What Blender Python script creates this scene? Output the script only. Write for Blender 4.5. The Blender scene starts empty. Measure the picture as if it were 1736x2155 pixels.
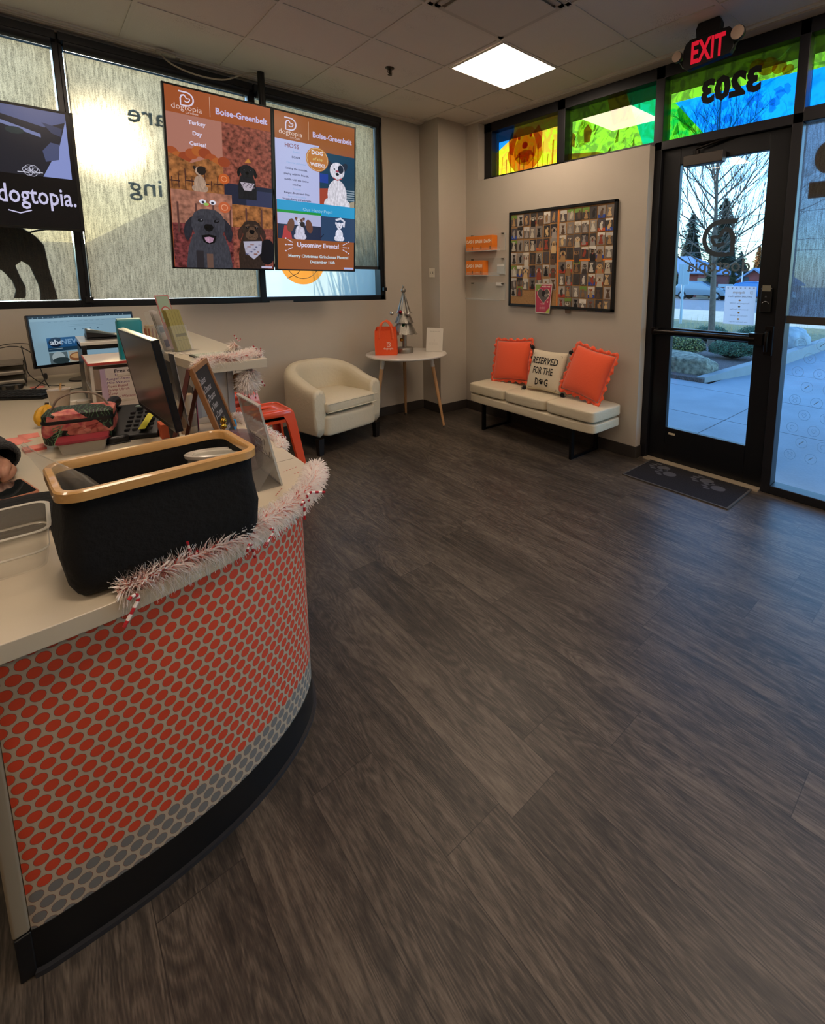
import bpy, bmesh, math, random
from mathutils import Vector, Matrix
from math import sin, cos, pi, radians

# ------------------------------------------------------------ camera
sc = bpy.context.scene
COL = sc.collection
PX_W, PX_H = 1736, 2155
F_PX, CX_PX, CY_PX = 1016.776, 1068.326, 737.353
YAW, PITCH, ROLL = 0.77773, -0.14541, 0.009125
cd = bpy.data.cameras.new('camera')
cam = bpy.data.objects.new('camera', cd); COL.objects.link(cam)
fw = Vector((sin(YAW)*cos(PITCH), cos(YAW)*cos(PITCH), sin(PITCH)))
rt = Vector((cos(YAW), -sin(YAW), 0)); up = rt.cross(fw)
r2 = cos(ROLL)*rt + sin(ROLL)*up; u2 = -sin(ROLL)*rt + cos(ROLL)*up
M = Matrix((r2, u2, -fw)).transposed().to_4x4(); M.translation = (0, 0, 1.457)
cam.matrix_world = M
cd.sensor_fit = 'HORIZONTAL'; cd.sensor_width = 36
cd.lens = F_PX*36/PX_W
cd.shift_x = (PX_W/2-CX_PX)/PX_W
cd.shift_y = (CY_PX-PX_H/2)/PX_W
cd.clip_start = 0.02; cd.clip_end = 500
sc.camera = cam
sc.view_settings.view_transform = 'Standard'; sc.view_settings.look = 'None'
sc.view_settings.gamma = 1; sc.view_settings.use_curve_mapping = False
sc.view_settings.exposure = 0.0

# ------------------------------------------------------------ light
SUN_E, SUN_D = radians(10.3), Vector((0.091, 0.979, 0.18)).normalized()
SKY_STRENGTH = 1.15
SUN_STRENGTH = 5.5
PANEL_STRENGTH = 22.0
w = bpy.data.worlds.new('sky'); sc.world = w; w.use_nodes = True
nt = w.node_tree; nt.nodes.clear()
sky = nt.nodes.new('ShaderNodeTexSky'); sky.sky_type = 'NISHITA'; sky.sun_disc = False
sky.sun_elevation = SUN_E; sky.sun_rotation = radians(5.3); sky.air_density = 1.0; sky.dust_density = 0.6; sky.ozone_density = 3.0
bgn = nt.nodes.new('ShaderNodeBackground'); bgn.inputs[1].default_value = SKY_STRENGTH
ow = nt.nodes.new('ShaderNodeOutputWorld')
tint = nt.nodes.new('ShaderNodeMix'); tint.data_type = 'RGBA'; tint.blend_type = 'MULTIPLY'; tint.inputs['Factor'].default_value = 1; tint.inputs[7].default_value = (.80, 1.02, 1.22, 1)
nt.links.new(sky.outputs[0], tint.inputs[6]); nt.links.new(tint.outputs[2], bgn.inputs[0]); nt.links.new(bgn.outputs[0], ow.inputs[0])
sl = bpy.data.lights.new('sun', 'SUN'); sl.energy = SUN_STRENGTH; sl.angle = radians(0.6); sl.color = (1.0, 0.90, 0.78)
so = bpy.data.objects.new('sun', sl); COL.objects.link(so); so.rotation_euler = SUN_D.to_track_quat('Z', 'Y').to_euler()
so.location = (0, 20, 12)

# ------------------------------------------------------------ materials
def lin(c):
    if isinstance(c, str):
        c = c.lstrip('#'); c = [int(c[i:i+2], 16)/255 for i in (0, 2, 4)]
    return tuple((x/12.92 if x <= .04045 else ((x+.055)/1.055)**2.4) for x in c)
MC = {}
def mat(name, c='#808080', rough=.6, metal=0., spec=.5, emit=None, es=1., alpha=None, trans=0., ior=1.45, noise=None, bump=None, sheen=0, coat=0):
    """noise=(scale, amount, stretch xyz) ; bump=(scale, strength)"""
    if name in MC: return MC[name]
    m = bpy.data.materials.new(name); MC[name] = m; m.use_nodes = True
    n = m.node_tree; b = n.nodes['Principled BSDF']; L = n.links
    b.inputs['Base Color'].default_value = (*lin(c), 1)
    b.inputs['Roughness'].default_value = rough; b.inputs['Metallic'].default_value = metal
    b.inputs['Specular IOR Level'].default_value = spec
    b.inputs['Transmission Weight'].default_value = trans; b.inputs['IOR'].default_value = ior
    b.inputs['Coat Weight'].default_value = coat; b.inputs['Sheen Weight'].default_value = sheen
    if emit: b.inputs['Emission Color'].default_value = (*lin(emit), 1); b.inputs['Emission Strength'].default_value = es
    if alpha is not None: b.inputs['Alpha'].default_value = alpha
    if noise or bump:
        tc = n.nodes.new('ShaderNodeTexCoord')
    if noise:
        mp = n.nodes.new('ShaderNodeMapping'); L.new(tc.outputs['Object'], mp.inputs[0])
        if len(noise) > 2: mp.inputs['Scale'].default_value = noise[2]
        nz = n.nodes.new('ShaderNodeTexNoise'); nz.inputs['Scale'].default_value = noise[0]; nz.inputs['Detail'].default_value = 6
        L.new(mp.outputs[0], nz.inputs[0])
        hs = n.nodes.new('ShaderNodeHueSaturation'); hs.inputs['Color'].default_value = (*lin(emit or c), 1)
        mr = n.nodes.new('ShaderNodeMapRange'); mr.inputs[1].default_value = .3; mr.inputs[2].default_value = .7
        mr.inputs[3].default_value = 1-noise[1]; mr.inputs[4].default_value = 1+noise[1]
        L.new(nz.outputs[0], mr.inputs[0]); L.new(mr.outputs[0], hs.inputs['Value']); L.new(hs.outputs[0], b.inputs['Emission Color' if emit else 'Base Color'])
    if bump:
        nb = n.nodes.new('ShaderNodeTexNoise'); nb.inputs['Scale'].default_value = bump[0]; nb.inputs['Detail'].default_value = 4
        L.new(tc.outputs['Object'], nb.inputs[0])
        bp = n.nodes.new('ShaderNodeBump'); bp.inputs['Strength'].default_value = bump[1]; bp.inputs['Distance'].default_value = .01
        L.new(nb.outputs[0], bp.inputs['Height']); L.new(bp.outputs[0], b.inputs['Normal'])
    return m
def ink(c, rough=.6): return mat('paint_'+c.strip('#'), c, rough)
def fur(c): return mat('screen_fur_'+c.strip('#'), '#040404', .18, emit=c, noise=(95, .3, (1, 1, .35)), es=.9)
def glow(c, s=.82):
    return mat('screen_%s_%d' % (c.strip('#'), int(s*100)), '#050505', .18, emit=c, es=s)
def thin_glass(name, tint='#ffffff', refl=.08, haze=0.0, hazec='#ffffff'):
    """one sheet of glazing: see-through, a mirror share that grows at grazing angles, optional frosted share"""
    if name in MC: return MC[name]
    m = bpy.data.materials.new(name); MC[name] = m; m.use_nodes = True; n = m.node_tree; n.nodes.clear(); L = n.links
    out = n.nodes.new('ShaderNodeOutputMaterial'); tr = n.nodes.new('ShaderNodeBsdfTransparent'); tr.inputs[0].default_value = (*lin(tint), 1)
    gl = n.nodes.new('ShaderNodeBsdfGlossy'); gl.inputs['Roughness'].default_value = .01
    fr = n.nodes.new('ShaderNodeLayerWeight'); fr.inputs[0].default_value = .25
    mr = n.nodes.new('ShaderNodeMapRange'); mr.inputs[3].default_value = refl; mr.inputs[4].default_value = .9
    mp = n.nodes.new('ShaderNodeMath'); mp.operation = 'POWER'; mp.inputs[1].default_value = 2.2
    L.new(fr.outputs['Facing'], mp.inputs[0]); L.new(mp.outputs[0], mr.inputs[0])
    mx = n.nodes.new('ShaderNodeMixShader'); L.new(mr.outputs[0], mx.inputs[0]); L.new(gl.outputs[0], mx.inputs[2])
    if haze > 0:
        tl = n.nodes.new('ShaderNodeBsdfTranslucent'); tl.inputs[0].default_value = (*lin(hazec), 1)
        m2 = n.nodes.new('ShaderNodeMixShader'); m2.inputs[0].default_value = haze
        L.new(tr.outputs[0], m2.inputs[1]); L.new(tl.outputs[0], m2.inputs[2]); L.new(m2.outputs[0], mx.inputs[1])
    else: L.new(tr.outputs[0], mx.inputs[1])
    L.new(mx.outputs[0], out.inputs[0]); return m
def film(name, c, clear=.75, amount=.5, scale=14, c2=None):
    """coloured printed window film: tinted clear share plus a translucent printed share, broken up by the print"""
    if name in MC: return MC[name]
    m = bpy.data.materials.new(name); MC[name] = m; m.use_nodes = True; n = m.node_tree; n.nodes.clear(); L = n.links
    out = n.nodes.new('ShaderNodeOutputMaterial'); tr = n.nodes.new('ShaderNodeBsdfTransparent'); tl = n.nodes.new('ShaderNodeBsdfTranslucent')
    tc = n.nodes.new('ShaderNodeTexCoord'); nz = n.nodes.new('ShaderNodeTexNoise'); nz.inputs['Scale'].default_value = scale; nz.inputs['Detail'].default_value = 3
    nz.inputs['Distortion'].default_value = 1.2
    L.new(tc.outputs['Object'], nz.inputs[0])
    mc = n.nodes.new('ShaderNodeMix'); mc.data_type = 'RGBA'
    rp = n.nodes.new('ShaderNodeMapRange'); rp.inputs[1].default_value = .45; rp.inputs[2].default_value = .58; rp.inputs[4].default_value = amount
    L.new(nz.outputs[0], rp.inputs[0]); L.new(rp.outputs[0], mc.inputs['Factor'])
    mc.inputs[6].default_value = (*[v*.8 for v in lin(c)], 1); mc.inputs[7].default_value = (*[v*.8 for v in lin(c2 or c)], 1)
    L.new(mc.outputs[2], tr.inputs[0]); L.new(mc.outputs[2], tl.inputs[0])
    mx = n.nodes.new('ShaderNodeMixShader'); mx.inputs[0].default_value = (1-clear)*.5
    L.new(tr.outputs[0], mx.inputs[1]); L.new(tl.outputs[0], mx.inputs[2]); L.new(mx.outputs[0], out.inputs[0]); return m

def paper_mat(name, c):
    if name in MC: return MC[name]
    m = bpy.data.materials.new(name); MC[name] = m; m.use_nodes = True; n = m.node_tree; n.nodes.clear()
    out = n.nodes.new('ShaderNodeOutputMaterial'); a = n.nodes.new('ShaderNodeBsdfDiffuse'); b = n.nodes.new('ShaderNodeBsdfTranslucent'); mx = n.nodes.new('ShaderNodeMixShader')
    a.inputs[0].default_value = b.inputs[0].default_value = (*lin(c), 1); mx.inputs[0].default_value = .6
    n.links.new(a.outputs[0], mx.inputs[1]); n.links.new(b.outputs[0], mx.inputs[2]); n.links.new(mx.outputs[0], out.inputs[0]); return m

# ------------------------------------------------------------ mesh helpers
class G:
    """collects shapes and links them as ONE mesh object"""
    def __init__(s): s.v = []; s.f = []; s.m = []; s.sm = []
    def add(s, vs, fs, m=0, smooth=False):
        o = len(s.v); s.v += [tuple(v) for v in vs]
        for f in fs: s.f.append(tuple(o+i for i in f)); s.m.append(m); s.sm.append(smooth)
        return s
    def box(s, x0, x1, y0, y1, z0, z1, m=0, T=None):
        x0, x1 = min(x0, x1), max(x0, x1); y0, y1 = min(y0, y1), max(y0, y1); z0, z1 = min(z0, z1), max(z0, z1)
        vs = [(x, y, z) for z in (z0, z1) for (x, y) in ((x0, y0), (x1, y0), (x1, y1), (x0, y1))]
        if T: vs = [T @ Vector(v) for v in vs]
        return s.add(vs, [(3, 2, 1, 0), (4, 5, 6, 7), (0, 1, 5, 4), (1, 2, 6, 5), (2, 3, 7, 6), (3, 0, 4, 7)], m)
    def loft(s, rings, m=0, cap=True, closed=True, smooth=True):
        n = len(rings[0]); vs = [p for r in rings for p in r]; fs = []
        for i in range(len(rings)-1):
            for j in range(n if closed else n-1):
                a = i*n+j; b = i*n+(j+1) % n; fs.append((a, b, b+n, a+n))
        s.add(vs, fs, m, smooth)
        if cap and closed:
            o = len(s.v)-len(vs)
            s.f.append(tuple(o+j for j in reversed(range(n)))); s.m.append(m); s.sm.append(False)
            s.f.append(tuple(o+(len(rings)-1)*n+j for j in range(n))); s.m.append(m); s.sm.append(False)
        return s
    def tube(s, pts, r, n=10, m=0, cap=True):
        pts = [Vector(p) for p in pts]; rs = r if hasattr(r, '__len__') else [r]*len(pts); rings = []
        up = None
        for i, p in enumerate(pts):
            d = (pts[min(i+1, len(pts)-1)]-pts[max(i-1, 0)])
            if d.length < 1e-9: d = Vector((0, 0, 1))
            d.normalize()
            if up is None: up = Vector((0, 0, 1)) if abs(d.z) < .9 else Vector((1, 0, 0))
            a = d.cross(up); a = a.normalized() if a.length > 1e-6 else Vector((1, 0, 0)); b = a.cross(d); up = b
            rings.append([p + rs[i]*(cos(2*pi*k/n)*a + sin(2*pi*k/n)*b) for k in range(n)])
        rings = [list(reversed(q)) for q in rings]
        return s.loft(rings, m, cap)
    def cyl(s, p, r, h, n=24, m=0, r2=None):
        x, y, z = p; r2 = r if r2 is None else r2
        return s.loft([[(x+q*cos(2*pi*k/n), y+q*sin(2*pi*k/n), zz) for k in range(n)] for q, zz in ((r, z), (r2, z+h))], m)
    def lathe(s, prof, c=(0, 0, 0), n=24, m=0):
        return s.loft([[(c[0]+max(q, 1e-4)*cos(2*pi*k/n), c[1]+max(q, 1e-4)*sin(2*pi*k/n), c[2]+z) for k in range(n)] for q, z in prof], m, cap=True)
    def prism(s, poly, z0, z1, m=0, smooth=False):
        return s.loft([[(x, y, z0) for x, y in poly], [(x, y, z1) for x, y in poly]], m, smooth=smooth)
    def ball(s, c, r, m=0, n=12, sq=(1, 1, 1)):
        rings = []
        for i in range(1, n): 
            a = pi*i/n-pi/2; rings.append([(c[0]+r*sq[0]*cos(a)*cos(2*pi*k/(2*n)), c[1]+r*sq[1]*cos(a)*sin(2*pi*k/(2*n)), c[2]+r*sq[2]*sin(a)) for k in range(2*n)])
        return s.loft(rings, m)
    def build(s, name, mats, parent=None, world=False, bevel=0, sub=0, auto=40):
        me = bpy.data.meshes.new(name); me.from_pydata([tuple(v) for v in s.v], [], s.f)
        if not isinstance(mats, (list, tuple)): mats = [mats]
        for q in mats: me.materials.append(q)
        me.polygons.foreach_set('material_index', s.m); me.polygons.foreach_set('use_smooth', s.sm); me.update()
        o = bpy.data.objects.new(name, me); COL.objects.link(o)
        if parent:
            o.parent = parent
            if world: o.matrix_parent_inverse = (Matrix.Translation(parent.location) @ parent.rotation_euler.to_matrix().to_4x4()).inverted()
        if bevel:
            b = o.modifiers.new('bevel', 'BEVEL'); b.width = bevel; b.segments = 2; b.limit_method = 'ANGLE'; b.angle_limit = radians(35)
            for p in me.polygons: p.use_smooth = True
            wn = o.modifiers.new('wn', 'WEIGHTED_NORMAL'); wn.keep_sharp = True
        if sub:
            q = o.modifiers.new('sub', 'SUBSURF'); q.levels = sub; q.render_levels = sub
        if any(s.sm) and not bevel and not sub: me.set_sharp_from_angle(angle=radians(auto))
        return o
def BX(name, b, m, parent=None, bevel=0, world=True): return G().box(*b).build(name, m, parent, world, bevel)
def tag(o, label, cat, group=None, kind=None):
    o['label'] = label; o['category'] = cat
    if group: o['group'] = group
    if kind: o['kind'] = kind
    return o
def st(o): o['kind'] = 'structure'; return o
def thing(name, label, cat, loc=(0, 0, 0), rz=0, group=None, rot=None):
    o = bpy.data.objects.new(name, None); COL.objects.link(o); o.location = loc; o.rotation_euler = rot or (0, 0, rz)
    o.empty_display_size = .05
    return tag(o, label, cat, group)
def copy_tree(o, parent=None):
    c = o.copy(); COL.objects.link(c)
    if parent is not None: c.parent = parent
    for ch in list(o.children): copy_tree(ch, c)
    return c

# ------------------------------------------------------------ flat printed / painted / lit pictures
TXT = {}
def text_geo(t, bold=0.0):
    k = (t, bold)
    if k in TXT: return TXT[k]
    cu = bpy.data.curves.new('t', 'FONT'); cu.body = t; cu.size = 1; cu.resolution_u = 2; cu.offset = bold
    o = bpy.data.objects.new('t', cu); COL.objects.link(o)
    dg = bpy.context.evaluated_depsgraph_get(); dg.update()
    me = o.evaluated_get(dg).to_mesh()
    vs = [(v.co.x, v.co.y) for v in me.vertices]; fs = [tuple(p.vertices) for p in me.polygons]
    o.evaluated_get(dg).to_mesh_clear(); bpy.data.objects.remove(o); bpy.data.curves.remove(cu)
    x0 = min(v[0] for v in vs); x1 = max(v[0] for v in vs)
    TXT[k] = ([(x-x0, y) for x, y in vs], fs, x1-x0); return TXT[k]
class Art:
    """flat picture in metres: u right, v up; every mark lies a hair above the last"""
    def __init__(s, step=.00025, clip=None): s.v = []; s.f = []; s.m = []; s.mats = []; s.l = 0; s.step = step; s.clip = clip
    def mi(s, m):
        if m not in s.mats: s.mats.append(m)
        return s.mats.index(m)
    def raw(s, vs, fs, m, same=False):
        if not same: s.l += 1
        o = len(s.v); d = s.l*s.step; s.v += [(x, y, d) for x, y in vs]; i = s.mi(m)
        if s.clip:
            s.v = s.v[:o]
            for f in fs:
                P = [vs[k] for k in f]
                for ax, lim, sg in ((0, s.clip[0], 1), (0, s.clip[2], -1), (1, s.clip[1], 1), (1, s.clip[3], -1)):
                    Q = []
                    for j in range(len(P)):
                        a, b = P[j-1], P[j]; ia, ib = sg*(a[ax]-lim) >= 0, sg*(b[ax]-lim) >= 0
                        if ia != ib: t = (lim-a[ax])/(b[ax]-a[ax]); Q.append((a[0]+t*(b[0]-a[0]), a[1]+t*(b[1]-a[1])))
                        if ib: Q.append(b)
                    P = Q
                    if len(P) < 3: break
                if len(P) >= 3: n0 = len(s.v); s.v += [(x, y, d) for x, y in P]; s.f.append(tuple(range(n0, n0+len(P)))); s.m.append(i)
            return s
        for f in fs: s.f.append(tuple(o+k for k in f)); s.m.append(i)
        return s
    def rect(s, u0, v0, u1, v1, m, same=False): return s.raw([(u0, v0), (u1, v0), (u1, v1), (u0, v1)], [(0, 1, 2, 3)], m, same)
    def poly(s, ps, m, same=False): return s.raw(ps, [tuple(range(len(ps)))], m, same)
    def ell(s, u, v, a, b, m, rot=0, n=20, same=False, a0=0, a1=2*pi):
        full = abs(a1-a0-2*pi) < 1e-6
        ps = [(a*cos(a0+(a1-a0)*k/(n if full else n-1)), b*sin(a0+(a1-a0)*k/(n if full else n-1))) for k in range(n)]
        return s.poly([(u+x*cos(rot)-y*sin(rot), v+x*sin(rot)+y*cos(rot)) for x, y in ps], m, same)
    def line(s, pts, w, m, same=False, closed=False):
        if not same: s.l += 1
        pts = [Vector(p) for p in pts]; n = len(pts); L = []; R = []
        for i, p in enumerate(pts):
            a = pts[(i-1) % n] if (closed or i > 0) else p; b = pts[(i+1) % n] if (closed or i < n-1) else p
            d = (b-a); d = d.normalized() if d.length > 1e-9 else Vector((1, 0)); q = Vector((-d.y, d.x))*w/2
            L.append(p+q); R.append(p-q)
        fs = [(i, (i+1) % n, n+(i+1) % n, n+i) for i in range(n if closed else n-1)]
        fs = [tuple(reversed(f)) for f in fs]
        return s.raw([tuple(p) for p in L+R], fs, m, True)
    def text(s, t, u, v, h, m, al='c', bold=0.0, wmax=None, slant=0, same=False, rot=0):
        vs, fs, wd = text_geo(t, bold); sx = h
        if wmax and wd*sx > wmax: sx = wmax/wd
        off = {'c': -wd*sx/2, 'l': 0, 'r': -wd*sx}[al]
        P = [(off+x*sx+slant*y*h, y*h) for x, y in vs]
        if rot: P = [(x*cos(rot)-y*sin(rot), x*sin(rot)+y*cos(rot)) for x, y in P]
        return s.raw([(u+x, v+y) for x, y in P], fs, m, same)
    def ring(s, u, v, r, w, m, n=24, a0=0, a1=2*pi, same=False):
        return s.line([(u+r*cos(a0+(a1-a0)*k/n), v+r*sin(a0+(a1-a0)*k/n)) for k in range(n+1)], w, m, same)
    def build(s, name, o, U, V, parent=None, world=True, flip=False):
        o, U, V = Vector(o), Vector(U).normalized(), Vector(V).normalized(); N = U.cross(V).normalized()
        if flip: N = -N
        me = bpy.data.meshes.new(name); me.from_pydata([tuple(o+U*x+V*y+N*z) for x, y, z in s.v], [], s.f)
        for m in s.mats: me.materials.append(m)
        me.polygons.foreach_set('material_index', s.m); me.update()
        ob = bpy.data.objects.new(name, me); COL.objects.link(ob)
        if parent:
            ob.parent = parent
            if world: ob.matrix_parent_inverse = (Matrix.Translation(parent.location) @ parent.rotation_euler.to_matrix().to_4x4()).inverted()
        return ob
def logo(a, u, v, s, m, same=False, wk=.1):
    """D-shaped emblem with a dog's head curl; (u,v) centre, s height"""
    w = wk*s
    a.line([(u-.48*s, v+.46*s), (u-.05*s, v+.46*s)] + [(u-.02*s+.46*s*sin(t)*1.0, v+.46*s*cos(t)) for t in [pi*k/14 for k in range(1, 14)]] + [(u-.05*s, v-.46*s), (u-.38*s, v-.46*s), (u-.38*s, v+.02*s), (u-.3*s, v+.2*s), (u-.12*s, v+.26*s)], w, m, same)
    a.line([(u-.12*s, v+.26*s), (u-.04*s, v+.10*s), (u+.03*s, v+.03*s), (u+.12*s, v+.05*s), (u+.2*s, v+.05*s), (u+.21*s, v-.04*s), (u+.12*s, v-.18*s), (u-.02*s, v-.21*s), (u-.15*s, v-.13*s)], w*.75, m)
def paw(a, u, v, s, m):
    a.ell(u, v-.12*s, .26*s, .22*s, m)
    for dx, dy in ((-.32, .12), (-.12, .3), (.12, .3), (.32, .12)): a.ell(u+dx*s, v+dy*s, .1*s, .14*s, m, same=True)
def dog_face(a, u, v, s, C, coat, muz, nose, ear, mouth=None, eye=None, eary=0.0):
    """head and shoulders; s = head width"""
    blob = lambda pts, m, same=False: a.poly([(u+x*s, v+y*s) for x, y in pts], C(m), same)
    blob([(-.42, -.30), (-.55, -.7), (-.62, -1.2), (-.6, -1.9), (.6, -1.9), (.62, -1.2), (.55, -.7), (.42, -.30), (0, -.1)], coat)
    for q in (-1, 1):
        blob([(q*x, y+eary) for x, y in ((.30, .36), (.46, .30), (.60, .12), (.66, -.12), (.62, -.34), (.54, -.40), (.46, -.22), (.40, 0))][::q], ear)
    blob([(.0, .47), (.20, .45), (.36, .34), (.45, .14), (.45, -.06), (.38, -.26), (.26, -.44), (.12, -.54), (-.12, -.54), (-.26, -.44), (-.38, -.26), (-.45, -.06), (-.45, .14), (-.36, .34), (-.20, .45)][::-1], coat)
    for q in (-1, 1): a.ell(u+q*.2*s, v+.22*s, .11*s, .05*s, C(muz), rot=q*-.35, same=q > 0)
    blob([(-.10, .16), (-.16, -.02), (-.27, -.16), (-.28, -.34), (-.16, -.46), (.16, -.46), (.28, -.34), (.27, -.16), (.16, -.02), (.10, .16)], muz)
    if mouth:
        blob([(-.20, -.32), (0, -.28), (.20, -.32), (.15, -.52), (0, -.58), (-.15, -.52)], nose); blob([(-.13, -.38), (0, -.35), (.13, -.38), (.09, -.50), (0, -.54), (-.09, -.50)], mouth)
    else: a.line([(u-.14*s, v-.34*s), (u-.05*s, v-.38*s), (u, v-.28*s), (u+.05*s, v-.38*s), (u+.14*s, v-.34*s)], .02*s, C(nose))
    blob([(-.13, -.06), (-.08, .02), (.08, .02), (.13, -.06), (.09, -.16), (0, -.20), (-.09, -.16)], nose)
    for q in (-1, 1):
        a.ell(u+q*.05*s, v-.09*s, .022*s, .018*s, C('#000000'), same=q > 0)
    for q in (-1, 1):
        a.ell(u+q*.21*s, v+.12*s, .07*s, .05*s, C(nose), same=q > 0)
    for q in (-1, 1):
        a.ell(u+q*.21*s, v+.12*s, .048*s, .042*s, C(eye or '#2a1a10'), same=q > 0)
    for q in (-1, 1): a.ell(u+q*.21*s+.014*s, v+.135*s, .014*s, .012*s, C('#b8b8c8'), same=q > 0)
def dog_sit(a, u, v, s, C, coat, patch=None, nose='#1c1815'):
    """sitting dog, front view; (u,v) = feet centre, s = height"""
    a.ell(u, v+.3*s, .2*s, .3*s, C(coat)); a.ell(u-.15*s, v+.12*s, .12*s, .12*s, C(coat), same=True); a.ell(u+.15*s, v+.12*s, .12*s, .12*s, C(coat), same=True)
    a.rect(u-.12*s, v, u-.03*s, v+.35*s, C(coat)); a.rect(u+.03*s, v, u+.12*s, v+.35*s, C(coat), same=True)
    for q in (-1, 1): a.ell(u+q*.14*s, v+.84*s, .06*s, .1*s, C(patch or coat), rot=-q*.6)
    a.ell(u, v+.76*s, .15*s, .16*s, C(coat)); a.ell(u, v+.68*s, .08*s, .09*s, C(coat))
    if patch: a.ell(u+.07*s, v+.8*s, .06*s, .08*s, C(patch))
    a.ell(u, v+.7*s, .035*s, .028*s, C(nose))
    for q in (-1, 1): a.ell(u+q*.06*s, v+.79*s, .015*s, .015*s, C(nose), same=True)
rnd = random.Random(7)
# ============================================================ SETTING
CZ = 3.067; YA = 4.50; XB = 3.45
WALLC = '#b4aa9b'
m_wall = mat('painted_wall', WALLC, .75, bump=(180, .08), noise=(3, .02))
m_base = mat('vinyl_baseboard', '#35302c', .45)
m_blk = mat('black_anodised_frame', '#101114', .35, metal=.3)
m_frame2 = mat('dark_frame', '#17171b', .4, metal=.2)

# plank floor
def floor_mat():
    m = bpy.data.materials.new('vinyl_plank_floor'); m.use_nodes = True; n = m.node_tree; L = n.links; N = n.nodes.new
    b = n.nodes['Principled BSDF']; tc = N('ShaderNodeTexCoord'); sep = N('ShaderNodeSeparateXYZ'); L.new(tc.outputs['Object'], sep.inputs[0])
    def M(op, a, c=None, d=None):
        q = N('ShaderNodeMath'); q.operation = op
        for i, x in enumerate((a, c, d)):
            if x is None: continue
            if isinstance(x, (int, float)): q.inputs[i].default_value = x
            else: L.new(x, q.inputs[i])
        return q.outputs[0]
    px = M('DIVIDE', M('ADD', sep.outputs[0], 20*.184-.62+.184), .184); ix = M('FLOOR', px); fx = M('FRACT', px)
    wn = N('ShaderNodeTexWhiteNoise'); wn.noise_dimensions = '1D'; L.new(ix, wn.inputs['W'])
    py = M('DIVIDE', M('ADD', sep.outputs[1], M('MULTIPLY', wn.outputs['Value'], 1.22)), 1.22); iy = M('FLOOR', py); fy = M('FRACT', py)
    cb = N('ShaderNodeCombineXYZ'); L.new(ix, cb.inputs[0]); L.new(iy, cb.inputs[1])
    w2 = N('ShaderNodeTexWhiteNoise'); w2.noise_dimensions = '2D'; L.new(cb.outputs[0], w2.inputs['Vector'])
    # grain: stretched noise, shifted per plank, with cathedral waves
    cg = N('ShaderNodeCombineXYZ'); L.new(M('MULTIPLY', sep.outputs[0], 46), cg.inputs[0]); L.new(M('MULTIPLY', sep.outputs[1], 5.5), cg.inputs[1]); L.new(M('MULTIPLY', w2.outputs['Value'], 60), cg.inputs[2])
    g1 = N('ShaderNodeTexNoise'); g1.inputs['Scale'].default_value = 1; g1.inputs['Detail'].default_value = 5; g1.inputs['Roughness'].default_value = .6; g1.inputs['Distortion'].default_value = .6; L.new(cg.outputs[0], g1.inputs[0])
    cg2 = N('ShaderNodeCombineXYZ'); L.new(M('MULTIPLY', sep.outputs[0], 7), cg2.inputs[0]); L.new(M('MULTIPLY', sep.outputs[1], .8), cg2.inputs[1]); L.new(M('MULTIPLY', w2.outputs['Value'], 37), cg2.inputs[2])
    g2 = N('ShaderNodeTexNoise'); g2.inputs['Scale'].default_value = 1; g2.inputs['Detail'].default_value = 2; g2.inputs['Distortion'].default_value = .8; L.new(cg2.outputs[0], g2.inputs[0])
    rings = M('FRACT', M('MULTIPLY', g2.outputs[0], 24))
    rings = M('ABSOLUTE', M('SUBTRACT', rings, .5))
    cg3 = N('ShaderNodeCombineXYZ'); L.new(M('MULTIPLY', sep.outputs[0], 300), cg3.inputs[0]); L.new(M('MULTIPLY', sep.outputs[1], 26), cg3.inputs[1])
    g3 = N('ShaderNodeTexNoise'); g3.inputs['Scale'].default_value = 1; g3.inputs['Detail'].default_value = 3; L.new(cg3.outputs[0], g3.inputs[0])
    f = M('ADD', M('ADD', M('MULTIPLY', g1.outputs[0], .62), M('MULTIPLY', rings, .34)), M('MULTIPLY', g3.outputs[0], .62))
    f = M('ADD', f, M('MULTIPLY', M('SUBTRACT', w2.outputs['Value'], .5), .10))
    f = M('ADD', f, M('MULTIPLY', M('SUBTRACT', g2.outputs[0], .5), .5))
    cr = N('ShaderNodeValToRGB'); L.new(f, cr.inputs[0]); e = cr.color_ramp.elements
    e[0].position = .42; e[0].color = (*lin('#1b1814'), 1); e[1].position = 1.0; e[1].color = (*lin('#675c50'), 1)
    x = cr.color_ramp.elements.new(.66); x.color = (*lin('#3b342d'), 1)
    # seams
    ex = M('MULTIPLY', M('MINIMUM', fx, M('SUBTRACT', 1, fx)), .184); ey = M('MULTIPLY', M('MINIMUM', fy, M('SUBTRACT', 1, fy)), 1.22)
    seam = M('LESS_THAN', M('MINIMUM', ex, ey), .0011)
    mx = N('ShaderNodeMix'); mx.data_type = 'RGBA'; L.new(M('MULTIPLY', seam, .75), mx.inputs['Factor']); L.new(cr.outputs[0], mx.inputs[6]); mx.inputs[7].default_value = (*lin('#15100d'), 1)
    L.new(mx.outputs[2], b.inputs['Base Color'])
    b.inputs['Roughness'].default_value = .42
    rr = N('ShaderNodeMapRange'); L.new(g3.outputs[0], rr.inputs[0]); rr.inputs[3].default_value = .34; rr.inputs[4].default_value = .52; L.new(rr.outputs[0], b.inputs['Roughness'])
    bp = N('ShaderNodeBump'); bp.inputs['Strength'].default_value = .25; bp.inputs['Distance'].default_value = .002; L.new(f, bp.inputs['Height']); L.new(bp.outputs[0], b.inputs['Normal'])
    return m
st(G().box(-3.4, 3.66, -3.4, 4.62, -.12, 0).build('floor', floor_mat()))

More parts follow.
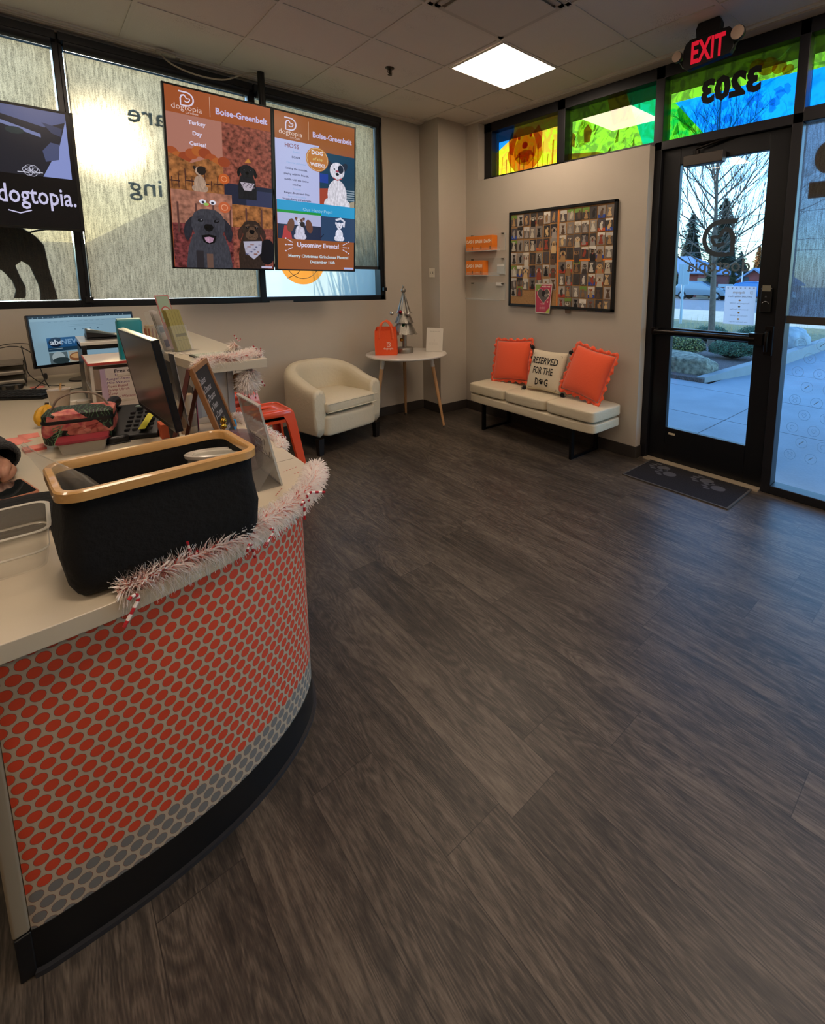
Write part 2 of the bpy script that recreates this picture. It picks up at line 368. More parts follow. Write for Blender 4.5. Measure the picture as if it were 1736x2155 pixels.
# ceiling tiles
def ceil_mat():
    m = mat('ceiling_tile', '#d6cdc0', .9); n = m.node_tree; L = n.links; b = n.nodes['Principled BSDF']
    tc = n.nodes.new('ShaderNodeTexCoord')
    nz = n.nodes.new('ShaderNodeTexNoise'); nz.inputs['Scale'].default_value = 160; nz.inputs['Detail'].default_value = 3; L.new(tc.outputs['Object'], nz.inputs[0])
    n2 = n.nodes.new('ShaderNodeTexNoise'); n2.inputs['Scale'].default_value = 2.2; n2.inputs['Detail'].default_value = 3; L.new(tc.outputs['Object'], n2.inputs[0])
    mr = n.nodes.new('ShaderNodeMapRange'); mr.inputs[1].default_value = .58; mr.inputs[2].default_value = .70; L.new(n2.outputs[0], mr.inputs[0])
    sp = n.nodes.new('ShaderNodeMath'); sp.operation = 'GREATER_THAN'; sp.inputs[1].default_value = .60; L.new(nz.outputs[0], sp.inputs[0])
    mu = n.nodes.new('ShaderNodeMath'); mu.operation = 'MULTIPLY'; L.new(mr.outputs[0], mu.inputs[0]); L.new(sp.outputs[0], mu.inputs[1])
    mx = n.nodes.new('ShaderNodeMix'); mx.data_type = 'RGBA'; L.new(mu.outputs[0], mx.inputs['Factor'])
    mx.inputs[6].default_value = (*lin('#d6cdc0'), 1); mx.inputs[7].default_value = (*lin('#8d7c6a'), 1)
    L.new(mx.outputs[2], b.inputs['Base Color'])
    bp = n.nodes.new('ShaderNodeBump'); bp.inputs['Strength'].default_value = .3; bp.inputs['Distance'].default_value = .004; L.new(nz.outputs[0], bp.inputs['Height']); L.new(bp.outputs[0], b.inputs['Normal'])
    return m
st(G().box(-3.4, 3.66, -3.4, 4.62, CZ, CZ+.1).build('ceiling', ceil_mat()))
GX = [3.045-.6096*k for k in range(11)]; GY = [3.795-.6096*k for k in range(12)]
g = G()
for x in GX: g.box(x-.012, x+.012, -3.3, YA, CZ-.006, CZ+.002)
for y in GY: g.box(-3.3, XB+.05, y-.012, y+.012, CZ-.0055, CZ+.002)
st(g.build('trim_1', mat('ceiling_grid_metal', '#cfc6b8', .5)))
g = G(); g.box(-3.3, 3.09, 4.405, YA, CZ-.012, CZ+.001); g.box(-3.3, 2.7, 4.43, YA, CZ-.022, CZ-.012)
g.box(XB-.03, XB+.08, 2.0, 4.17, CZ-.012, CZ+.001); g.box(XB-.03, XB+.1, -3.3, 2.0, CZ-.012, CZ+.001)
st(g.build('trim_2', mat('wall_angle', '#d8d0c2', .5), bevel=.002))

# wall with the shaded windows
WX0, WX1, WZ0, WZ1 = -1.6, 2.645, 1.238, 3.022
g = G(); g.box(-3.4, WX0, YA, YA+.14, 0, CZ); g.box(WX1, 3.66, YA, YA+.14, 0, CZ); g.box(WX0, WX1, YA, YA+.14, 0, WZ0); g.box(WX0, WX1, YA, YA+.14, WZ1, CZ)
st(g.build('wall_front', m_wall))
# corner column
st(G().box(3.09, XB+.02, 4.17, YA, 0, CZ).build('wall_column', m_wall))
# wall with the pin board, low wall below the clerestory
g = G(); g.box(XB, XB+.16, 3.965, YA, 0, CZ); g.box(XB, XB+.075, 1.99, 3.965, 0, 2.475); g.box(XB+.075, XB+.16, 2.0, 3.965, 0, 2.44)
g.box(XB, XB+.16, -3.4, 3.965, 3.045, CZ)
st(g.build('wall_right', m_wall))
st(G().box(-3.4, -3.3, -3.4, YA, 0, CZ).build('wall_left', m_wall))
g = G(); g.box(-3.3, 3.6, -3.4, -3.3, 0, CZ)
st(g.build('wall_back', m_wall))
st(G().box(XB+.02, XB+.16, -3.3, -1.9, 0, 3.045).build('wall_right_end', m_wall))
# baseboards
def baseboard(name, x0, x1, y0, y1):
    st(G().box(x0, x1, y0, y1, 0, .10).build(name, m_base, bevel=.004))
baseboard('baseboard_front', -3.3, 3.078, YA-.012, YA); baseboard('baseboard_column', 3.078, XB, 4.158, 4.17)
baseboard('baseboard_column_side', 3.078, 3.09, 4.17, YA-.012); baseboard('baseboard_right', XB-.012, XB, 1.978, 4.158)
baseboard('baseboard_right_end', XB, XB+.078, 1.978, 1.99)
# low curb strip at foot of baseboards

# storefront frame on the right
FX0, FX1 = 3.53, 3.64
def member(g, y0, y1, z0, z1, x0=FX0, x1=FX1): g.box(x0, x1, y0, y1, z0, z1)
g = G()
member(g, -1.9, 3.965, 2.955, 3.045)                # head
member(g, 3.85, 3.962, 2.475, 3.045)                 # far jamb
member(g, 2.885, 2.975, 2.475, 3.045)                # clerestory mullion
member(g, 1.935, 2.01, 0, 3.045)                     # mullion beside the door
member(g, .985, 1.047, 0, 3.045)                     # mullion right of door
member(g, 2.0, 3.965, 2.44, 2.513)                   # clerestory sill
member(g, .985, 2.0, 2.440, 2.505)                   # transom above door
member(g, -1.9, .985, 2.445, 2.53)                   # transom above side window
member(g, -1.9, .985, 0, .06); member(g, -.66, -.60, 0, 3.045); member(g, -1.9, -1.84, 0, 3.045)
st(g.build('window_frame_right', m_frame2, bevel=.004))
# glazing
m_clear = thin_glass('clear_glazing', '#f2fbfa', .05)
for k, (y0, y1, z0, z1) in enumerate(((2.975, 3.85, 2.513, 2.955), (2.01, 2.885, 2.513, 2.955), (1.047, 1.935, 2.505, 2.955), (-.60, .985, 2.53, 2.955), (-1.84, -.66, 2.53, 2.955), (-.60, .985, .06, 2.445), (-1.84, -.66, .06, 2.445))):
    g = G(); g.add([(3.575, y0, z0), (3.575, y1, z0), (3.575, y1, z1), (3.575, y0, z1)], [(0, 3, 2, 1)])
    st(g.build('window_%d' % (k+4), m_clear))

# coloured films on the clerestory
def A_B(y0, z0): return (3.585, y0, z0), (0, -1, 0), (0, 0, 1)   # u runs to the viewer's right (towards -y)
def film_pane(name, y0, y1, z0, z1, draw):
    a = Art(.0004); draw(a, y1-y0, z1-z0); o = a.build(name, (3.60, y1, z0), (0, -1, 0), (0, 0, 1)); return st(o)
f_or = film('film_orange', '#ff9a20', .55, .9, 11, '#e8c814'); f_red = film('film_red', '#d8301c', .5); f_yel = film('film_yellow', '#f4e21c', .6, .6, 20, '#e6a010')
f_lime = film('film_lime', '#b9d020', .6, .9, 12, '#7f8a20'); f_grn = film('film_green', '#1fb52c', .6, .9, 12, '#8bc81a'); f_teal = film('film_teal', '#0fae58', .6, .8, 9, '#0c9a30')
f_blue = film('film_blue', '#1aa3f2', .55, .8, 9, '#0a84d4'); f_cyan = film('film_cyan_light', '#6fd0ff', .8); f_brn = film('film_umber', '#9a6a2a', .6); f_dblue = film('film_deep_blue', '#1a6fa0', .6)
f_dgrn = film('film_dark_green', '#0a7a2c', .6); f_wht = film('film_white_line', '#dff6ff', .4); f_rose = film('film_rose', '#e08a70', .6)
f_lor = film('film_soft_orange', '#f2a050', .7); f_lye = film('film_soft_yellow', '#fff0a0', .8); f_lre = film('film_soft_red', '#e0806a', .7); f_lgr = film('film_soft_green', '#8ccf90', .7); f_lbl = film('film_soft_blue', '#c4e4f4', .7); f_lbr = film('film_soft_brown', '#b8a078', .7)
def d1(a, w, h):
    a.poly([(0, 0), (w, 0), (w, h), (w*.30, h), (w*.28, h*.80), (0, h*.55)], f_or); a.poly([(0, h*.55), (w*.28, h*.80), (w*.30, h), (0, h)], f_dblue, True)
    cx = w*.47; r = random.Random(3)
    def hd(k, m, j=.06):
        a.poly([(cx+k*w*cos(t)*(1+r.uniform(-j, j)), h*.46+k*1.9*h*sin(t)*(1+r.uniform(-j, j))) for t in [2*pi*i/26 for i in range(26)]], m)
    hd(.26, f_lor, .12); hd(.17, f_yel, .05)
    for q in (-1, 1): a.poly([(cx+q*.12*w, h*.78), (cx+q*.20*w, h*.92), (cx+q*.26*w, h*.74), (cx+q*.25*w, h*.45), (cx+q*.19*w, h*.40), (cx+q*.16*w, h*.60)], f_lre)
    a.ell(cx, h*.56, .045*w, .075*h, f_red); a.ell(cx-.09*w, h*.74, .022*w, .04*h, f_red); a.ell(cx+.09*w, h*.74, .022*w, .04*h, f_red)
    a.poly([(cx-.16*w, h*.28), (cx-.10*w, h*.42), (cx, h*.47), (cx+.10*w, h*.42), (cx+.16*w, h*.28), (cx+.08*w, h*.34), (cx+.05*w, h*.20), (cx-.05*w, h*.20), (cx-.08*w, h*.34)], f_lre)
    for k in range(14): a.line([(w*(.03+.071*k), 0), (w*(.04+.071*k), h*(.25+.4*r.random()))], .022*w*r.uniform(.4, 1), (f_lor, f_lye, f_lre)[k % 3])
def d2(a, w, h):
    a.poly([(0, 0), (w*.86, 0), (w*.66, h), (0, h)], f_lime); a.poly([(w*.66, h), (w*.86, 0), (w, 0), (w, h)], f_teal, True); a.poly([(w*.45, h), (w*.655, h), (w*.74, h*.55), (w*.52, h*.5)], f_lor)
    r = random.Random(5)
    for k in range(34):
        x, y = w*r.uniform(.02, .8), h*r.uniform(.02, .75); L_ = h*r.uniform(.12, .35); a_ = r.uniform(.6, 1.4); a.poly([(x, y), (x+.04*w*r.random(), y+.02*h), (x+L_*cos(a_)*.7, y+L_*sin(a_)), (x+L_*cos(a_)*.6, y+L_*sin(a_)*.8)], (f_lye, f_lbr, f_lgr, f_lbr)[k % 4])
    a.poly([(w*.10, h*.5), (w*.16, h*.72), (w*.26, h*.70), (w*.30, h*.5), (w*.24, h*.28), (w*.14, h*.24)], f_lye); a.poly([(w*.20, h*.30), (w*.19, h*.55), (w*.24, h*.64), (w*.29, h*.5), (w*.27, h*.3)], f_lre); a.poly([(w*.03, h*.32), (w*.05, h*.55), (w*.09, h*.5), (w*.08, h*.25)], f_lre); a.poly([(0, 0), (0, h*.16), (w*.35, h*.08), (w*.5, 0)], f_lre)
def d3(a, w, h):
    a.poly([(0, h), (0, h*.62), (w*.06, h*.62), (w, h*.60), (w, h)], f_lime); a.poly([(0, 0), (w*.34, 0), (w*.06, h*.62), (0, h*.62)], f_grn, True); a.poly([(w*.06, h*.62), (w*.34, 0), (w, 0), (w, h*.60)], f_blue, True)
    a.poly([(w*.08, h*.5), (w*.12, h*.56), (w*.18, h*.36), (w*.24, h*.22), (w*.20, h*.12), (w*.14, h*.2), (w*.10, h*.34)], f_lgr); a.poly([(w*.05, h*.1), (w*.09, h*.3), (w*.11, h*.12)], f_lgr)
    r = random.Random(8)
    for k in range(14):
        x, y = w*r.uniform(.38, .97), h*r.uniform(.04, .5); a.poly([(x+w*.045*r.uniform(.4, 1)*cos(t), y+h*.09*r.uniform(.4, 1)*sin(t)) for t in [2*pi*i/9 for i in range(9)]], f_lbl)
    a.ell(w*.83, h*.27, .025*w, .05*h, f_lbl)
    for x, y, q in ((.78, .78, .07), (.86, .72, .05), (.7, .84, .05), (.92, .66, .04)): a.ell(w*x, h*y, q*w, q*1.7*h, f_lor)
    a.line([(w*.70, h*.02), (w*.63, h*.16), (w*.66, h*.33), (w*.74, h*.5), (w*.84, h*.58), (w*.98, h*.66)], .008*w, f_wht)
    a.line([(w*.74, 0), (w*.74, h*.2), (w*.75, h*.34), (w*.78, h*.42)], .007*w, f_wht)
    a.line([(w*.70, h*.88), (w*.78, h*.82), (w*.86, h*.84), (w*.93, h*.96)], .01*w, f_wht)
def d4(a, w, h):
    a.rect(0, h*.55, w, h, f_lime); a.rect(0, 0, w, h*.55, f_blue, True); a.line([(0, h*.62), (w*.06, h*.6), (w*.1, h*.5)], .01*w, f_wht)
film_pane('trim_3', 2.975, 3.85, 2.513, 2.955, d1); film_pane('trim_4', 2.01, 2.885, 2.513, 2.955, d2)
film_pane('trim_5', 1.047, 1.935, 2.505, 2.955, d3); film_pane('trim_6', -.60, .985, 2.53, 2.955, d4)
a = Art(); a.text('3203', 0, 0, .205, ink('#08090a'), bold=.055)
tag(a.build('house_number', (3.57, 1.47, 2.72), (0, 1, 0), (0, 0, 1)), 'black street number 3203 on the coloured pane above the glass door, seen reversed', 'number')

# entrance door
d = st(thing('door_1', '', '')); del d['label']; del d['category']
d.location = (3.58, 1.5, 0)
g = G(); X0, X1 = 3.565, 3.61
g.box(X0, X1, 1.795, 1.945, .012, 2.44); g.box(X0, X1, 1.055, 1.18, .012, 2.44); g.box(X0, X1, 1.18, 1.795, 2.32, 2.44); g.box(X0, X1, 1.18, 1.795, .012, .29); g.box(X0, X1, 1.18, 1.795, 1.03, 1.094)
g.build('door_leaf', m_blk, d, True, bevel=.004)
g = G()
for z0, z1 in ((.29, 1.03), (1.094, 2.32)): g.add([(3.588, 1.18, z0), (3.588, 1.795, z0), (3.588, 1.795, z1), (3.588, 1.18, z1)], [(0, 3, 2, 1)])
g.build('door_glass', m_clear, d, True)
m_bar = mat('dark_bronze_metal', '#1a1614', .3, metal=.7)
g = G(); g.tube([(3.50, 1.90, 1.062), (3.50, 1.15, 1.068)], .021, 14); g.box(3.50, 3.566, 1.87, 1.93, 1.035, 1.09); g.box(3.485, 3.566, 1.10, 1.19, 1.03, 1.11)
g.build('push_bar', m_bar, d, True, bevel=.003)
hd = G(); hd.box(3.535, 3.566, 1.055, 1.105, .96, 1.16); hd.tube([(3.54, 1.08, 1.13), (3.50, 1.08, 1.12), (3.49, 1.08, 1.06), (3.50, 1.08, .99)], .012, 10)
hd.build('door_handle', m_bar, d, True, bevel=.004)
lk = G().box(3.53, 3.566, 1.078, 1.150, 1.25, 1.42).build('door_lock', mat('lock_black', '#0b0b0c', .25), d, True, bevel=.008)
a = Art(); a.rect(-.026, .035, .026, .075, mat('brushed_plate', '#8a8676', .35, metal=.6)); a.ring(0, -.055, .022, .003, ink('#9a9a9a'), a0=.3, a1=2.8); a.poly([(-.008, -.006), (.008, -.006), (0, .008)], ink('#3c3c40'))
a.build('lock_plate', (3.529, 1.114, 1.36), (0, -1, 0), (0, 0, 1), lk)
cl = G().box(3.50, 3.566, 1.46, 1.745, 2.285, 2.36).build('door_closer', mat('closer_grey', '#4a443f', .45, metal=.4), d, True, bevel=.006)
g = G(); g.tube([(3.53, 1.66, 2.365), (3.52, 1.66, 2.40), (3.54, 1.42, 2.445)], .009, 8); g.tube([(3.54, 1.42, 2.446), (3.535, 1.66, 2.432)], .008, 8); g.cyl((3.53, 1.66, 2.36), .022, .03)
g.build('closer_arm', m_bar, cl, True)
BX('threshold', (3.50, 3.66, 1.05, 1.945, .0, .012), mat('aluminium_threshold', '#b9aa92', .4, metal=.5), d)
BX('door_label', (3.5635, 3.5655, 1.71, 1.765, .235, .252), ink('#b5a88f'), d)
# door lettering: emblem and word on the glass, reversed from inside
a = Art(); dg = mat('vinyl_letter_grey', '#2c3740', .6)
logo(a, 0, 0, .25, dg, wk=.135); a.text('dogtopia', -.0, -.235, .13, mat('vinyl_letter_pale', '#566570', .6), bold=.01)
tag(a.build('door_emblem', (3.584, 1.475, 1.765), (0, 1, 0), (0, 0, 1)), 'grey vinyl emblem and reversed word on the glass door', 'emblem')
# notice taped to the door
t = thing('door_notice', 'white paper notice with paw border taped low on the glass door', 'notice', (3.583, 1.30, 1.29))
a = Art(); pp = paper_mat('notice_paper', '#d4d4dc'); gr = ink('#7d7a80')
a.rect(-.105, -.135, .105, .135, pp)
for k in range(7): paw(a, -.088+.029*k, .122, .014, gr)
logo(a, -.075, .092, .022, ink('#a79a8a')); a.text('dogtopia', .01, .085, .024, ink('#a79a8a'), bold=.01); a.text('DAYCARE Holiday Hours', 0, .058, .015, gr, wmax=.16, bold=.02)
for k, s_ in enumerate(('Thanksgiving Day: CLOSED', 'Christmas Eve: 7am-12pm', 'Christmas Day: CLOSED', 'New Years Eve: 7am-5pm')):
    a.text(s_, 0, .012-.044*k, .012, gr, wmax=.17); a.ell(0, .036-.044*k, .008, .006, ink(('#b08a5a', '#7a7a6a', '#a0803a', '#c09040')[k]))
a.build('sheet', (3.5835, 1.30, 1.29), (0, 1, 0), (0, 0, 1), t, flip=True)

# woven shade material
def shade_mat(name, c, clear, scale=(150, 14), strength=1.0):
    m = bpy.data.materials.new(name); MC[name] = m; m.use_nodes = True; n = m.node_tree; n.nodes.clear(); L = n.links; N = n.nodes.new
    out = N('ShaderNodeOutputMaterial'); tc = N('ShaderNodeTexCoord'); mp = N('ShaderNodeMapping'); mp.inputs['Scale'].default_value = (scale[0], scale[0], scale[1]); L.new(tc.outputs['Object'], mp.inputs[0])
    nz = N('ShaderNodeTexNoise'); nz.inputs['Scale'].default_value = 1; nz.inputs['Detail'].default_value = 5; L.new(mp.outputs[0], nz.inputs[0])
    n2 = N('ShaderNodeTexNoise'); n2.inputs['Scale'].default_value = 210; n2.inputs['Detail'].default_value = 2; L.new(tc.outputs['Object'], n2.inputs[0])
    ad = N('ShaderNodeMath'); ad.operation = 'ADD'; L.new(nz.outputs[0], ad.inputs[0]); L.new(n2.outputs[0], ad.inputs[1])
    cr = N('ShaderNodeMapRange'); cr.inputs[1].default_value = .7; cr.inputs[2].default_value = 1.3; cr.inputs[3].default_value = .35; cr.inputs[4].default_value = 1.4; L.new(ad.outputs[0], cr.inputs[0])
    hs = N('ShaderNodeHueSaturation'); hs.inputs['Color'].default_value = (*lin(c), 1); L.new(cr.outputs[0], hs.inputs['Value'])
    tl = N('ShaderNodeBsdfTranslucent'); L.new(hs.outputs[0], tl.inputs[0]); df = N('ShaderNodeBsdfDiffuse'); df.inputs[0].default_value = (*lin('#8a8478'), 1)
    tr = N('ShaderNodeBsdfTransparent'); L.new(hs.outputs[0], tr.inputs[0])
    rf = N('ShaderNodeBsdfRefraction'); rf.inputs['IOR'].default_value = 1.12; rf.inputs['Roughness'].default_value = .5; L.new(hs.outputs[0], rf.inputs[0])
    a1 = N('ShaderNodeMixShader'); a1.inputs[0].default_value = .25; L.new(tl.outputs[0], a1.inputs[1]); L.new(df.outputs[0], a1.inputs[2])
    a2 = N('ShaderNodeMixShader'); a2.inputs[0].default_value = clear; L.new(a1.outputs[0], a2.inputs[1]); L.new(tr.outputs[0], a2.inputs[2])
    a3 = N('ShaderNodeMixShader'); a3.inputs[0].default_value = .04; L.new(a2.outputs[0], a3.inputs[1]); L.new(rf.outputs[0], a3.inputs[2])
    L.new(a3.outputs[0], out.inputs[0]); return m
m_shadeA = shade_mat('woven_window_shade', '#82745e', .05)
m_shadeB = shade_mat('woven_door_side_shade', '#76808c', .30)

# front windows
g = G()
g.box(WX0, WX1, 4.52, 4.66, WZ0, 1.287); g.box(WX0, WX1, 4.535, 4.66, 2.955, WZ1); g.box(WX0, -1.54, 4.52, 4.66, WZ0, WZ1); g.box(2.598, WX1, 4.52, 4.66, WZ0, WZ1)
for x in (-.97, .252, 1.428): g.box(x, x+.052, 4.515, 4.66, WZ0, WZ1)
st(g.build('window_frame_front', m_blk, bevel=.004))
spans = ((-.918, .252), (.304, 1.428), (1.480, 2.598), (-1.54, -.97))
for k, (x0, x1) in enumerate(spans):
    st(G().add([(x0, 4.63, 1.287), (x1, 4.63, 1.287), (x1, 4.63, 2.955), (x0, 4.63, 2.955)], [(0, 1, 2, 3)]).build('window_%d' % (k+1) if k < 3 else 'window_20', thin_glass('frosted_glazing', '#f2fbfa', .05, .5, '#c8d4c8') if k == 2 else m_clear))
LB = ('grey woven roller shade behind the left television, lowered to the sill', 'grey woven roller shade with reversed lettering behind it, lowered to the sill', 'grey woven roller shade in the window by the corner, stopped short of the sill', 'grey woven roller shade at the far left end of the window wall')
for k, (x0, x1) in enumerate(spans):
    zb = 1.292 if k != 2 else 1.575
    t = thing('roller_shade', LB[k], 'shade', ((x0+x1)/2, 4.56, 2.93), group=None)
    g = G(); nseg = 24
    vs = []; fs = []
    for i in range(nseg+1):
        z = zb + (2.93-zb)*i/nseg
        for j in range(2): vs.append(((x0+.006, x1-.006)[j], 4.57, z))
    fs = [(2*i, 2*i+1, 2*i+3, 2*i+2) for i in range(nseg)]
    g.add(vs, fs); g.build('shade_cloth', m_shadeA, t, True)
    g = G(); g.tube([(x0+.004, 4.50, 2.965), (x1-.004, 4.50, 2.965)], .042, 16); g.box(x0-.02, x1+.02, 4.452, 4.52, 2.965, 3.014)
    g.build('cassette', mat('shade_cassette', '#14151a', .5), t, True)
    if k == 2: BX('bottom_bar', (x0+.004, x1-.004, 4.562, 4.578, 1.548, 1.578), mat('shade_bar', '#2c2824', .5), t)
    if k == 1: g = G(); g.tube([(x0+.01, 4.505, 2.95), (x0+.006, 4.505, 1.30)], .0022, 6); g.tube([(x0-.02, 4.505, 2.95), (x0-.016, 4.505, 1.30)], .0022, 6); g.box(x0-.03, x0+.015, 4.49, 4.515, 1.27, 1.31); g.build('pull_chain', mat('chain_black', '#0c0c0e', .3), t, True)
    if k == 2: BX('chain_bracket', (x1+.008, x1+.045, 4.47, 4.50, 1.33, 1.365), m_blk, t)
# decals on the front glass
dk = mat('window_vinyl_dark', '#3a3a36', .7)
for word, x, z, lab in (('are', .862, 2.575, 'upper dark reversed letters on the glass behind the second roller shade'), ('ing', .797, 2.06, 'lower dark reversed letters on the glass behind the second roller shade')):
    a = Art(); a.text(word, 0, 0, .185, dk, al='l', wmax=.262, bold=.01)
    tag(a.build('window_lettering', (x, 4.598, z), (-1, 0, 0), (0, 0, 1)), lab, 'lettering')
# big dog photo decal, hind half visible
a = Art(); db = mat('dog_decal_brown', '#1b120d', .8); d2m = mat('dog_decal_rust', '#5a3320', .8)
body = [(-.75, 1.83), (-.4, 1.84), (-.1, 1.80), (0, 1.77), (.06, 1.72), (.10, 1.66), (.105, 1.58), (.11, 1.50), (.12, 1.42), (.13, 1.34), (.135, 1.293), (.045, 1.293), (.05, 1.34), (.045, 1.40), (.03, 1.46), (.015, 1.52), (-.02, 1.55), (-.05, 1.52), (-.035, 1.45), (-.015, 1.38), (-.02, 1.32), (-.03, 1.305), (-.08, 1.305), (-.065, 1.36), (-.075, 1.42), (-.11, 1.48), (-.2, 1.56), (-.45, 1.6), (-.5, 1.45), (-.5, 1.3), (-.6, 1.3), (-.62, 1.5), (-.75, 1.6)]
a.poly(body, db); a.poly([(.01, 1.72), (.04, 1.69), (.09, 1.58), (.085, 1.52), (.03, 1.64)], d2m)
a.line([(.03, 1.735), (.07, 1.752), (.12, 1.765), (.2, 1.768)], .012, db)
tag(a.build('dog_decal', (0, 4.573, 0), (1, 0, 0), (0, 0, 1)), 'large dark dog picture on the window glass below the left television', 'decal')
a = Art(); oc = film('film_decal_orange', '#ff9a3c', .05); a.ell(1.845, 1.60, .205, .205, oc, n=48); wl = ink('#e8d9c0'); a.ring(1.845, 1.60, .15, .006, wl, n=48); a.line([(1.70, 1.45), (1.80, 1.50), (1.86, 1.62), (1.94, 1.56)], .006, wl)
tag(a.build('round_decal', (0, 4.615, 0), (1, 0, 0), (0, 0, 1)), 'round orange sticker on the corner window below the right television', 'decal')
# side shade right of door
t = thing('roller_shade', 'grey blue mesh shade with dark letters in the tall window right of the door', 'shade', (3.556, .2, 2.4))
g = G(); g.add([(3.556, -.595, 1.235), (3.556, .975, 1.235), (3.556, .975, 2.44), (3.556, -.595, 2.44)], [(0, 3, 2, 1)]); g.build('shade_cloth', m_shadeB, t, True)
BX('bottom_bar', (3.545, 3.567, -.598, .982, 1.188, 1.238), mat('shade_bar', '#2c2824', .5), t)
a = Art(); a.ell(0, 0, .085, .10, dk); a.rect(-.10, -.24, .3, -.14, dk); a.ell(.35, 0, .085, .1, dk)
a.build('dark_letter', (3.568, .83, 2.22), (0, -1, 0), (0, 0, 1), t)
# small marks on the low glass
a = Art(); lm = mat('etched_mark', '#86a6c4', .7); k = 0
for r in range(9):
    for c in range(13):
        u = .09+c*.125+(r % 2)*.062; v = .30+r*.095
        if u > 1.5: continue
        a.ring(u, v, .034, .0016, lm, n=20, same=True)
        q = (r+c) % 4
        if q == 0: a.ring(u, v-.006, .012, .0015, lm, n=8, same=True); a.ring(u-.012, v+.014, .005, .0014, lm, n=6, same=True); a.ring(u+.012, v+.014, .005, .0014, lm, n=6, same=True)
        elif q == 1: a.line([(u-.014, v-.012), (u+.012, v+.014)], .0045, lm, same=True)
        elif q == 2: a.ring(u, v, .014, .0016, lm, n=12, a0=.6, a1=4.6, same=True)
        else: a.line([(u, v-.016), (u-.015, v+.004), (u-.008, v+.014), (u, v+.006), (u+.008, v+.014), (u+.015, v+.004), (u, v-.016)], .0016, lm, same=True)
tag(a.build('glass_marks', (3.579, .985, 0), (0, -1, 0), (0, 0, 1)), 'pattern of small round etched marks on the tall window right of the door', 'decal')

# ceiling lights (panel in view plus the ones behind the camera)
m_panel = mat('led_panel_diffuser', '#ffffff', .5, emit='#ffe6cc', es=PANEL_STRENGTH)
m_pfr = mat('led_panel_frame', '#cfc8bb', .5)
def panel(cx, cy, label):
    t = thing('ceiling_light', label, 'light', (cx, cy, CZ-.004), group='square panel lights in the ceiling grid')
    BX('diffuser', (cx-.277, cx+.277, cy-.284, cy+.284, CZ-.007, CZ-.003), m_panel, t)
    g = G()
    for s_ in (-1, 1): g.box(cx+s_*.277, cx+s_*.292, cy-.292, cy+.292, CZ-.0085, CZ-.002); g.box(cx-.277, cx+.277, cy+s_*.284, cy+s_*.292, CZ-.0085, CZ-.002)
    g.build('frame', m_pfr, t, True)
panel(2.7575, 2.872, 'lit square ceiling light panel nearest the corner')
panel(2.74, .44, 'lit square ceiling light panel over the open floor by the storefront')
panel(.30, .44, 'lit square ceiling light panel above the camera side of the desk')
panel(.30, 2.87, 'lit square ceiling light panel above the reception desk')
panel(-1.9, 1.5, 'lit square ceiling light panel in the staff area')
panel(.30, -2.0, 'lit square ceiling light panel by the back wall')
panel(2.74, -2.0, 'lit square ceiling light panel in the back right corner')
t = thing('ceiling_vent', 'square white ceiling air vent plate beside the lit light panel', 'vent', (2.13, 2.26, CZ))
BX('plate', (1.9, 2.365, 2.025, 2.49, CZ-.035, CZ-.03), mat('vent_white', '#c8bfb2', .6), t, .002)
g = G()
for a0, a1, z in ((.30, .27, CZ-.008), (.27, .24, CZ-.02)):
    for s_ in (-1, 1): g.box(2.13+s_*a1, 2.13+s_*a0, 2.26-a0, 2.26+a0, z, z+.008); g.box(2.13-a0, 2.13+a0, 2.26+s_*a1, 2.26+s_*a0, z, z+.008)
g.build('surround', mat('vent_surround', '#b8afa2', .6), t, True)
t = thing('sprinkler', 'small bronze fire sprinkler in the ceiling tile left of the light', 'sprinkler', (2.149, 3.51, CZ))
mb = mat('sprinkler_metal', '#4d4436', .35, metal=.8)
G().lathe([(.034, 0), (.034, -.004), (.02, -.008), (.001, -.009)], (2.149, 3.51, CZ), 20).build('escutcheon', mb, t, True)
g = G(); g.cyl((2.149, 3.51, CZ-.045), .008, .04, 12); g.tube([(2.135, 3.51, CZ-.012), (2.132, 3.51, CZ-.035), (2.149, 3.51, CZ-.048), (2.166, 3.51, CZ-.035), (2.163, 3.51, CZ-.012)], .003, 6); g.cyl((2.149, 3.51, CZ-.052), .017, .003, 16); g.build('head', mb, t, True)

# exit sign hanging from ceiling
t = thing('exit_sign', 'black EXIT sign with red letters and two round lamps above the door', 'sign', (3.18, 1.46, 2.9))
me_ = mat('exit_black', '#0c0c0d', .5)
def yz_prism(g, pts, x0, x1, m=0): return g.loft([[(x0, y, z) for y, z in pts], [(x1, y, z) for y, z in pts]], m, smooth=False)
g = G(); yz_prism(g, [(1.62, 2.83), (1.62, 2.93), (1.605, 2.965), (1.575, 2.985), (1.335, 2.985), (1.31, 2.96), (1.30, 2.93), (1.30, 2.86), (1.32, 2.83), (1.59, 2.805)], 3.165, 3.205)
g.build('housing', me_, t, True, bevel=.003)
g = G(); yz_prism(g, [(1.54, 2.985), (1.545, 3.03), (1.53, CZ-.001), (1.40, CZ-.001), (1.385, 3.03), (1.39, 2.985)], 3.165, 3.215); g.build('canopy', me_, t, True, bevel=.004)
a = Art(); rd = mat('exit_red', '#3a0608', .4, emit='#e01830', es=.75)
a.text('EXIT', 0, -.066, .178, rd, bold=.03, wmax=.215); a.build('letters', (3.1645, 1.458, 2.903), (0, -1, 0), (0, 0, 1), t)
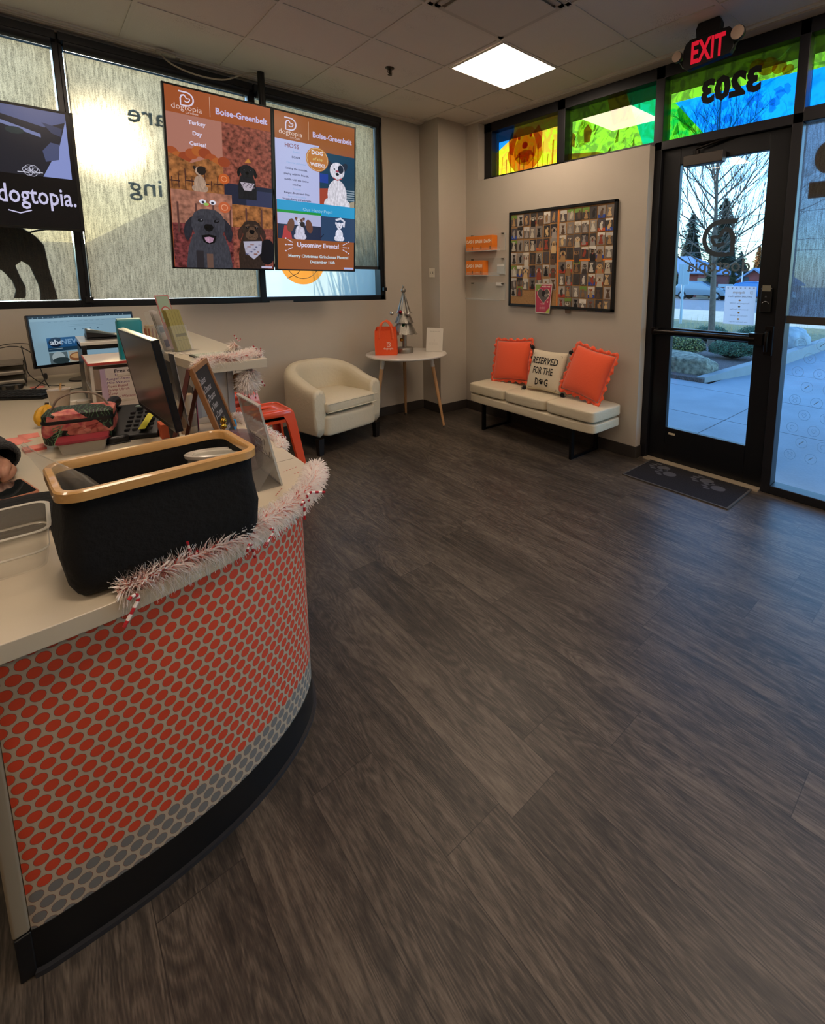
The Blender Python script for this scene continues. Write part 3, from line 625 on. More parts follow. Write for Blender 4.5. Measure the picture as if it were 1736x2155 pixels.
for y, z, r in ((1.655, 2.90, .034), (1.275, 2.925, .042)):
    g = G(); g.loft([[(3.15+x, y+q*cos(2*pi*k/24), z+q*sin(2*pi*k/24)) for k in range(24)] for x, q in ((.05, r*.5), (.02, r*.95), (.0, r), (-.004, r*.9))])
    lp = g.build('lamp_head', me_, t, True)
    g = G(); g.loft([[(3.145+x, y+q*cos(2*pi*k/24), z+q*sin(2*pi*k/24)) for k in range(24)] for x, q in ((0, r*.93), (-.003, r*.5), (-.004, r*.05))]); g.build('lens', mat('lamp_lens', '#b59d8a', .3), lp, True)
G().tube([(3.18, 1.655, 2.89), (3.18, 1.62, 2.83), (3.18, 1.56, 2.805)], .006, 8).build('lamp_bracket', me_, t, True); G().tube([(3.18, 1.275, 2.91), (3.18, 1.31, 2.85)], .008, 8).build('lamp_bracket', me_, t, True)
# ============================================================ TELEVISIONS
def plane_frame(x0, z0, y0, tilt, W, H):
    """origin at bottom left; u along +x, v up and leaning toward the room by tilt"""
    return Vector((x0, y0, z0)), Vector((1, 0, 0)), Vector((0, -sin(tilt), cos(tilt)))
def tv(name, label, x0, z0, y0, tilt, W, H, art, brow=.012):
    o, U, V = plane_frame(x0, z0, y0, tilt, W, H); N = U.cross(V)
    T = Matrix((U, V, N)).transposed().to_4x4(); T.translation = o
    t = thing(name, label, 'television', tuple(o+U*W/2))
    g = G(); g.box(0, W, 0, H, -.035, -.002, 0, T); g.box(W*.2, W*.8, H*.15, H*.75, -.075, -.035, 0, T)
    for b in ((0, W, 0, brow), (0, W, H-brow, H), (0, brow, 0, H), (W-brow, W, 0, H)): g.box(b[0], b[1], b[2], b[3], -.002, .003, 0, T)
    g.build('casing', mat('tv_casing', '#0a0a0b', .3), t, True)
    art.build('screen', tuple(o+U*brow+V*brow), U, V, t)
    return t
C = glow
m_leaf = mat('screen_leaves', '#040404', .2, emit='#8a4a3c', noise=(38, .75), es=.8); m_leaf2 = mat('screen_leaves_gold', '#040404', .2, emit='#9a6236', noise=(30, .7), es=.8); m_leaf3 = mat('screen_leaves_dark', '#040404', .2, emit='#6e3434', noise=(44, .8), es=.8)
W_, H_ = .692, 1.226; w, h = W_-.024, H_-.024
a = Art(clip=(0, 0, w, h))
a.rect(0, 0, w, h, C('#a3542c')); hb = h*.862
logo(a, .125, h*.944, .092, C('#e8dcf0')); a.text('dogtopia', .125, h*.885, .052, C('#e8c9c0')); a.text('DAYCARE', .155, h*.868, .017, C('#e8c9c0'))
a.rect(.262, h*.876, .265, h*.985, C('#d8b09a')); a.text('Boise-Greenbelt', .472, h*.90, .058, C('#cfc6ee'), bold=.03, wmax=.345)
a.rect(0, hb*.66, w*.5, hb, C('#b27868')); 
for k, s_ in enumerate(('Turkey', 'Day', 'Cuties!')): a.text(s_, w*.27, hb-.055-.068*k, .036, C('#e6dcf4'), bold=.03)
a.rect(w*.5, hb*.60, w, hb, m_leaf)
for k in range(9): a.ell(.02+.04*k, hb*.755-.03*sin(k*1.1), .04, .035, C(('#a8502a', '#b5622e', '#9a4426')[k % 3]))
a.poly([(0, hb*.52), (w*.5, hb*.52), (w*.5, hb*.70), (w*.35, hb*.745), (w*.2, hb*.70), (0, hb*.75)], m_leaf2)
for k in range(8): a.rect(.01+.04*k, hb*.53, .016+.04*k, hb*(.60+.03*(k % 3)), C('#4a2a24'))
for k in range(5): a.rect(.0+.09*k, hb*.57+.01*(k % 2), .06+.09*k, hb*.578+.01*(k % 2), C('#3c2422'))
dog_sit(a, w*.27, hb*.52, .185, fur, '#a88c78', '#2c221e'); a.ell(w*.27+.012, hb*.66, .028, .03, C('#241c1a'))
a.rect(w*.5, hb*.46, w, hb*.60, C('#24283c')); a.rect(w*.72, hb*.46, w, hb*.57, C('#363a58'))
dog_face(a, w*.735, hb*.695, .105, fur, '#1c1c20', '#1e1e20', '#060606', '#101012', eye='#2c2c30'); a.poly([(w*.66, hb*.62), (w*.81, hb*.62), (w*.775, hb*.565), (w*.70, hb*.565)], C('#bcb0bc')); a.poly([(w*.71, hb*.755), (w*.78, hb*.76), (w*.75, hb*.79)], C('#c8843c'))
for k in range(10): a.ell(w*.68+.009*k, hb*.59+.012*(k % 3), .006, .005, C('#6a5c6a'), same=True)
a.ell(w*.5, hb*.625, .036, .036, C('#c8602c')); a.ring(w*.5, hb*.625, .018, .004, C('#e89a6a'))
a.rect(0, 0, w*.57, hb*.52, m_leaf3); a.rect(w*.57, 0, w, hb*.46, m_leaf); a.rect(0, hb*.30, w*.57, hb*.52, mat('screen_leaves_pale', '#040404', .2, emit='#a6705c', noise=(26, .5), es=.8)); a.rect(w*.57, hb*.30, w, hb*.46, m_leaf2)
for k in range(6): a.rect(.03+.11*k, hb*.24, .042+.11*k, hb*.44, C('#5c3a34'))
dog_face(a, w*.33, hb*.30, .24, fur, '#3c3c44', '#34343c', '#0a0a0c', '#26262e', mouth='#b088a0', eye='#15151a', eary=-.1)
a.rect(w*.2, 0, w*.27, hb*.12, C('#2e2a2e')); a.rect(w*.3, 0, w*.36, hb*.1, C('#6a5046'))
for q in (-1, 1): a.ell(w*.33+q*.032, hb*.455, .022, .016, C('#e8e4f0')); a.ell(w*.33+q*.03, hb*.452, .009, .009, C('#303040'))
a.ell(w*.33, hb*.438, .012, .014, C('#c83a3a')); a.ell(w*.315, hb*.44, .018, .01, C('#98c060'))
a.ell(w*.49, hb*.43, .04, .04, C('#c8643c')); a.ring(w*.49, hb*.43, .02, .005, C('#e8a480'))
dog_face(a, w*.765, hb*.285, .155, fur, '#33261f', '#5c4434', '#0a0808', '#3a2620', eye='#140e0c', eary=-.12); a.ell(w*.93, hb*.13, .06, .1, C('#141012'))
a.poly([(w*.67, hb*.20), (w*.87, hb*.21), (w*.86, hb*.12), (w*.78, hb*.07), (w*.69, hb*.12)], C('#b4b0c4'))
for k in range(16): a.ell(w*.70+.012*(k % 9), hb*.11+.018*((k*3) % 5), .008, .006, C(('#5a5a7a', '#8a5a4a')[k % 2]), same=True)
a.rect(w*.86, .006, w*.98, .022, C('#c4bcd8'))
tv1 = tv('wall_television', 'left portrait television showing four autumn dog pictures, hanging from a ceiling pole', .748, 1.515, 4.185, .128, W_, H_, a)
# right screen
W2 = .682; w = W2-.024; a = Art(clip=(0, 0, w, h))
a.rect(0, 0, w, h, C('#9c5526')); logo(a, .122, h*.935, .095, C('#dcd4ee')); a.text('dogtopia', .122, h*.868, .052, C('#e8cfc4')); a.text('DAYCARE', .155, h*.848, .017, C('#e8c9c0'))
a.rect(.262, h*.858, .265, h*.975, C('#d0a88a')); a.text('Boise-Greenbelt', .465, h*.885, .058, C('#cfc6ee'), bold=.03, wmax=.335)
a.rect(0, h*.455, w*.53, h*.835, C('#bfc4f0')); dkc, blc = C('#3c3454'), C('#8ab4e4')
a.text('HOSS', .13, h*.79, .046, C('#8a5060'), bold=.01)
for s_, z, q in (('Breed', .762, blc), ('BOXER', .728, dkc), ('Favorite Activities', .692, blc), ('Getting the zoomies,', .655, dkc), ('playing with his friends,', .620, dkc), ('cuddle with the canine', .585, dkc), ('coaches', .555, dkc), ('Friends', .527, blc), ('Ranger, Bruno and Otis', .500, dkc), ('Personality traits', .478, blc), ('Snuggly,funny and adorable', .459, dkc)):
    a.text(s_, w*.245, h*z, .021, q, wmax=.26, bold=.02 if q is dkc else 0)
a.rect(w*.53, h*.42, w, h*.80, C('#1c3c54')); a.rect(w*.53, h*.42, w*.75, h*.55, C('#3a1c1c')); a.poly([(w*.53, h*.56), (w*.68, h*.57), (w*.70, h*.49), (w*.53, h*.44)], C('#a84428')); a.rect(w*.53, h*.60, w*.64, h*.66, C('#243e9a')); a.poly([(w*.68, h*.42), (w, h*.42), (w, h*.50), (w*.7, h*.44)], C('#a89a84'))
for k in range(5): a.rect(w*.84, h*(.50+.016*k), w, h*(.508+.016*k), C('#8a9aa8'))
dog_sit(a, w*.76, h*.42, .43, fur, '#d8d4de', '#26242c'); a.ell(w*.76, h*.690, .014, .008, C('#b04050')); a.line([(w*.70, h*.645), (w*.76, h*.63), (w*.82, h*.645)], .008, C('#b84a4a'))
a.ell(w*.50, h*.745, .094, .094, C('#c47824')); a.ring(w*.50, h*.745, .086, .003, C('#e8d8a8'))
a.text('DOG', w*.50, h*.775, .042, C('#f0e8f0'), bold=.03); a.text('of the', w*.50, h*.737, .034, C('#e8e08a'), slant=.25); a.text('WEEK!', w*.50, h*.698, .040, C('#f0e8f0'), bold=.03)
a.rect(0, h*.375, w, h*.455, C('#2ba0d6')); a.text('Our Happy Pups!', w*.5, h*.397, .036, C('#a8d8f0')); a.rect(0, h*.375, w*.54, h*.392, C('#1f9a3c'))
a.rect(0, h*.205, w*.535, h*.375, C('#262a44')); a.rect(0, h*.30, w*.535, h*.375, C('#b8bce4')); a.poly([(w*.05, h*.205), (w*.08, h*.29), (w*.15, h*.29), (w*.17, h*.205)], C('#b83c3c'))
dog_sit(a, w*.27, h*.205, .19, fur, '#ccc8dc', '#6a4030')
for q in (-1, 1): a.ell(w*.27+q*.075, h*.295, .028, .055, C('#6e4434'), rot=q*.2)
a.ell(w*.30, h*.305, .02, .022, C('#2a1c1e'))
a.rect(w*.535, h*.205, w, h*.375, C('#2e4466')); dog_sit(a, w*.78, h*.21, .17, fur, '#dcdcec'); a.line([(w*.73, h*.355), (w*.80, h*.368), (w*.85, h*.35), (w*.84, h*.31)], .018, C('#dcdcec')); a.line([(w*.53, h*.225), (w*.57, h*.25)], .006, C('#101020'))
a.text('Upcoming Events!', w*.5, h*.155, .052, C('#e4dcf4'), bold=.03, wmax=.36)
for q in (-1, 1):
    for k in (-1, 0, 1): a.line([(w*.5+q*.215, h*.165+k*.02), (w*.5+q*.255, h*.165+k*.04)], .006, C('#e4dcf4')); a.ell(w*.5+q*.27, h*.165+k*.05, .006, .006, C('#e4dcf4'))
a.text('Merrry Christmas Grinchmas Photos!', w*.51, h*.083, .034, C('#cfe0e8'), bold=.03, wmax=.54); a.text('December 16th', w*.55, h*.045, .034, C('#cfe0e8'), bold=.03)
a.rect(w*.84, .008, w*.975, .024, C('#b4bcec'))
tv2 = tv('wall_television', 'right portrait television with the boxer of the week, hanging from the ceiling pole', 1.448, 1.515, 4.155, .088, W2, H_, a)
# left screen
W0, H0 = 1.235, .712; w, h = W0-.03, H0-.03; a = Art(clip=(0, 0, w, h))
a.rect(0, 0, w, h, C('#06060a')); X = lambda f: w-f
a.rect(w-.95, h*.44, w-.02, h, C('#23242e'))
a.poly([(w-.95, h), (w-.02, h), (w-.02, h*.93), (w-.12, h*.86), (w-.3, h*.92), (w-.95, h*.96)], C('#5a628c')); a.poly([(w-.95, h*.92), (w-.3, h*.87), (w-.14, h*.80), (w-.14, h*.77), (w-.3, h*.84), (w-.95, h*.88)], C('#7c86b4'))
a.poly([(w-.02, h*.95), (w-.02, h*.44), (w-.15, h*.44), (w-.06, h*.72)], C('#8e9bd6')); a.poly([(w-.10, h*.74), (w-.06, h*.73), (w-.07, h*.60), (w-.13, h*.57), (w-.14, h*.66)], C('#4c5478'))
a.poly([(w-.13, h*.9), (w-.04, h*.87), (w-.05, h*.80), (w-.09, h*.82)], C('#3c4260')); a.ell(w-.25, h*.80, .04, .02, C('#2e3a3c'))
for k in range(6): a.ring(w-.20+.02*cos(k), h*.48+.015*sin(k), .018, .003, C('#c8c8dc'), n=10)
a.line([(w-.26, h*.46), (w-.15, h*.47)], .004, C('#d8d8e8'))
a.text('dogtopia.', w-.012, h*.20, .150, C('#d6d2f4'), al='r', bold=.012, wmax=.345)
a.line([(w-.32, h*.13), (w-.27, h*.11), (w-.22, h*.14)], .007, C('#d6d2f4'))
tv0 = tv('wall_television', 'landscape television at the left edge with camera picture above a white word', .2915-W0, 1.737, 4.185, .06, W0, H0, a, .015)
p = thing('television_pole', 'black ceiling pole carrying the two portrait televisions', 'pole', (1.472, 4.318, CZ))
m_pole = mat('pole_black', '#0a0a0c', .4)
G().cyl((1.472, 4.318, 1.75), .026, CZ-1.75-.001, 24).build('pole', m_pole, p, True)
g = G(); g.box(.95, 1.98, 4.262, 4.295, 2.12, 2.17); g.box(.95, 1.98, 4.25, 4.27, 1.92, 1.96); g.cyl((1.472, 4.318, 2.10), .04, .09, 20); g.build('bracket', m_pole, p, True, bevel=.002)
p = thing('television_mount', 'black mount carrying the landscape television at the left edge', 'mount', (-.25, 4.33, CZ))
G().cyl((-.25, 4.33, 2.0), .026, CZ-2.001, 20).build('pole', m_pole, p, True); BX('bracket', (-.5, 0, 4.26, 4.345, 2.0, 2.2), m_pole, p)
# cable looping from the ceiling edge to the pole
g = G(); pts = [(.83, 4.40, 3.05), (.85, 4.39, 3.0), (.93, 4.37, 2.955), (1.06, 4.36, 2.935), (1.2, 4.35, 2.945), (1.29, 4.34, 2.985), (1.36, 4.34, 3.03), (1.42, 4.33, 3.05), (1.46, 4.325, 3.05)]
def smoothp(p, n=4):
    p = [Vector(q) for q in p]; out = []
    for i in range(len(p)-1):
        a_, b_, c_, d_ = p[max(i-1, 0)], p[i], p[i+1], p[min(i+2, len(p)-1)]
        for k in range(n):
            t = k/n; out.append(.5*((2*b_)+(-a_+c_)*t+(2*a_-5*b_+4*c_-d_)*t*t+(-a_+3*b_-3*c_+d_)*t**3))
    return out+[p[-1]]
g.tube(smoothp(pts), .006, 8); tag(g.build('cable', mat('cable_white', '#a89c88', .5)), 'white cable looping from the ceiling edge to the television pole', 'cable')
g = G(); g.box(-1.5, .80, 4.43, 4.46, CZ-.034, CZ-.022); g.box(.80, .92, 4.38, 4.45, CZ-.036, CZ-.022); g.box(.95, 2.2, 4.44, 4.46, CZ-.032, CZ-.022)
tag(g.build('cable_raceway', mat('raceway', '#b5ab99', .5), bevel=.002), 'white cable raceway along the ceiling edge above the front windows', 'raceway')

# ============================================================ PIN BOARD, RACK, PAPERS
bd = thing('pin_board', 'large cork pin board in a black frame crowded with small dog photos', 'pin board', (XB, 2.86, 1.65))
BX('cork', (XB-.018, XB-.001, 2.26, 3.46, 1.215, 2.092), mat('cork', '#a07a50', .9, noise=(90, .18)), bd)
g = G(); 
for b in ((2.243, 3.472, 2.082, 2.106), (2.243, 3.472, 1.199, 1.223), (3.448, 3.472, 1.199, 2.106), (2.243, 2.267, 1.199, 2.106)): g.box(XB-.030, XB, *b)
g.build('frame', mat('board_frame', '#0e0d0c', .4), bd, True, bevel=.002)
g = G(); g.box(XB-.0195, XB-.018, 2.845, 2.858, 1.223, 2.082); g.box(XB-.0196, XB-.018, 2.28, 2.845, 1.622, 1.634); g.build('orange_ribbon', mat('ribbon_orange', '#e07a28', .6), bd, True)
def yz_at(u): return u
coats = ('#1c1816', '#b8ad98', '#8a6a48', '#a88458', '#3c342e', '#988e84', '#90402c', '#c8c0b0', '#5c4634', '#c8a878')
backs = ('#6a625c', '#574f4a', '#7c746c', '#3c3836', '#8a8278', '#4a4446', '#a49c92')
ORD = ('first', 'second', 'third', 'fourth', 'fifth', 'sixth', 'seventh', 'eighth')
def photo(y, z, wd, ht, side, row, col):
    r = random.Random(int(y*1000)*7+int(z*1000)); a = Art(.00012); rot = r.uniform(-.03, .03)
    bk = ink(r.choice(backs)); a.rect(-wd/2, -ht/2, wd/2, ht/2, bk)
    if r.random() < .35: a.poly([(-wd/2, ht/2), (wd/2, ht/2), (wd/2, ht*r.uniform(.1, .35)), (-wd/2, ht*r.uniform(.1, .35))], ink(r.choice(('#c8c0b0', '#6a8a3c', '#2c2a2c', '#b8b4ac', '#d8d2c4'))))
    if r.random() < .25: a.rect(-wd/2, -ht/2, wd/2, -ht*.22, ink(r.choice(('#a83c2c', '#2c4a9a', '#b8542c', '#7c2c24'))))
    ct = r.choice(coats); u0 = r.uniform(-.1, .1)*wd; I = lambda q: ink(q)
    k = r.random()
    if k < .6: dog_sit(a, u0, -ht*.46, ht*r.uniform(.78, .95), I, ct, r.choice(coats) if r.random() < .5 else None)
    elif k < .8: dog_face(a, u0, ht*.05, wd*.62, I, ct, r.choice(coats), '#14100e', r.choice(coats), '#a85a5a' if r.random() < .4 else None)
    else:
        a.ell(u0, -.1*ht, wd*.2, ht*.3, I(ct), rot=r.uniform(-.6, .6)); a.ell(u0+.1*wd, .2*ht, wd*.14, ht*.14, I(ct)); a.ell(u0+.12*wd, .18*ht, wd*.04, ht*.03, I('#14100e')); a.line([(u0-.1*wd, -.3*ht), (u0-.2*wd, -.45*ht)], wd*.06, I(ct)); a.line([(u0+.1*wd, -.3*ht), (u0+.14*wd, -.46*ht)], wd*.06, I(ct))
    x = XB-.0205-.0012*((row+col) % 3)
    o = a.build('dog_photo', (x, y, z), (0, -cos(rot), sin(rot)), (0, sin(rot), cos(rot)))
    return tag(o, 'small pinned dog photo, %s row, %s column of the %s half of the cork board' % (ORD[row], ORD[col], side), 'photo', 'dog photos pinned on the cork board')
for r_ in range(6):
    for c_ in range(7): photo(3.408-.084*c_+rnd.uniform(-.004, .004), 2.022-.121*r_+rnd.uniform(-.004, .004), .074, .106, 'left', r_, c_)
for c_ in range(2): photo(3.408-.084*c_, 1.345, .072, .096, 'left', 6, c_)
for r_ in range(8):
    for c_ in range(7): photo(2.796-.081*c_+rnd.uniform(-.004, .004), 2.018-.1085*r_-(.012 if r_ > 3 else 0)+rnd.uniform(-.003, .003), .072, .098, 'right', r_, c_)
t = thing('flyer', 'pink flyer with a heart shaped dog picture hanging below the cork board', 'flyer', (XB-.035, 3.0, 1.28))
a = Art(); a.poly([(-.108, .138), (.106, .138), (.075, -.138), (-.10, -.136)], ink('#d8ccc0')); a.poly([(-.100, .130), (.098, .130), (.068, -.130), (-.094, -.128)], ink('#b03a54')); a.poly([(-.100, .130), (-.02, .130), (-.06, .08), (-.1, .06)], ink('#7c9a48')); a.poly([(.068, -.13), (.02, -.13), (.075, -.08)], ink('#a8b84c'))
hp = [(.075*(abs(sin(t_))**3*(1 if sin(t_) > 0 else -1)), .0048*(13*cos(t_)-5*cos(2*t_)-2*cos(3*t_)-cos(4*t_))) for t_ in [2*pi*k/32 for k in range(32)]]
a.poly([(x*1.08-.0, y*1.08+.03) for x, y in hp], ink('#e8b8b0')); a.poly([(x, y+.03) for x, y in hp], ink('#5a5450')); a.ell(-.0, .045, .022, .03, ink('#1c1818')); a.ell(.03, .03, .02, .014, ink('#8a847c'))
a.text('MISSED YOU', .03, .105, .018, ink('#f0e4d8'), wmax=.12, bold=.02); a.text('CHLOE', -.01, -.055, .016, ink('#f0dcd8'))
for k in range(4): a.text('come and play with us', -.01, -.072-.012*k, .008, ink('#f0dcd8'), wmax=.12)
for k in range(5): paw(a, .07-.004*k, .11-.035*k, .02, ink('#e8d0b0'))
a.build('sheet', (XB-.032, 3.0, 1.285), (0, -1, 0), (0, .0, 1), t)
# acrylic rack
rk = thing('wall_rack', 'clear acrylic wall rack of three shallow pockets beside the cork board', 'rack', (XB, 3.8, 1.6))
m_ac = mat('acrylic', '#d8dcd8', .05, alpha=.09, spec=.8); m_ace = mat('acrylic_edge', '#d8dcd8', .1, alpha=.5)
for z0 in (1.75, 1.50, 1.25):
    g = G(); g.box(XB-.004, XB-.001, 3.545, 4.075, z0, z0+.175); g.box(3.365, XB-.001, 3.545, 4.075, z0-.003, z0); g.box(3.363, 3.366, 3.545, 4.075, z0, z0+.03 if z0 > 1.3 else z0+.012)
    g.build('pocket', m_ac, rk, True); g = G(); g.box(3.362, 3.367, 3.545, 4.075, z0-.005, z0+.001); g.box(XB-.005, XB-.001, 3.545, 3.549, z0, z0+.175); g.build('edge', m_ace, rk, True)
    g = G()
    for y in (3.575, 4.045): g.tube([(XB, y, z0+.165), (XB-.028, y, z0+.165)], .0075, 12)
    g.build('standoff', mat('steel', '#77726a', .3, metal=.9), rk, True)
m_box = mat('dash_orange', '#e0781c', .6); m_box2 = mat('dash_orange_side', '#e8943c', .6)
def dash(y1, z0, label, wid=.137, ht=.150):
    t = thing('leaflet_pack', label, 'box', (3.40, y1-wid/2, z0), group='orange leaflet packs in the acrylic rack')
    g = G().box(3.372, XB-.006, y1-wid, y1, z0+.001, z0+ht); g.build('pack', m_box, t, True, bevel=.001)
    a = Art(); wt = ink('#efe2cc'); a.text('DASH', wid*.5, ht*.52, .046, wt, bold=.03, wmax=wid*.80); a.rect(.004, ht*.42, wid-.004, ht*.425, ink('#c8a06a')); a.rect(wid*.72, ht*.06, wid*.84, ht*.28, ink('#7a4a22')); a.line([(.02, ht*.16), (wid*.5, ht*.16)], .003, ink('#e8c090'))
    a.build('front', (3.3715, y1, z0), (0, -1, 0), (0, 0, 1), t)
dash(4.075, 1.752, 'orange DASH leaflet pack at the corner end of the upper rack pocket'); dash(3.937, 1.752, 'orange DASH leaflet pack in the middle of the upper rack pocket'); dash(3.799, 1.752, 'orange DASH leaflet pack at the board end of the upper rack pocket')
dash(4.075, 1.502, 'orange DASH leaflet pack at the corner end of the second rack pocket'); dash(3.937, 1.502, 'second orange DASH leaflet pack in the second rack pocket')
t = thing('card_holder', 'small clear card pouch with white trim on the second rack pocket', 'card', (XB-.01, 3.60, 1.58)); g = G().box(XB-.012, XB-.006, 3.55, 3.66, 1.515, 1.615); g.build('pouch', m_ace, t, True); BX('trim', (XB-.013, XB-.012, 3.552, 3.658, 1.595, 1.607), ink('#dcd8d0'), t)
tag(BX('white_label', (XB-.012, XB-.006, 3.575, 3.675, 1.395, 1.428), ink('#d8d4cc')), 'small white paper label on the lowest rack pocket', 'label')
t = thing('wall_switch', 'beige rectangular switch plate on the side of the corner column', 'switch', (3.09, 4.33, 1.52))
BX('plate', (3.084, 3.09, 4.255, 4.345, 1.475, 1.57), mat('switch_plate', '#dcd2be', .5), t, .002)
g = G(); g.box(3.081, 3.084, 4.275, 4.285, 1.51, 1.535); g.box(3.081, 3.084, 4.315, 4.325, 1.51, 1.535); g.build('toggle', mat('switch_toggle', '#8a8270', .5), t, True)

# ============================================================ BENCH AND CUSHIONS
m_wl = mat('cream_leather', '#cfc3a8', .42, bump=(45, .25), spec=.4)
t = thing('bench', 'cream leather bench with three seat pads on black metal legs', 'bench', (3.22, 2.865, 0))
def soft(x0, x1, y0, y1, z0, z1, r, parent, name, m, n=(8, 10, 4), puff=.006, seed=0):
    """upholstered block with rounded edges, slightly swollen and wrinkled"""
    rr = random.Random(seed); g = G(); nx, ny, nz = n; bm = bmesh.new()
    bmesh.ops.create_cube(bm, size=1); bmesh.ops.subdivide_edges(bm, edges=bm.edges[:], cuts=5, use_grid_fill=True)
    cx, cy, cz = (x0+x1)/2, (y0+y1)/2, (z0+z1)/2; hx, hy, hz = (x1-x0)/2, (y1-y0)/2, (z1-z0)/2
    for v in bm.verts:
        p = Vector((v.co.x*2*hx, v.co.y*2*hy, v.co.z*2*hz)); q = Vector((max(-hx+r, min(hx-r, p.x)), max(-hy+r, min(hy-r, p.y)), max(-hz+r, min(hz-r, p.z))))
        d = p-q
        if d.length > 1e-6: p = q+d.normalized()*r
        a_ = (1-(p.x/hx)**2), (1-(p.y/hy)**2), (1-(p.z/hz)**2)
        p.z += (1 if p.z > 0 else -.2)*puff*a_[0]*a_[1]*abs(p.z)/hz; p.x += rr.uniform(-1, 1)*.0012; p.y += rr.uniform(-1, 1)*.0012; p.z += rr.uniform(-1, 1)*.0008
        v.co = (cx+p.x, cy+p.y, cz+p.z)
    me = bpy.data.meshes.new(name); bm.to_mesh(me); bm.free(); me.materials.append(m)
    for f in me.polygons: f.use_smooth = True
    o = bpy.data.objects.new(name, me); COL.objects.link(o); q = o.modifiers.new('sub', 'SUBSURF'); q.levels = q.render_levels = 2
    if parent: o.parent = parent; o.matrix_parent_inverse = (Matrix.Translation(parent.location) @ parent.rotation_euler.to_matrix().to_4x4()).inverted()
    return o
soft(3.012, 3.428, 2.112, 3.622, .255, .345, .018, t, 'base', m_wl, puff=0)
for k in range(3): soft(3.01, 3.43, 2.11+.5045*k, 2.11+.5045*k+.5025, .345, .452, .022, t, 'seat_pad', m_wl, seed=k, puff=.008)
g = G(); m_leg = mat('black_steel', '#0b0b0c', .4, metal=.4)
for y in (2.34, 3.42):
    lg = G(); lg.box(3.03, 3.07, y-.012, y+.012, 0, .256); lg.box(3.37, 3.41, y-.012, y+.012, 0, .256); lg.box(3.07, 3.37, y-.012, y+.012, 0, .022); lg.box(3.07, 3.37, y-.012, y+.012, .236, .256)
    lg.build('leg', m_leg, t, True, bevel=.002)
def cushion(name, label, w, h, th, m, loc, rot, ruffle=None, art=None, extra=None):
    t = thing(name, label, 'cushion', loc, rot=rot)
    bm = bmesh.new(); N = 18; vs = {}
    r = random.Random(len(label))
    for side in (1, -1):
        for i in range(N+1):
            for j in range(N+1):
                u, v = i/N*2-1, j/N*2-1
                e = max(0, (1-u**2))*max(0, (1-v**2)); pin = 1-.07*(1-abs(u))*0; sx = 1-.06*(1-v*v)*0
                x = u*w/2*(1-.055*(1-abs(v))**1.0*(abs(u)**3)); z = v*h/2*(1-.055*(1-abs(u))*(abs(v)**3))
                y = side*th/2*(e**.42); wr = .004*sin(9*u+5*v+r.random())*(e**.3)*(1 if side > 0 else 0)
                if (i in (0, N) or j in (0, N)):
                    key = (i, j, 0)
                    if key not in vs: vs[key] = bm.verts.new((x, 0, z))
                else: vs[(i, j, side)] = bm.verts.new((x, y+wr, z))
    gk = lambda i, j, s: vs[(i, j, 0)] if (i in (0, N) or j in (0, N)) else vs[(i, j, s)]
    for s in (1, -1):
        for i in range(N):
            for j in range(N):
                q = [gk(i, j, s), gk(i+1, j, s), gk(i+1, j+1, s), gk(i, j+1, s)]
                if s > 0: q.reverse()
                if len(set(q)) > 2:
                    try: bm.faces.new(q)
                    except ValueError: pass
    me = bpy.data.meshes.new('cover'); bm.to_mesh(me); bm.free(); me.materials.append(m)
    for f in me.polygons: f.use_smooth = True
    o = bpy.data.objects.new('cover', me); COL.objects.link(o); o.parent = t; q = o.modifiers.new('s', 'SUBSURF'); q.levels = q.render_levels = 1
    if ruffle:
        g = G(); n = 120; inner = []; outer = []; per = []
        for k in range(n):
            s = 4*k/n; e, f = int(s), s-int(s); P = [(-1, -1), (1, -1), (1, 1), (-1, 1)]; a_, b_ = P[e], P[(e+1) % 4]; u, v = a_[0]+(b_[0]-a_[0])*f, a_[1]+(b_[1]-a_[1])*f
            x = u*w/2*(1-.055*(1-abs(v))*(abs(u)**3)); z = v*h/2*(1-.055*(1-abs(u))*(abs(v)**3))
            d = Vector((u if abs(u) > .999 else u*.15, 0, v if abs(v) > .999 else v*.15)).normalized()
            wv = .72+.28*sin(2*pi*k/n*22); inner.append((x*.985, 0, z*.985)); outer.append((x+d.x*ruffle*wv, .009*sin(2*pi*k/n*39+1), z+d.z*ruffle*wv))
        vs_ = inner+outer; g.add(vs_, [(k, (k+1) % n, n+(k+1) % n, n+k) for k in range(n)], 0, True)
        rf = g.build('ruffle', m, t); s_ = rf.modifiers.new('so', 'SOLIDIFY'); s_.thickness = .002
    return t, o
m_or = mat('orange_linen', '#e4552c', .85, bump=(160, .3), sheen=.3); m_cr = mat('cream_canvas', '#cdc0a6', .85, bump=(200, .25))
def aim(xn, yn, zn, roll=0):
    """cushion local -y faces the given normal"""
    n = Vector((xn, yn, zn)).normalized(); zt = Vector((0, 0, 1)); zt = (zt-n*zt.dot(n)).normalized(); x = zt.cross(n)*-1
    R = Matrix((-(zt.cross(-n)) * -1, -n, zt)).transposed(); x = (-n).cross(zt); R = Matrix((x, -n, zt)).transposed()
    return (R @ Matrix.Rotation(roll, 3, 'Y')).to_euler()
cushion('cushion', 'orange ruffled cushion leaning at the corner end of the bench', .40, .395, .13, m_or, (3.31, 3.30, .675), aim(-.95, -.22, .30, -.06), ruffle=.034)
cushion('cushion', 'orange ruffled cushion leaning at the door end of the bench, tilted', .41, .41, .15, m_or, (3.265, 2.36, .69), aim(-.93, -.02, .36, .16), ruffle=.036)
t, cv = cushion('cushion', 'cream cushion printed RESERVED FOR THE DOG between the two orange cushions', .385, .385, .13, m_cr, (3.255, 2.80, .645), aim(-.93, -.12, .30, .02))
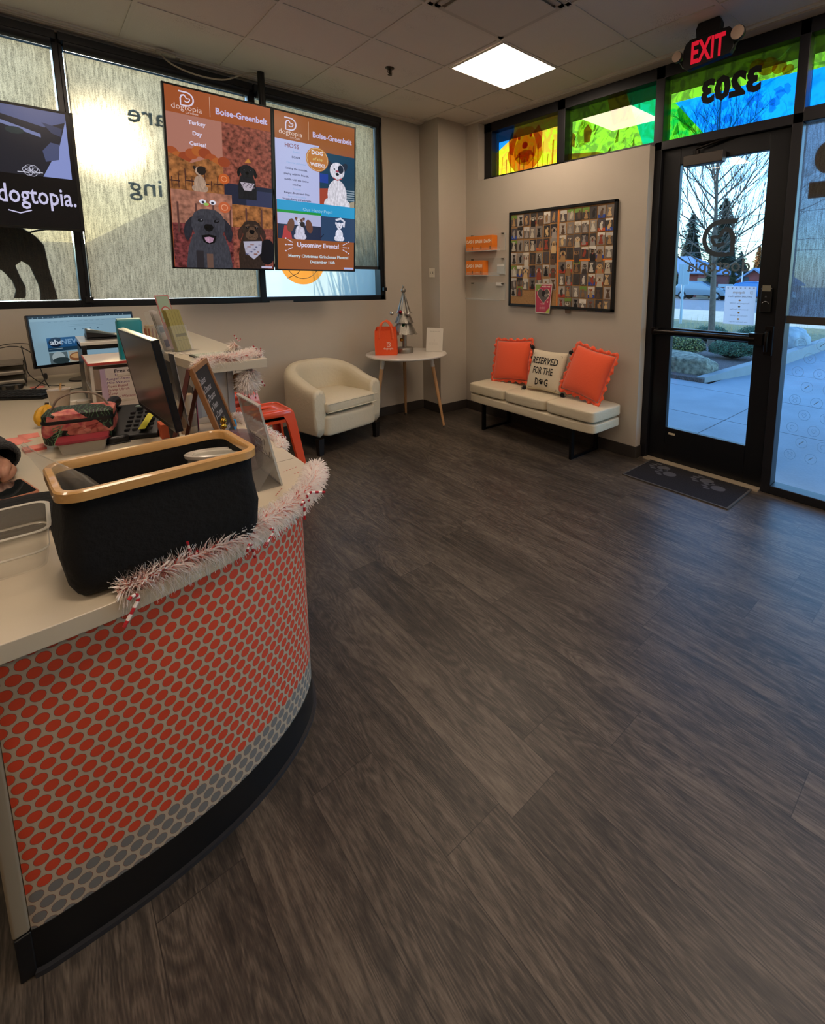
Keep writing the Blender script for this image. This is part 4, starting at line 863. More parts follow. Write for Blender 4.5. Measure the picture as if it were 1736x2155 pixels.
a = Art(.0006); bk = ink('#14110f'); a.line([(-.15, -.165), (.15, -.165), (.15, .145), (-.15, .145)], .0035, bk, closed=True)
for s_, z, h_, w_ in (('RESERVED', .052, .085, .27), ('FOR THE', -.038, .085, .21)):
    vs, fs, wd = text_geo(s_, .018); k = w_/wd; a.raw([(x*k-w_/2-.005, z+y*h_) for x, y in vs], fs, bk)
for s_, u_ in (('D', -.05), ('G', .05)):
    vs, fs, wd = text_geo(s_, .018); a.raw([(x*.038/wd*1.0-.019+u_, -.138+y*.085) for x, y in vs], fs, bk)
paw(a, 0, -.108, .062, bk)
o = a.build('print', (0, 0, 0), (1, 0, 0), (0, 0, 1), t, False)
def wrap_front(o, w, h, th, gap=.0025):
    for v in o.data.vertices:
        u, q = v.co.x/(w/2), v.co.z/(h/2); e = max(0, 1-u*u)*max(0, 1-q*q); v.co.y = -th/2*(e**.42)-gap+v.co.y*.3
wrap_front(o, .385, .385, .13)
for x, z in ((-.2, .19), (.2, .19), (-.2, -.18), (.2, -.18)):
    g = G(); g.ball((x*1.03, 0, z*1.03), .02, n=7); 
    for k in range(10): g.tube([(x*1.03, 0, z*1.03), (x*1.15+.012*cos(k), .015*sin(k), z*1.12+.012*sin(2*k))], .0035, 5)
    g.build('tassel', mat('black_yarn', '#121012', .9), t)

# ============================================================ ROUND TABLE
t = thing('side_table', 'round white side table with three wooden legs in the corner', 'table', (2.6, 4.06, 0))
G().lathe([(.001, .705), (.36, .705), (.388, .713), (.392, .722), (.388, .729), (.36, .731), (.001, .731)], (2.6, 4.06, 0), 64).build('tabletop', mat('table_white', '#d0c8bc', .3, coat=.3), t, True)
m_bw = mat('beech_wood', '#b98d60', .5, noise=(14, .12, (8, 8, 1)))
for fx, fy, tx, ty in ((2.812, 3.745, 2.74, 3.85), (2.79, 4.40, 2.705, 4.27), (2.21, 4.05, 2.33, 4.05)):
    P0, P1 = Vector((tx, ty, .706)), Vector((fx, fy, 0)); q = lambda s: P0.lerp(P1, s)
    lg = G().tube([q(.0), q(.15), q(.5), q(.975)], [.017, .0175, .0165, .011], 14).build('leg', m_bw, t, True)
    G().tube([q(0), q(.14)], [.0205, .0195], 14).build('leg_sleeve', mat('table_white', ''), lg, True); G().tube([q(.972), q(1)], [.013, .014], 12).build('foot_cap', mat('steel', ''), lg, True)
# orange bag
t = thing('gift_bag', 'small orange fabric bag with white emblem on the side table', 'bag', (2.40, 4.10, .731), radians(-38))
m_bag = mat('bag_orange', '#e2501e', .75, bump=(150, .3)); g = G(); W, D, Hh = .20, .10, .235
g.loft([[(-W/2, -D/2, 0), (W/2, -D/2, 0), (W/2, D/2, 0), (-W/2, D/2, 0)], [(-W/2-.003, -D/2, Hh*.5), (W/2+.002, -D/2-.003, Hh*.5), (W/2, D/2, Hh*.5), (-W/2, D/2, Hh*.5)], [(-W/2, -D/2, Hh), (W/2, -D/2+.005, Hh), (W/2-.006, D/2-.01, Hh), (-W/2+.006, D/2-.01, Hh+.03)]], smooth=False, cap=False)
g.add([(-W/2, -D/2, .002), (W/2, -D/2, .002), (W/2, D/2, .002), (-W/2, D/2, .002)], [(0, 1, 2, 3)]); g.add([(-W/2+.012, D/2-.02, Hh-.05), (W/2-.012, D/2-.02, Hh-.05), (W/2-.012, D/2-.02, Hh+.035), (-W/2+.012, D/2-.02, Hh+.035)], [(0, 1, 2, 3)])
o = g.build('body', m_bag, t); s_ = o.modifiers.new('s', 'SOLIDIFY'); s_.thickness = .0018
for y, z0 in ((-D/2-.003, Hh-.04), (D/2-.015, Hh)):
    g = G(); pts = smoothp([(-.05, y, z0-.04), (-.048, y, Hh), (-.035, y, Hh+.055), (0, y+.01, Hh+.085), (.035, y, Hh+.055), (.055, y, Hh), (.058, y, z0-.04)]); n = len(pts)
    g.add([(p.x-.0, p.y, p.z) for p in pts]+[(p.x*1.32, p.y+.004, p.z+(.012 if p.z > Hh+.04 else 0)) for p in pts], [(k, k+1, n+k+1, n+k) for k in range(n-1)], 0, True)
    o = g.build('handle', mat('bag_strap', '#ea6438', .75), t); s_ = o.modifiers.new('s', 'SOLIDIFY'); s_.thickness = .0018
a = Art(); wp = ink('#f2dccc'); logo(a, .03, .105, .042, wp); a.text('dogtopia', .025, .058, .026, wp, bold=.01); a.build('print', (0, -D/2-.004, 0), (1, 0, 0), (0, 0, 1), t, False)
# metal tree
t = thing('tree_ornament', 'silver metal Christmas tree ornament with small baubles on the side table', 'ornament', (2.602, 4.10, .731))
m_sv = mat('galvanised', '#8f8a80', .38, metal=.85, bump=(60, .4)); cx, cy = 2.602, 4.10
G().lathe([(.001, 0), (.082, 0), (.085, .006), (.085, .046), (.081, .052), (.001, .052)], (cx, cy, .731), 40).build('base', m_sv, t, True)
G().lathe([(.022, .05), (.021, .22)], (cx, cy, .731), 20).build('trunk', m_sv, t, True)
for zb, zt, r0, r1 in ((.165, .34, .125, .05), (.275, .44, .098, .032), (.37, .585, .072, .010)):
    g = G(); n = 12
    for k in range(n):
        a0 = 2*pi*(k+.5*(zb > .2))/n; pts = []
        for j in range(8):
            f = j/7; r = r1+(r0-r1)*f**1.15; z = zt-(zt-zb)*f + (.02*max(0, f-.85)/.15 if f > .85 else 0); wd = (.5+.62*f)*2*pi*r/n*.62*(1 if f < .72 else max(.08, 1-((f-.72)/.28)**1.5))
            pts.append((r+.004*(k % 2)+(.008 if f > .9 else 0), z, wd))
        vs = []
        for r, z, wd in pts:
            for s_ in (-1, 0, 1): aa = a0+s_*wd/max(r, .01); vs.append((cx+(r+(.004 if s_ == 0 else 0))*cos(aa), cy+(r+(.004 if s_ == 0 else 0))*sin(aa), .731+z))
        g.add(vs, [(3*j+i, 3*j+i+1, 3*j+i+4, 3*j+i+3) for j in range(7) for i in range(2)], 0, True)
    g.build('leaf_tier', m_sv, t, True)
G().lathe([(.012, .57), (.012, .59), (.022, .60), (.024, .615), (.018, .63), (.008, .637), (.011, .65), (.007, .662), (.001, .668)], (cx, cy, .731), 20).build('finial', m_sv, t, True)
for x, z, c in ((-.105, .39, '#b8b4ac'), (-.02, .405, '#8c1826'), (.055, .385, '#b8b4ac'), (-.085, .235, '#7a1c1c'), (-.09, .222, '#c08a20'), (.01, .275, '#1c4a2c'), (-.015, .135, '#a87820')):
    d_ = Vector((.72, -.70)); p_ = (cx+.74*x-.60*(.10 if z < .3 else .07), cy-.70*x*-1*-1-.60*(.10 if z < .3 else .07)); 
    p_ = (cx+.71*x-.70*.062, cy-.70*x-.71*.062)
    G().ball((p_[0], p_[1], .731+z), .0185, n=8).build('bauble', mat('bauble_'+c[1:], c, .15, metal=.8), t, True)
# white card stand
t = thing('card_stand', 'white printed card in a slanted acrylic stand on the side table', 'sign', (2.86, 3.96, .731), radians(-52))
g = G(); g.loft([[(-.085, -.012, .002), (.085, -.012, .002), (.085, -.008, .002), (-.085, -.008, .002)], [(-.085, .035, .236), (.085, .035, .236), (.085, .039, .236), (-.085, .039, .236)]], smooth=False); g.build('card', mat('card_white', '#c9c2b4', .35), t)
g = G(); g.box(-.087, .087, -.03, .06, 0, .002); g.loft([[(-.087, .058, .002), (.087, .058, .002), (.087, .06, .002), (-.087, .06, .002)], [(-.087, .042, .2), (.087, .042, .2), (.087, .044, .2), (-.087, .044, .2)]], smooth=False); g.build('stand', m_ac, t)
a = Art(); gy = ink('#8f887c'); a.text('How was your visit?', 0, .20, .016, gy, wmax=.1); a.line([(0, .10), (0, .13)], .001, gy)
for k in range(3): a.text('Leave us a review and let us know', -.01, .085-.008*k, .007, gy, wmax=.13)
o = a.build('print', (0, -.0135, .002), (1, 0, 0), (0, .198, .98), t, False)

# ============================================================ TUB CHAIR
t = thing('armchair', 'cream leather tub armchair between the orange stool and the side table', 'armchair', (1.83, 4.14, 0), radians(12.5))
hw, dp = .345, .31
g = G(); n = 44; prof = []
# plan path of the shell centre line: front left -> back -> front right
path = []
for k in range(n+1):
    s = k/n; ang = -pi*0+pi*s
    if s < .22: path.append((-hw+.05, -dp+.02+(dp-.02+.02)*s/.22))
    elif s > .78: path.append((hw-.05, .02-(dp)*(s-.78)/.22))
    else:
        q = (s-.22)/.56; aa = pi-pi*q; path.append(((hw-.05)*cos(aa)*1.0, .02+(dp-.06)*sin(aa)**.85))
rings = []
for k, (x, y) in enumerate(path):
    s = k/n; e = min(s, 1-s)/.5; zt = .545+.165*(3*(min(1, e*1.15))**2-2*(min(1, e*1.15))**3)
    p0 = Vector(path[max(0, k-1)]); p1 = Vector(path[min(n, k+1)]); d = (p1-p0).normalized(); nn = Vector((d.y, -d.x))*-1  # outward
    T = .078; ins = Vector((x, y))
    ring = []
    for a_, z in ((1, .14), (1.02, .35), (1.08, zt-.09), (1.06, zt-.03), (.7, zt), (0, zt+.012), (-.7, zt), (-1.05, zt-.04), (-1.1, zt-.1), (-1.0, .36), (-.9, .14)):
        p = ins+nn*a_*T*.72; ring.append((p.x, p.y, z))
    rings.append(ring)
g.loft(rings, cap=True); o = g.build('shell', m_wl, t); o.modifiers.new('s', 'SUBSURF').render_levels = 1
soft(-.27, .27, -dp-.01, .19, .145, .335, .02, None, 'front_panel', m_wl, puff=0).parent = t
soft(-.268, .268, -dp-.02, .20, .335, .455, .04, None, 'seat_cushion', m_wl, puff=.025, seed=5).parent = t
g = G(); g.tube([(-.265, -dp-.018, .36), (.265, -dp-.018, .36)], .004, 6); g.tube([(-.265, -dp-.018, .43), (.265, -dp-.018, .43)], .004, 6); g.build('piping', m_wl, t)
for x, y in ((-.30, -.26), (.30, -.26), (-.22, .23), (.22, .23)):
    G().loft([[(x-.02, y-.02, 0), (x+.02, y-.02, 0), (x+.02, y+.02, 0), (x-.02, y+.02, 0)], [(x-.025, y-.025, .142), (x+.025, y-.025, .142), (x+.025, y+.025, .142), (x-.025, y+.025, .142)]], smooth=False).build('leg', mat('dark_wood_leg', '#17120f', .4), t)

# ============================================================ METAL STOOLS
m_st = mat('orange_enamel', '#dc4614', .28, coat=.5, spec=.6)
def stool(loc, rz, label):
    t = thing('metal_stool', label, 'stool', loc, rz, 'orange metal stools behind the desk end')
    S = .15
    def rr(s, z, r=.03, n=5): return [(cx_*(s-r)+r*cos(a_), cy_*(s-r)+r*sin(a_), z) for cx_, cy_, o_ in ((1, 1, 0), (-1, 1, pi/2), (-1, -1, pi), (1, -1, 3*pi/2)) for a_ in [o_+pi/2*k/(n-1) for k in range(n)]]
    g = G(); g.loft([rr(S+.004, .555), rr(S+.004, .595), rr(S, .607), rr(S-.008, .61), rr(S-.02, .606)], cap=False); 
    # top with slot
    rin = rr(S-.02, .606); n = len(rin); sl_ = [(.045*cos(2*pi*k/n+pi/20)*1.0, .014*sin(2*pi*k/n+pi/20), .604) for k in range(n)]
    g.add(rin+sl_, [(k, (k+1) % n, n+(k+1) % n, n+k) for k in range(n)], 0, True)
    o = g.build('seat', m_st, t); q = o.modifiers.new('s', 'SOLIDIFY'); q.thickness = .002
    for sx in (-1, 1):
        for sy in (-1, 1):
            g = G(); P = lambda z, wd, f: [(sx*(S+.004+f), sy*(S+.004+f), z), (sx*(S+.004+f), sy*(S+.004+f-wd), z), (sx*(S-.012+f), sy*(S-.012+f-wd*.8), z), (sx*(S-.010+f), sy*(S-.010+f), z), (sx*(S-.012+f-wd*.8), sy*(S-.012+f), z), (sx*(S+.004+f-wd), sy*(S+.004+f), z)]
            rs = [P(.60, .075, -.003), P(.53, .055, .008), P(.3, .045, .036), P(.0, .032, .072)]
            if sx*sy < 0: rs = [list(reversed(r)) for r in rs]
            g.loft(rs, smooth=False); g.build('leg', m_st, t)
    g = G()
    for s_ in (-1, 1): g.box(-S+.04, S-.04, s_*(S+.0)-.004, s_*(S+.0)+.004, .535, .575); g.box(s_*(S)-.004, s_*(S)+.004, -S+.04, S-.04, .535, .575)
    g.build('apron', m_st, t)
    g = G(); f = .045
    for a_, b_ in (((-1, -1), (1, 1)), ((-1, 1), (1, -1))): g.tube([(a_[0]*(S+f-.02), a_[1]*(S+f-.02), .22), (b_[0]*(S+f-.02), b_[1]*(S+f-.02), .22)], .006, 8)
    g.build('brace', m_st, t)
    return t
stool((1.0, 3.30, 0), 0, 'orange metal stool nearest the armchair behind the desk end')
stool((.99, 4.02, 0), radians(8), 'second orange metal stool half hidden behind the tall grey cabinet')

# ============================================================ DOOR MAT
t = thing('door_mat', 'dark grey door mat with paw prints in front of the glass door', 'mat', (3.31, 1.48, 0))
BX('mat_body', (3.075, 3.54, 1.09, 1.872, 0, .008), mat('mat_grey', '#262527', .95, spec=.08, noise=(120, .25)), t, .003)
g = G(); 
for b in ((3.073, 3.085, 1.088, 1.874), (3.53, 3.542, 1.088, 1.874), (3.085, 3.53, 1.088, 1.10), (3.085, 3.53, 1.862, 1.874)): g.box(b[0], b[1], b[2], b[3], .001, .0095)
g.build('border', mat('mat_border', '#45413c', .9), t, True)
pm = mat('mat_paw', '#4a4a4e', .95, spec=.1)
for x, y in ((.13, .62), (.21, .53), (.13, .28), (.20, .17)):
    a = Art(.0002); a.ell(y+.0, x, .05, .045, pm)
    for du, dv in ((.062, -.048), (.088, -.016), (.088, .02), (.062, .052)): a.ell(y+du, x+dv, .025, .013, pm, same=True)
    a.build('paw_print', (3.54, 1.09, .0085), (0, 1, 0), (-1, 0, 0), t)
# ============================================================ RECEPTION DESK
TOP = .785
m_top = mat('white_laminate', '#c8bca6', .28, coat=.2, spec=.5)
dk_ = thing('reception_desk', 'curved reception desk clad in orange dot panelling with a white worktop', 'desk', (.1, 1.9, 0))
# plan curve of the front face
fc = smoothp([(-.124, 1.272), (-.09, 1.266), (.05, 1.262), (.175, 1.273), (.295, 1.302), (.40, 1.351), (.49, 1.418), (.555, 1.50), (.588, 1.60), (.60, 1.72), (.605, 1.85)], 5)
fc = [(p.x, p.y) for p in fc]
def dots_mat():
    m = bpy.data.materials.new('orange_dot_cladding'); m.use_nodes = True; n = m.node_tree; L = n.links; N = n.nodes.new; b = n.nodes['Principled BSDF']
    uv = N('ShaderNodeUVMap'); sp = N('ShaderNodeSeparateXYZ'); L.new(uv.outputs[0], sp.inputs[0])
    def M(op, *a):
        q = N('ShaderNodeMath'); q.operation = op
        for i, x in enumerate(a):
            if isinstance(x, (int, float)): q.inputs[i].default_value = x
            else: L.new(x, q.inputs[i])
        return q.outputs[0]
    P, Q = .0300, .0260   # dot pitch across, row pitch
    def lattice(ox, oy):
        x = M('SUBTRACT', M('FRACT', M('ADD', M('DIVIDE', sp.outputs[0], P), ox)), .5); y = M('SUBTRACT', M('FRACT', M('ADD', M('DIVIDE', sp.outputs[1], 2*Q), oy)), .5)
        return M('SQRT', M('ADD', M('POWER', M('MULTIPLY', x, P), 2), M('POWER', M('MULTIPLY', y, 2*Q), 2)))
    d = M('MINIMUM', lattice(0, 0), lattice(.5, .5))
    dot = M('LESS_THAN', d, .0114); rim = M('LESS_THAN', d, .0121)
    grey = M('LESS_THAN', sp.outputs[1], .195)
    mx = N('ShaderNodeMix'); mx.data_type = 'RGBA'; L.new(grey, mx.inputs['Factor']); mx.inputs[6].default_value = (*lin('#d4482a'), 1); mx.inputs[7].default_value = (*lin('#77746f'), 1)
    m0 = N('ShaderNodeMix'); m0.data_type = 'RGBA'; L.new(rim, m0.inputs['Factor']); m0.inputs[6].default_value = (*lin('#b7a48c'), 1); m0.inputs[7].default_value = (*lin('#7a3a26'), 1)
    m2 = N('ShaderNodeMix'); m2.data_type = 'RGBA'; L.new(dot, m2.inputs['Factor']); L.new(m0.outputs[2], m2.inputs[6]); L.new(mx.outputs[2], m2.inputs[7])
    L.new(m2.outputs[2], b.inputs['Base Color']); b.inputs['Roughness'].default_value = .5
    return m
def curve_wall(name, pts, z0, z1, m, out=0.0, thick=.012):
    """upright sheet following a plan curve, with arc length / height as its own coordinates"""
    off = []
    for i, p in enumerate(pts):
        a_, b_ = Vector(pts[max(0, i-1)]), Vector(pts[min(len(pts)-1, i+1)]); d = (b_-a_).normalized(); nn = Vector((d.y, -d.x)); off.append((Vector(p)+nn*out, Vector(p)+nn*(out-thick)))
    g = G(); n = len(pts)
    vs = [(q[0].x, q[0].y, z) for z in (z0, z1) for q in off]+[(q[1].x, q[1].y, z) for z in (z0, z1) for q in off]
    fs = [(i, i+1, n+i+1, n+i) for i in range(n-1)]+[(2*n+i+1, 2*n+i, 3*n+i, 3*n+i+1) for i in range(n-1)]+[(n+i, n+i+1, 3*n+i+1, 3*n+i) for i in range(n-1)]+[(i+1, i, 2*n+i, 2*n+i+1) for i in range(n-1)]+[(0, n, 3*n, 2*n), (n-1, 3*n-1, 4*n-1, 2*n-1)]
    g.add(vs, fs, 0, True); o = g.build(name, m, dk_, True, auto=30)
    uvl = o.data.uv_layers.new(name='UVMap'); arc = [0]
    for i in range(1, n): arc.append(arc[-1]+(Vector(pts[i])-Vector(pts[i-1])).length)
    for lp in o.data.loops:
        k = lp.vertex_index % n; uvl.data[lp.index].uv = (arc[k], vs[lp.vertex_index][2])
    return o
curve_wall('dot_panel', fc, .105, .748, dots_mat())
curve_wall('kick_plate', fc, 0.012, .108, mat('kick_black', '#0f0f10', .4), out=.002)
curve_wall('kick_strip', fc, 0, .012, mat('kick_toe', '#2c2c2f', .35), out=.012, thick=.02)
g = G(); g.box(-.152, -.124, 1.270, 1.85, .108, .745); g.build('end_panel', mat('end_panel_beige', '#8b7d68', .6), dk_, True, bevel=.006)
g = G(); g.box(-.150, -.124, 1.268, 1.85, 0, .108); g.build('end_kick', mat('kick_black', ''), dk_, True, bevel=.003)
g = G(); g.box(.585, .605, 1.85, 3.4, 0, .745); g.box(-.60, -.58, 3.5, 4.48, 0, .745); g.build('side_panel', mat('panel_grey', '#8d8b8a', .6), dk_, True)
# worktop outline
of = smoothp([(-.165, 1.222), (-.101, 1.218), (.047, 1.224), (.149, 1.243), (.315, 1.292), (.44, 1.362), (.545, 1.440), (.612, 1.53), (.644, 1.61), (.657, 1.70), (.660, 1.80), (.659, 2.06), (.650, 2.30), (.646, 2.52)], 4)
poly = [(p.x, p.y) for p in of]+[(.646, 4.485), (-.62, 4.485), (-.62, 2.75), (-.165, 2.75)]
g = G(); g.prism(poly, TOP-.040, TOP); g.build('worktop', m_top, dk_, True, bevel=.0025)
g = G(); g.box(.41, .655, 1.7985, 1.8005, TOP-.001, TOP+.0003); g.build('worktop_seam', mat('seam_dark', '#6a6052', .7), dk_, True)

# raised counter cabinet
cb = thing('raised_counter', 'tall pale grey cabinet with raised white counter behind the desk', 'counter', (.6, 3.4, TOP))
m_cab = mat('cabinet_grey', '#a3a19f', .55)
g = G(); g.box(.50, .652, 2.54, 4.48, TOP+.028, 1.028); g.build('body', m_cab, cb, True)
for b_ in ((.628, .655, 2.53, 2.555), (.497, .515, 2.53, 2.545)): BX('trim_strip', (*b_, TOP+.028, 1.028), mat('cabinet_trim', '#8e8d90', .5), cb, .002)
BX('plinth', (.495, .657, 2.525, 4.48, TOP, TOP+.028), m_top, cb, .002)
g = G(); g.prism([(.515, 2.452), (.785, 2.452), (.79, 2.47), (.79, 4.49), (.47, 4.49), (.47, 2.86)], 1.028, 1.07); g.build('counter_top', m_top, cb, True, bevel=.002)

# ============================================================ TINSEL
def tinsel(name, label, path, n, rad, seed, cane_at=(), up=0, core=True):
    r = random.Random(seed); t = thing(name, label, 'garland', tuple(path[0]))
    P = smoothp(path, 6); g = G(); L = len(P)-1
    vs, fs, ms = [], [], []
    for k in range(n):
        s = r.random()*L; i = int(s); f = s-i; p = P[i].lerp(P[min(i+1, L)], f); d = (P[min(i+1, L)]-P[i]).normalized() if i < L else Vector((1, 0, 0))
        a_ = r.uniform(0, 2*pi); q = d.orthogonal().normalized(); b_ = d.cross(q); v = (cos(a_)*q+sin(a_)*b_+d*r.uniform(-.5, .5)).normalized()
        endf = min(1, .35+min(s, L-s)*.35); ln = rad*r.uniform(.6, 1.12)*endf
        wv = v.cross(d).normalized()*r.uniform(.0008, .0017); tip = p+v*ln+Vector((0, 0, -.18*ln*ln/rad)); base = p+v*ln*.05; mid = p+v*ln*.55
        o = len(vs); vs += [base-wv, base+wv, mid+wv, mid-wv, tip+wv*.6, tip-wv*.6]; mm = 1 if r.random() < .16 else (2 if r.random() < .4 else 0); inner = 3 if r.random() < .35 else mm
        fs += [(o, o+1, o+2, o+3), (o+3, o+2, o+4, o+5)]; ms += [inner, mm if mm != 1 else 0]
    g.v = vs; g.f = fs; g.m = ms; g.sm = [False]*len(fs)
    o = g.build('strands', [paper_mat('tinsel_white', '#fffaf4'), mat('tinsel_red', '#d0564e', .35), mat('tinsel_pearl', '#fff6f2', .12, spec=1.0), paper_mat('tinsel_rose', '#f8ccc0')], t, True); o['kind'] = 'stuff'
    if core: G().tube(P, .0018, 5).build('wire', mat('steel', ''), t, True)
    for (x, y, z, ang, sc_, tx) in cane_at:
        c = candy(x, y, z, ang, sc_, tx); c.parent = t; c.matrix_parent_inverse = Matrix.Translation(t.location).inverted()
    return t
def candy(x, y, z, ang, s, lean):
    """striped cane hanging at a point; flat J in a vertical plane"""
    g = G(); pts = [Vector((0, 0, -.0)), Vector((0, 0, -.011)), Vector((0, 0, -.022)), Vector((0, 0, -.033)), Vector((0, 0, -.044))]
    hook = [Vector((-.010+.010*cos(a_), 0, .010*sin(a_))) for a_ in [pi*k/5 for k in range(6)]]
    pts = list(reversed(pts))+hook[1:]; R = Matrix.Rotation(ang, 3, 'Z') @ Matrix.Rotation(lean, 3, 'Y')
    for i in range(len(pts)-1):
        a_, b_ = R @ (pts[i]*s), R @ (pts[i+1]*s); g.tube([a_, b_], .0034*s, 7, i % 2)
    o = g.build('candy_cane', [mat('candy_red', '#b01c24', .3), mat('candy_white', '#e8dcd4', .3)]); o.location = (x, y, z); return o
fp = [(.075, 1.245, TOP+.008), (.12, 1.245, TOP+.016), (.20, 1.262, TOP+.018), (.30, 1.288, TOP+.016), (.39, 1.338, TOP+.014), (.47, 1.388, TOP+.012), (.545, 1.450, TOP+.012), (.60, 1.515, TOP+.012), (.635, 1.585, TOP+.012), (.665, 1.635, TOP+.008)]
tinsel('tinsel_garland', 'white and pink tinsel garland with candy canes along the curved desk edge', fp, 5000, .047, 1,
    [(.10, 1.205, TOP-.005, .5, 1.1, .7), (.21, 1.262, TOP+.03, .4, .8, 3.0), (.34, 1.265, TOP+.0, .8, 1.0, -.3), (.40, 1.29, TOP+.0, .6, .8, 1.0), (.52, 1.38, TOP+.012, .9, 1.1, .1), (.55, 1.40, TOP+.03, .3, 1.2, -1.2), (.68, 1.60, TOP+.01, .7, 1.0, -.2)])
tinsel('tinsel_garland', 'white and pink tinsel garland along the right edge of the desk behind the acrylic sign', [(.655, 1.95, TOP+.004), (.685, 2.05, TOP-.005), (.675, 2.2, TOP+.008), (.665, 2.35, TOP+.012), (.66, 2.45, TOP+.014), (.64, 2.50, TOP+.014)], 2600, .032, 2, [(.70, 2.02, TOP+.01, .2, .9, .4)])
tinsel('tinsel_garland', 'white and pink tinsel garland lying across the raised counter front', [(.50, 2.46, 1.03), (.505, 2.455, 1.07), (.54, 2.475, 1.082), (.60, 2.48, 1.084), (.66, 2.485, 1.084), (.71, 2.50, 1.086), (.74, 2.52, 1.09), (.775, 2.50, 1.08)], 4200, .044, 3, [(.49, 2.445, 1.03, .3, .8, .5), (.765, 2.505, 1.105, .2, .8, 2.4)])
tinsel('tinsel_garland', 'ball of pink tinsel hanging under the raised counter end', [(.735, 2.50, 1.01), (.715, 2.50, .985), (.705, 2.50, .965), (.72, 2.51, .95)], 3600, .062, 4, [(.735, 2.48, .915, .2, .9, .1), (.765, 2.50, .965, .3, 1.0, -.5)])
tinsel('tinsel_garland', 'small upright tuft of tinsel at the back of the raised counter', [(.745, 2.86, 1.072), (.755, 2.86, 1.09), (.76, 2.86, 1.095)], 700, .045, 6, [(.775, 2.86, 1.12, .2, .8, 2.6)], core=False)
# loose confetti canes on the worktop
for k, (x, y, rz) in enumerate(((.60, 1.70, .3), (.622, 1.655, .2), (.505, 1.54, .9), (.48, 1.47, .4), (.545, 2.1, .1), (.575, 1.86, .5))):
    a = Art(.0003); r_ = ink('#a8382c')
    for j in range(5): a.rect(-.03+.012*j, -.0018, -.024+.012*j, .0022, r_, same=j > 0)
    tag(a.build('confetti', (x, y, TOP+.0002), (cos(rz), sin(rz), 0), (-sin(rz), cos(rz), 0)), 'tiny striped candy cane confetti piece on the white worktop, ' + ('nearest the desk corner', 'second from the desk corner', 'beside the black basket corner', 'between basket and garland', 'behind the acrylic sign', 'by the worktop seam')[k], 'confetti', 'confetti on the worktop')

# ============================================================ BASKET
t = thing('storage_basket', 'black fabric storage basket with a bamboo rim on the desk corner', 'basket', (.180, 1.388, TOP), radians(4))
def rrect(hx, hy, r, n=6, z=0, c=(0, 0)): return [(c[0]+sx*(hx-r)+r*cos(a_), c[1]+sy*(hy-r)+r*sin(a_), z) for sx, sy, o_ in ((1, 1, 0), (-1, 1, pi/2), (-1, -1, pi), (1, -1, 3*pi/2)) for a_ in [o_+pi/2*k/(n-1) for k in range(n)]]
m_fab = mat('black_canvas', '#070708', .95, bump=(60, .4)); HX, HY = .188, .122
rs = [rrect(HX-.035, HY-.03, .03, z=.001), rrect(HX-.012, HY-.012, .035, z=.012), rrect(HX-.002, HY-.002, .04, z=.035), rrect(HX+.004, HY, .04, z=.10), rrect(HX-.004, HY-.006, .04, z=.16), rrect(HX-.006, HY-.006, .038, z=.222)]
ins = [rrect(HX-.009, HY-.009, .037, z=.222), rrect(HX-.008, HY-.008, .037, z=.10), rrect(HX-.01, HY-.01, .035, z=.03), rrect(HX-.04, HY-.035, .03, z=.008)]
g = G(); g.loft(rs+ins, cap=False); n = len(rs[0]); o_ = len(g.v)-n; g.f.append(tuple(range(o_, o_+n))); g.m.append(0); g.sm.append(True); g.f.append(tuple(reversed(range(n)))); g.m.append(0); g.sm.append(True)
g.build('fabric_body', m_fab, t)
m_bam = mat('bamboo', '#c89a5e', .3, coat=.7, noise=(20, .1, (1, 6, 6)))
g = G(); g.loft([rrect(HX+.004, HY+.004, .044, 8, .222), rrect(HX+.004, HY+.004, .044, 8, .241), rrect(HX+.001, HY+.001, .042, 8, .2445), rrect(HX-.009, HY-.009, .034, 8, .2445), rrect(HX-.011, HY-.011, .033, 8, .242), rrect(HX-.011, HY-.011, .033, 8, .222), rrect(HX+.004, HY+.004, .044, 8, .222)], cap=False); g.build('bamboo_rim', m_bam, t)
m_pl = mat('clear_plastic', '#d8dcdc', .12, alpha=.28, spec=.8); m_plr = mat('clear_plastic_rim', '#dcd8cc', .15, alpha=.75, spec=.8); m_plf = mat('frosted_plastic', '#cfc8ba', .3, alpha=.55)
t = thing('deli_tub', 'round clear plastic tub leaning inside the right end of the black basket', 'tub', (.312, 1.42, .992), rot=(radians(-8), radians(6), 0))
G().lathe([(.048, -.17), (.050, -.165), (.062, -.01), (.066, 0)], n=40).build('cup', m_plf, t)
G().lathe([(.069, -.004), (.071, .004), (.066, .007), (.06, .004), (.058, .001), (.001, .001)], n=40).build('lid', mat('tub_lid', '#c8c0b4', .2, alpha=.75), t)
G().lathe([(.052, .0012), (.053, .004), (.05, .004), (.049, .0012)], n=40).build('lid_ring', m_plr, t)
t = thing('plastic_bag', 'crumpled clear plastic bag hanging over the left end of the basket', 'bag', (.04, 1.39, 1.0))
r = random.Random(4); g = G(); rows = [(.0, -.055, .10, 1.036, 1.045), (.0, -.03, .09, 1.048, 1.052), (.015, 0, .08, 1.045, 1.05), (.045, .0, .06, 1.0, .99), (.075, 0, .05, .93, .9)]
vs = []; nn = 11
rowsd = [((-.045, 1.55, 1.075), .012), ((-.030, 1.51, 1.065), .018), ((-.008, 1.47, 1.05), .035), ((.012, 1.44, 1.04), .055), ((.03, 1.41, 1.01), .075), ((.05, 1.39, .96), .085), ((.06, 1.38, .90), .085)]
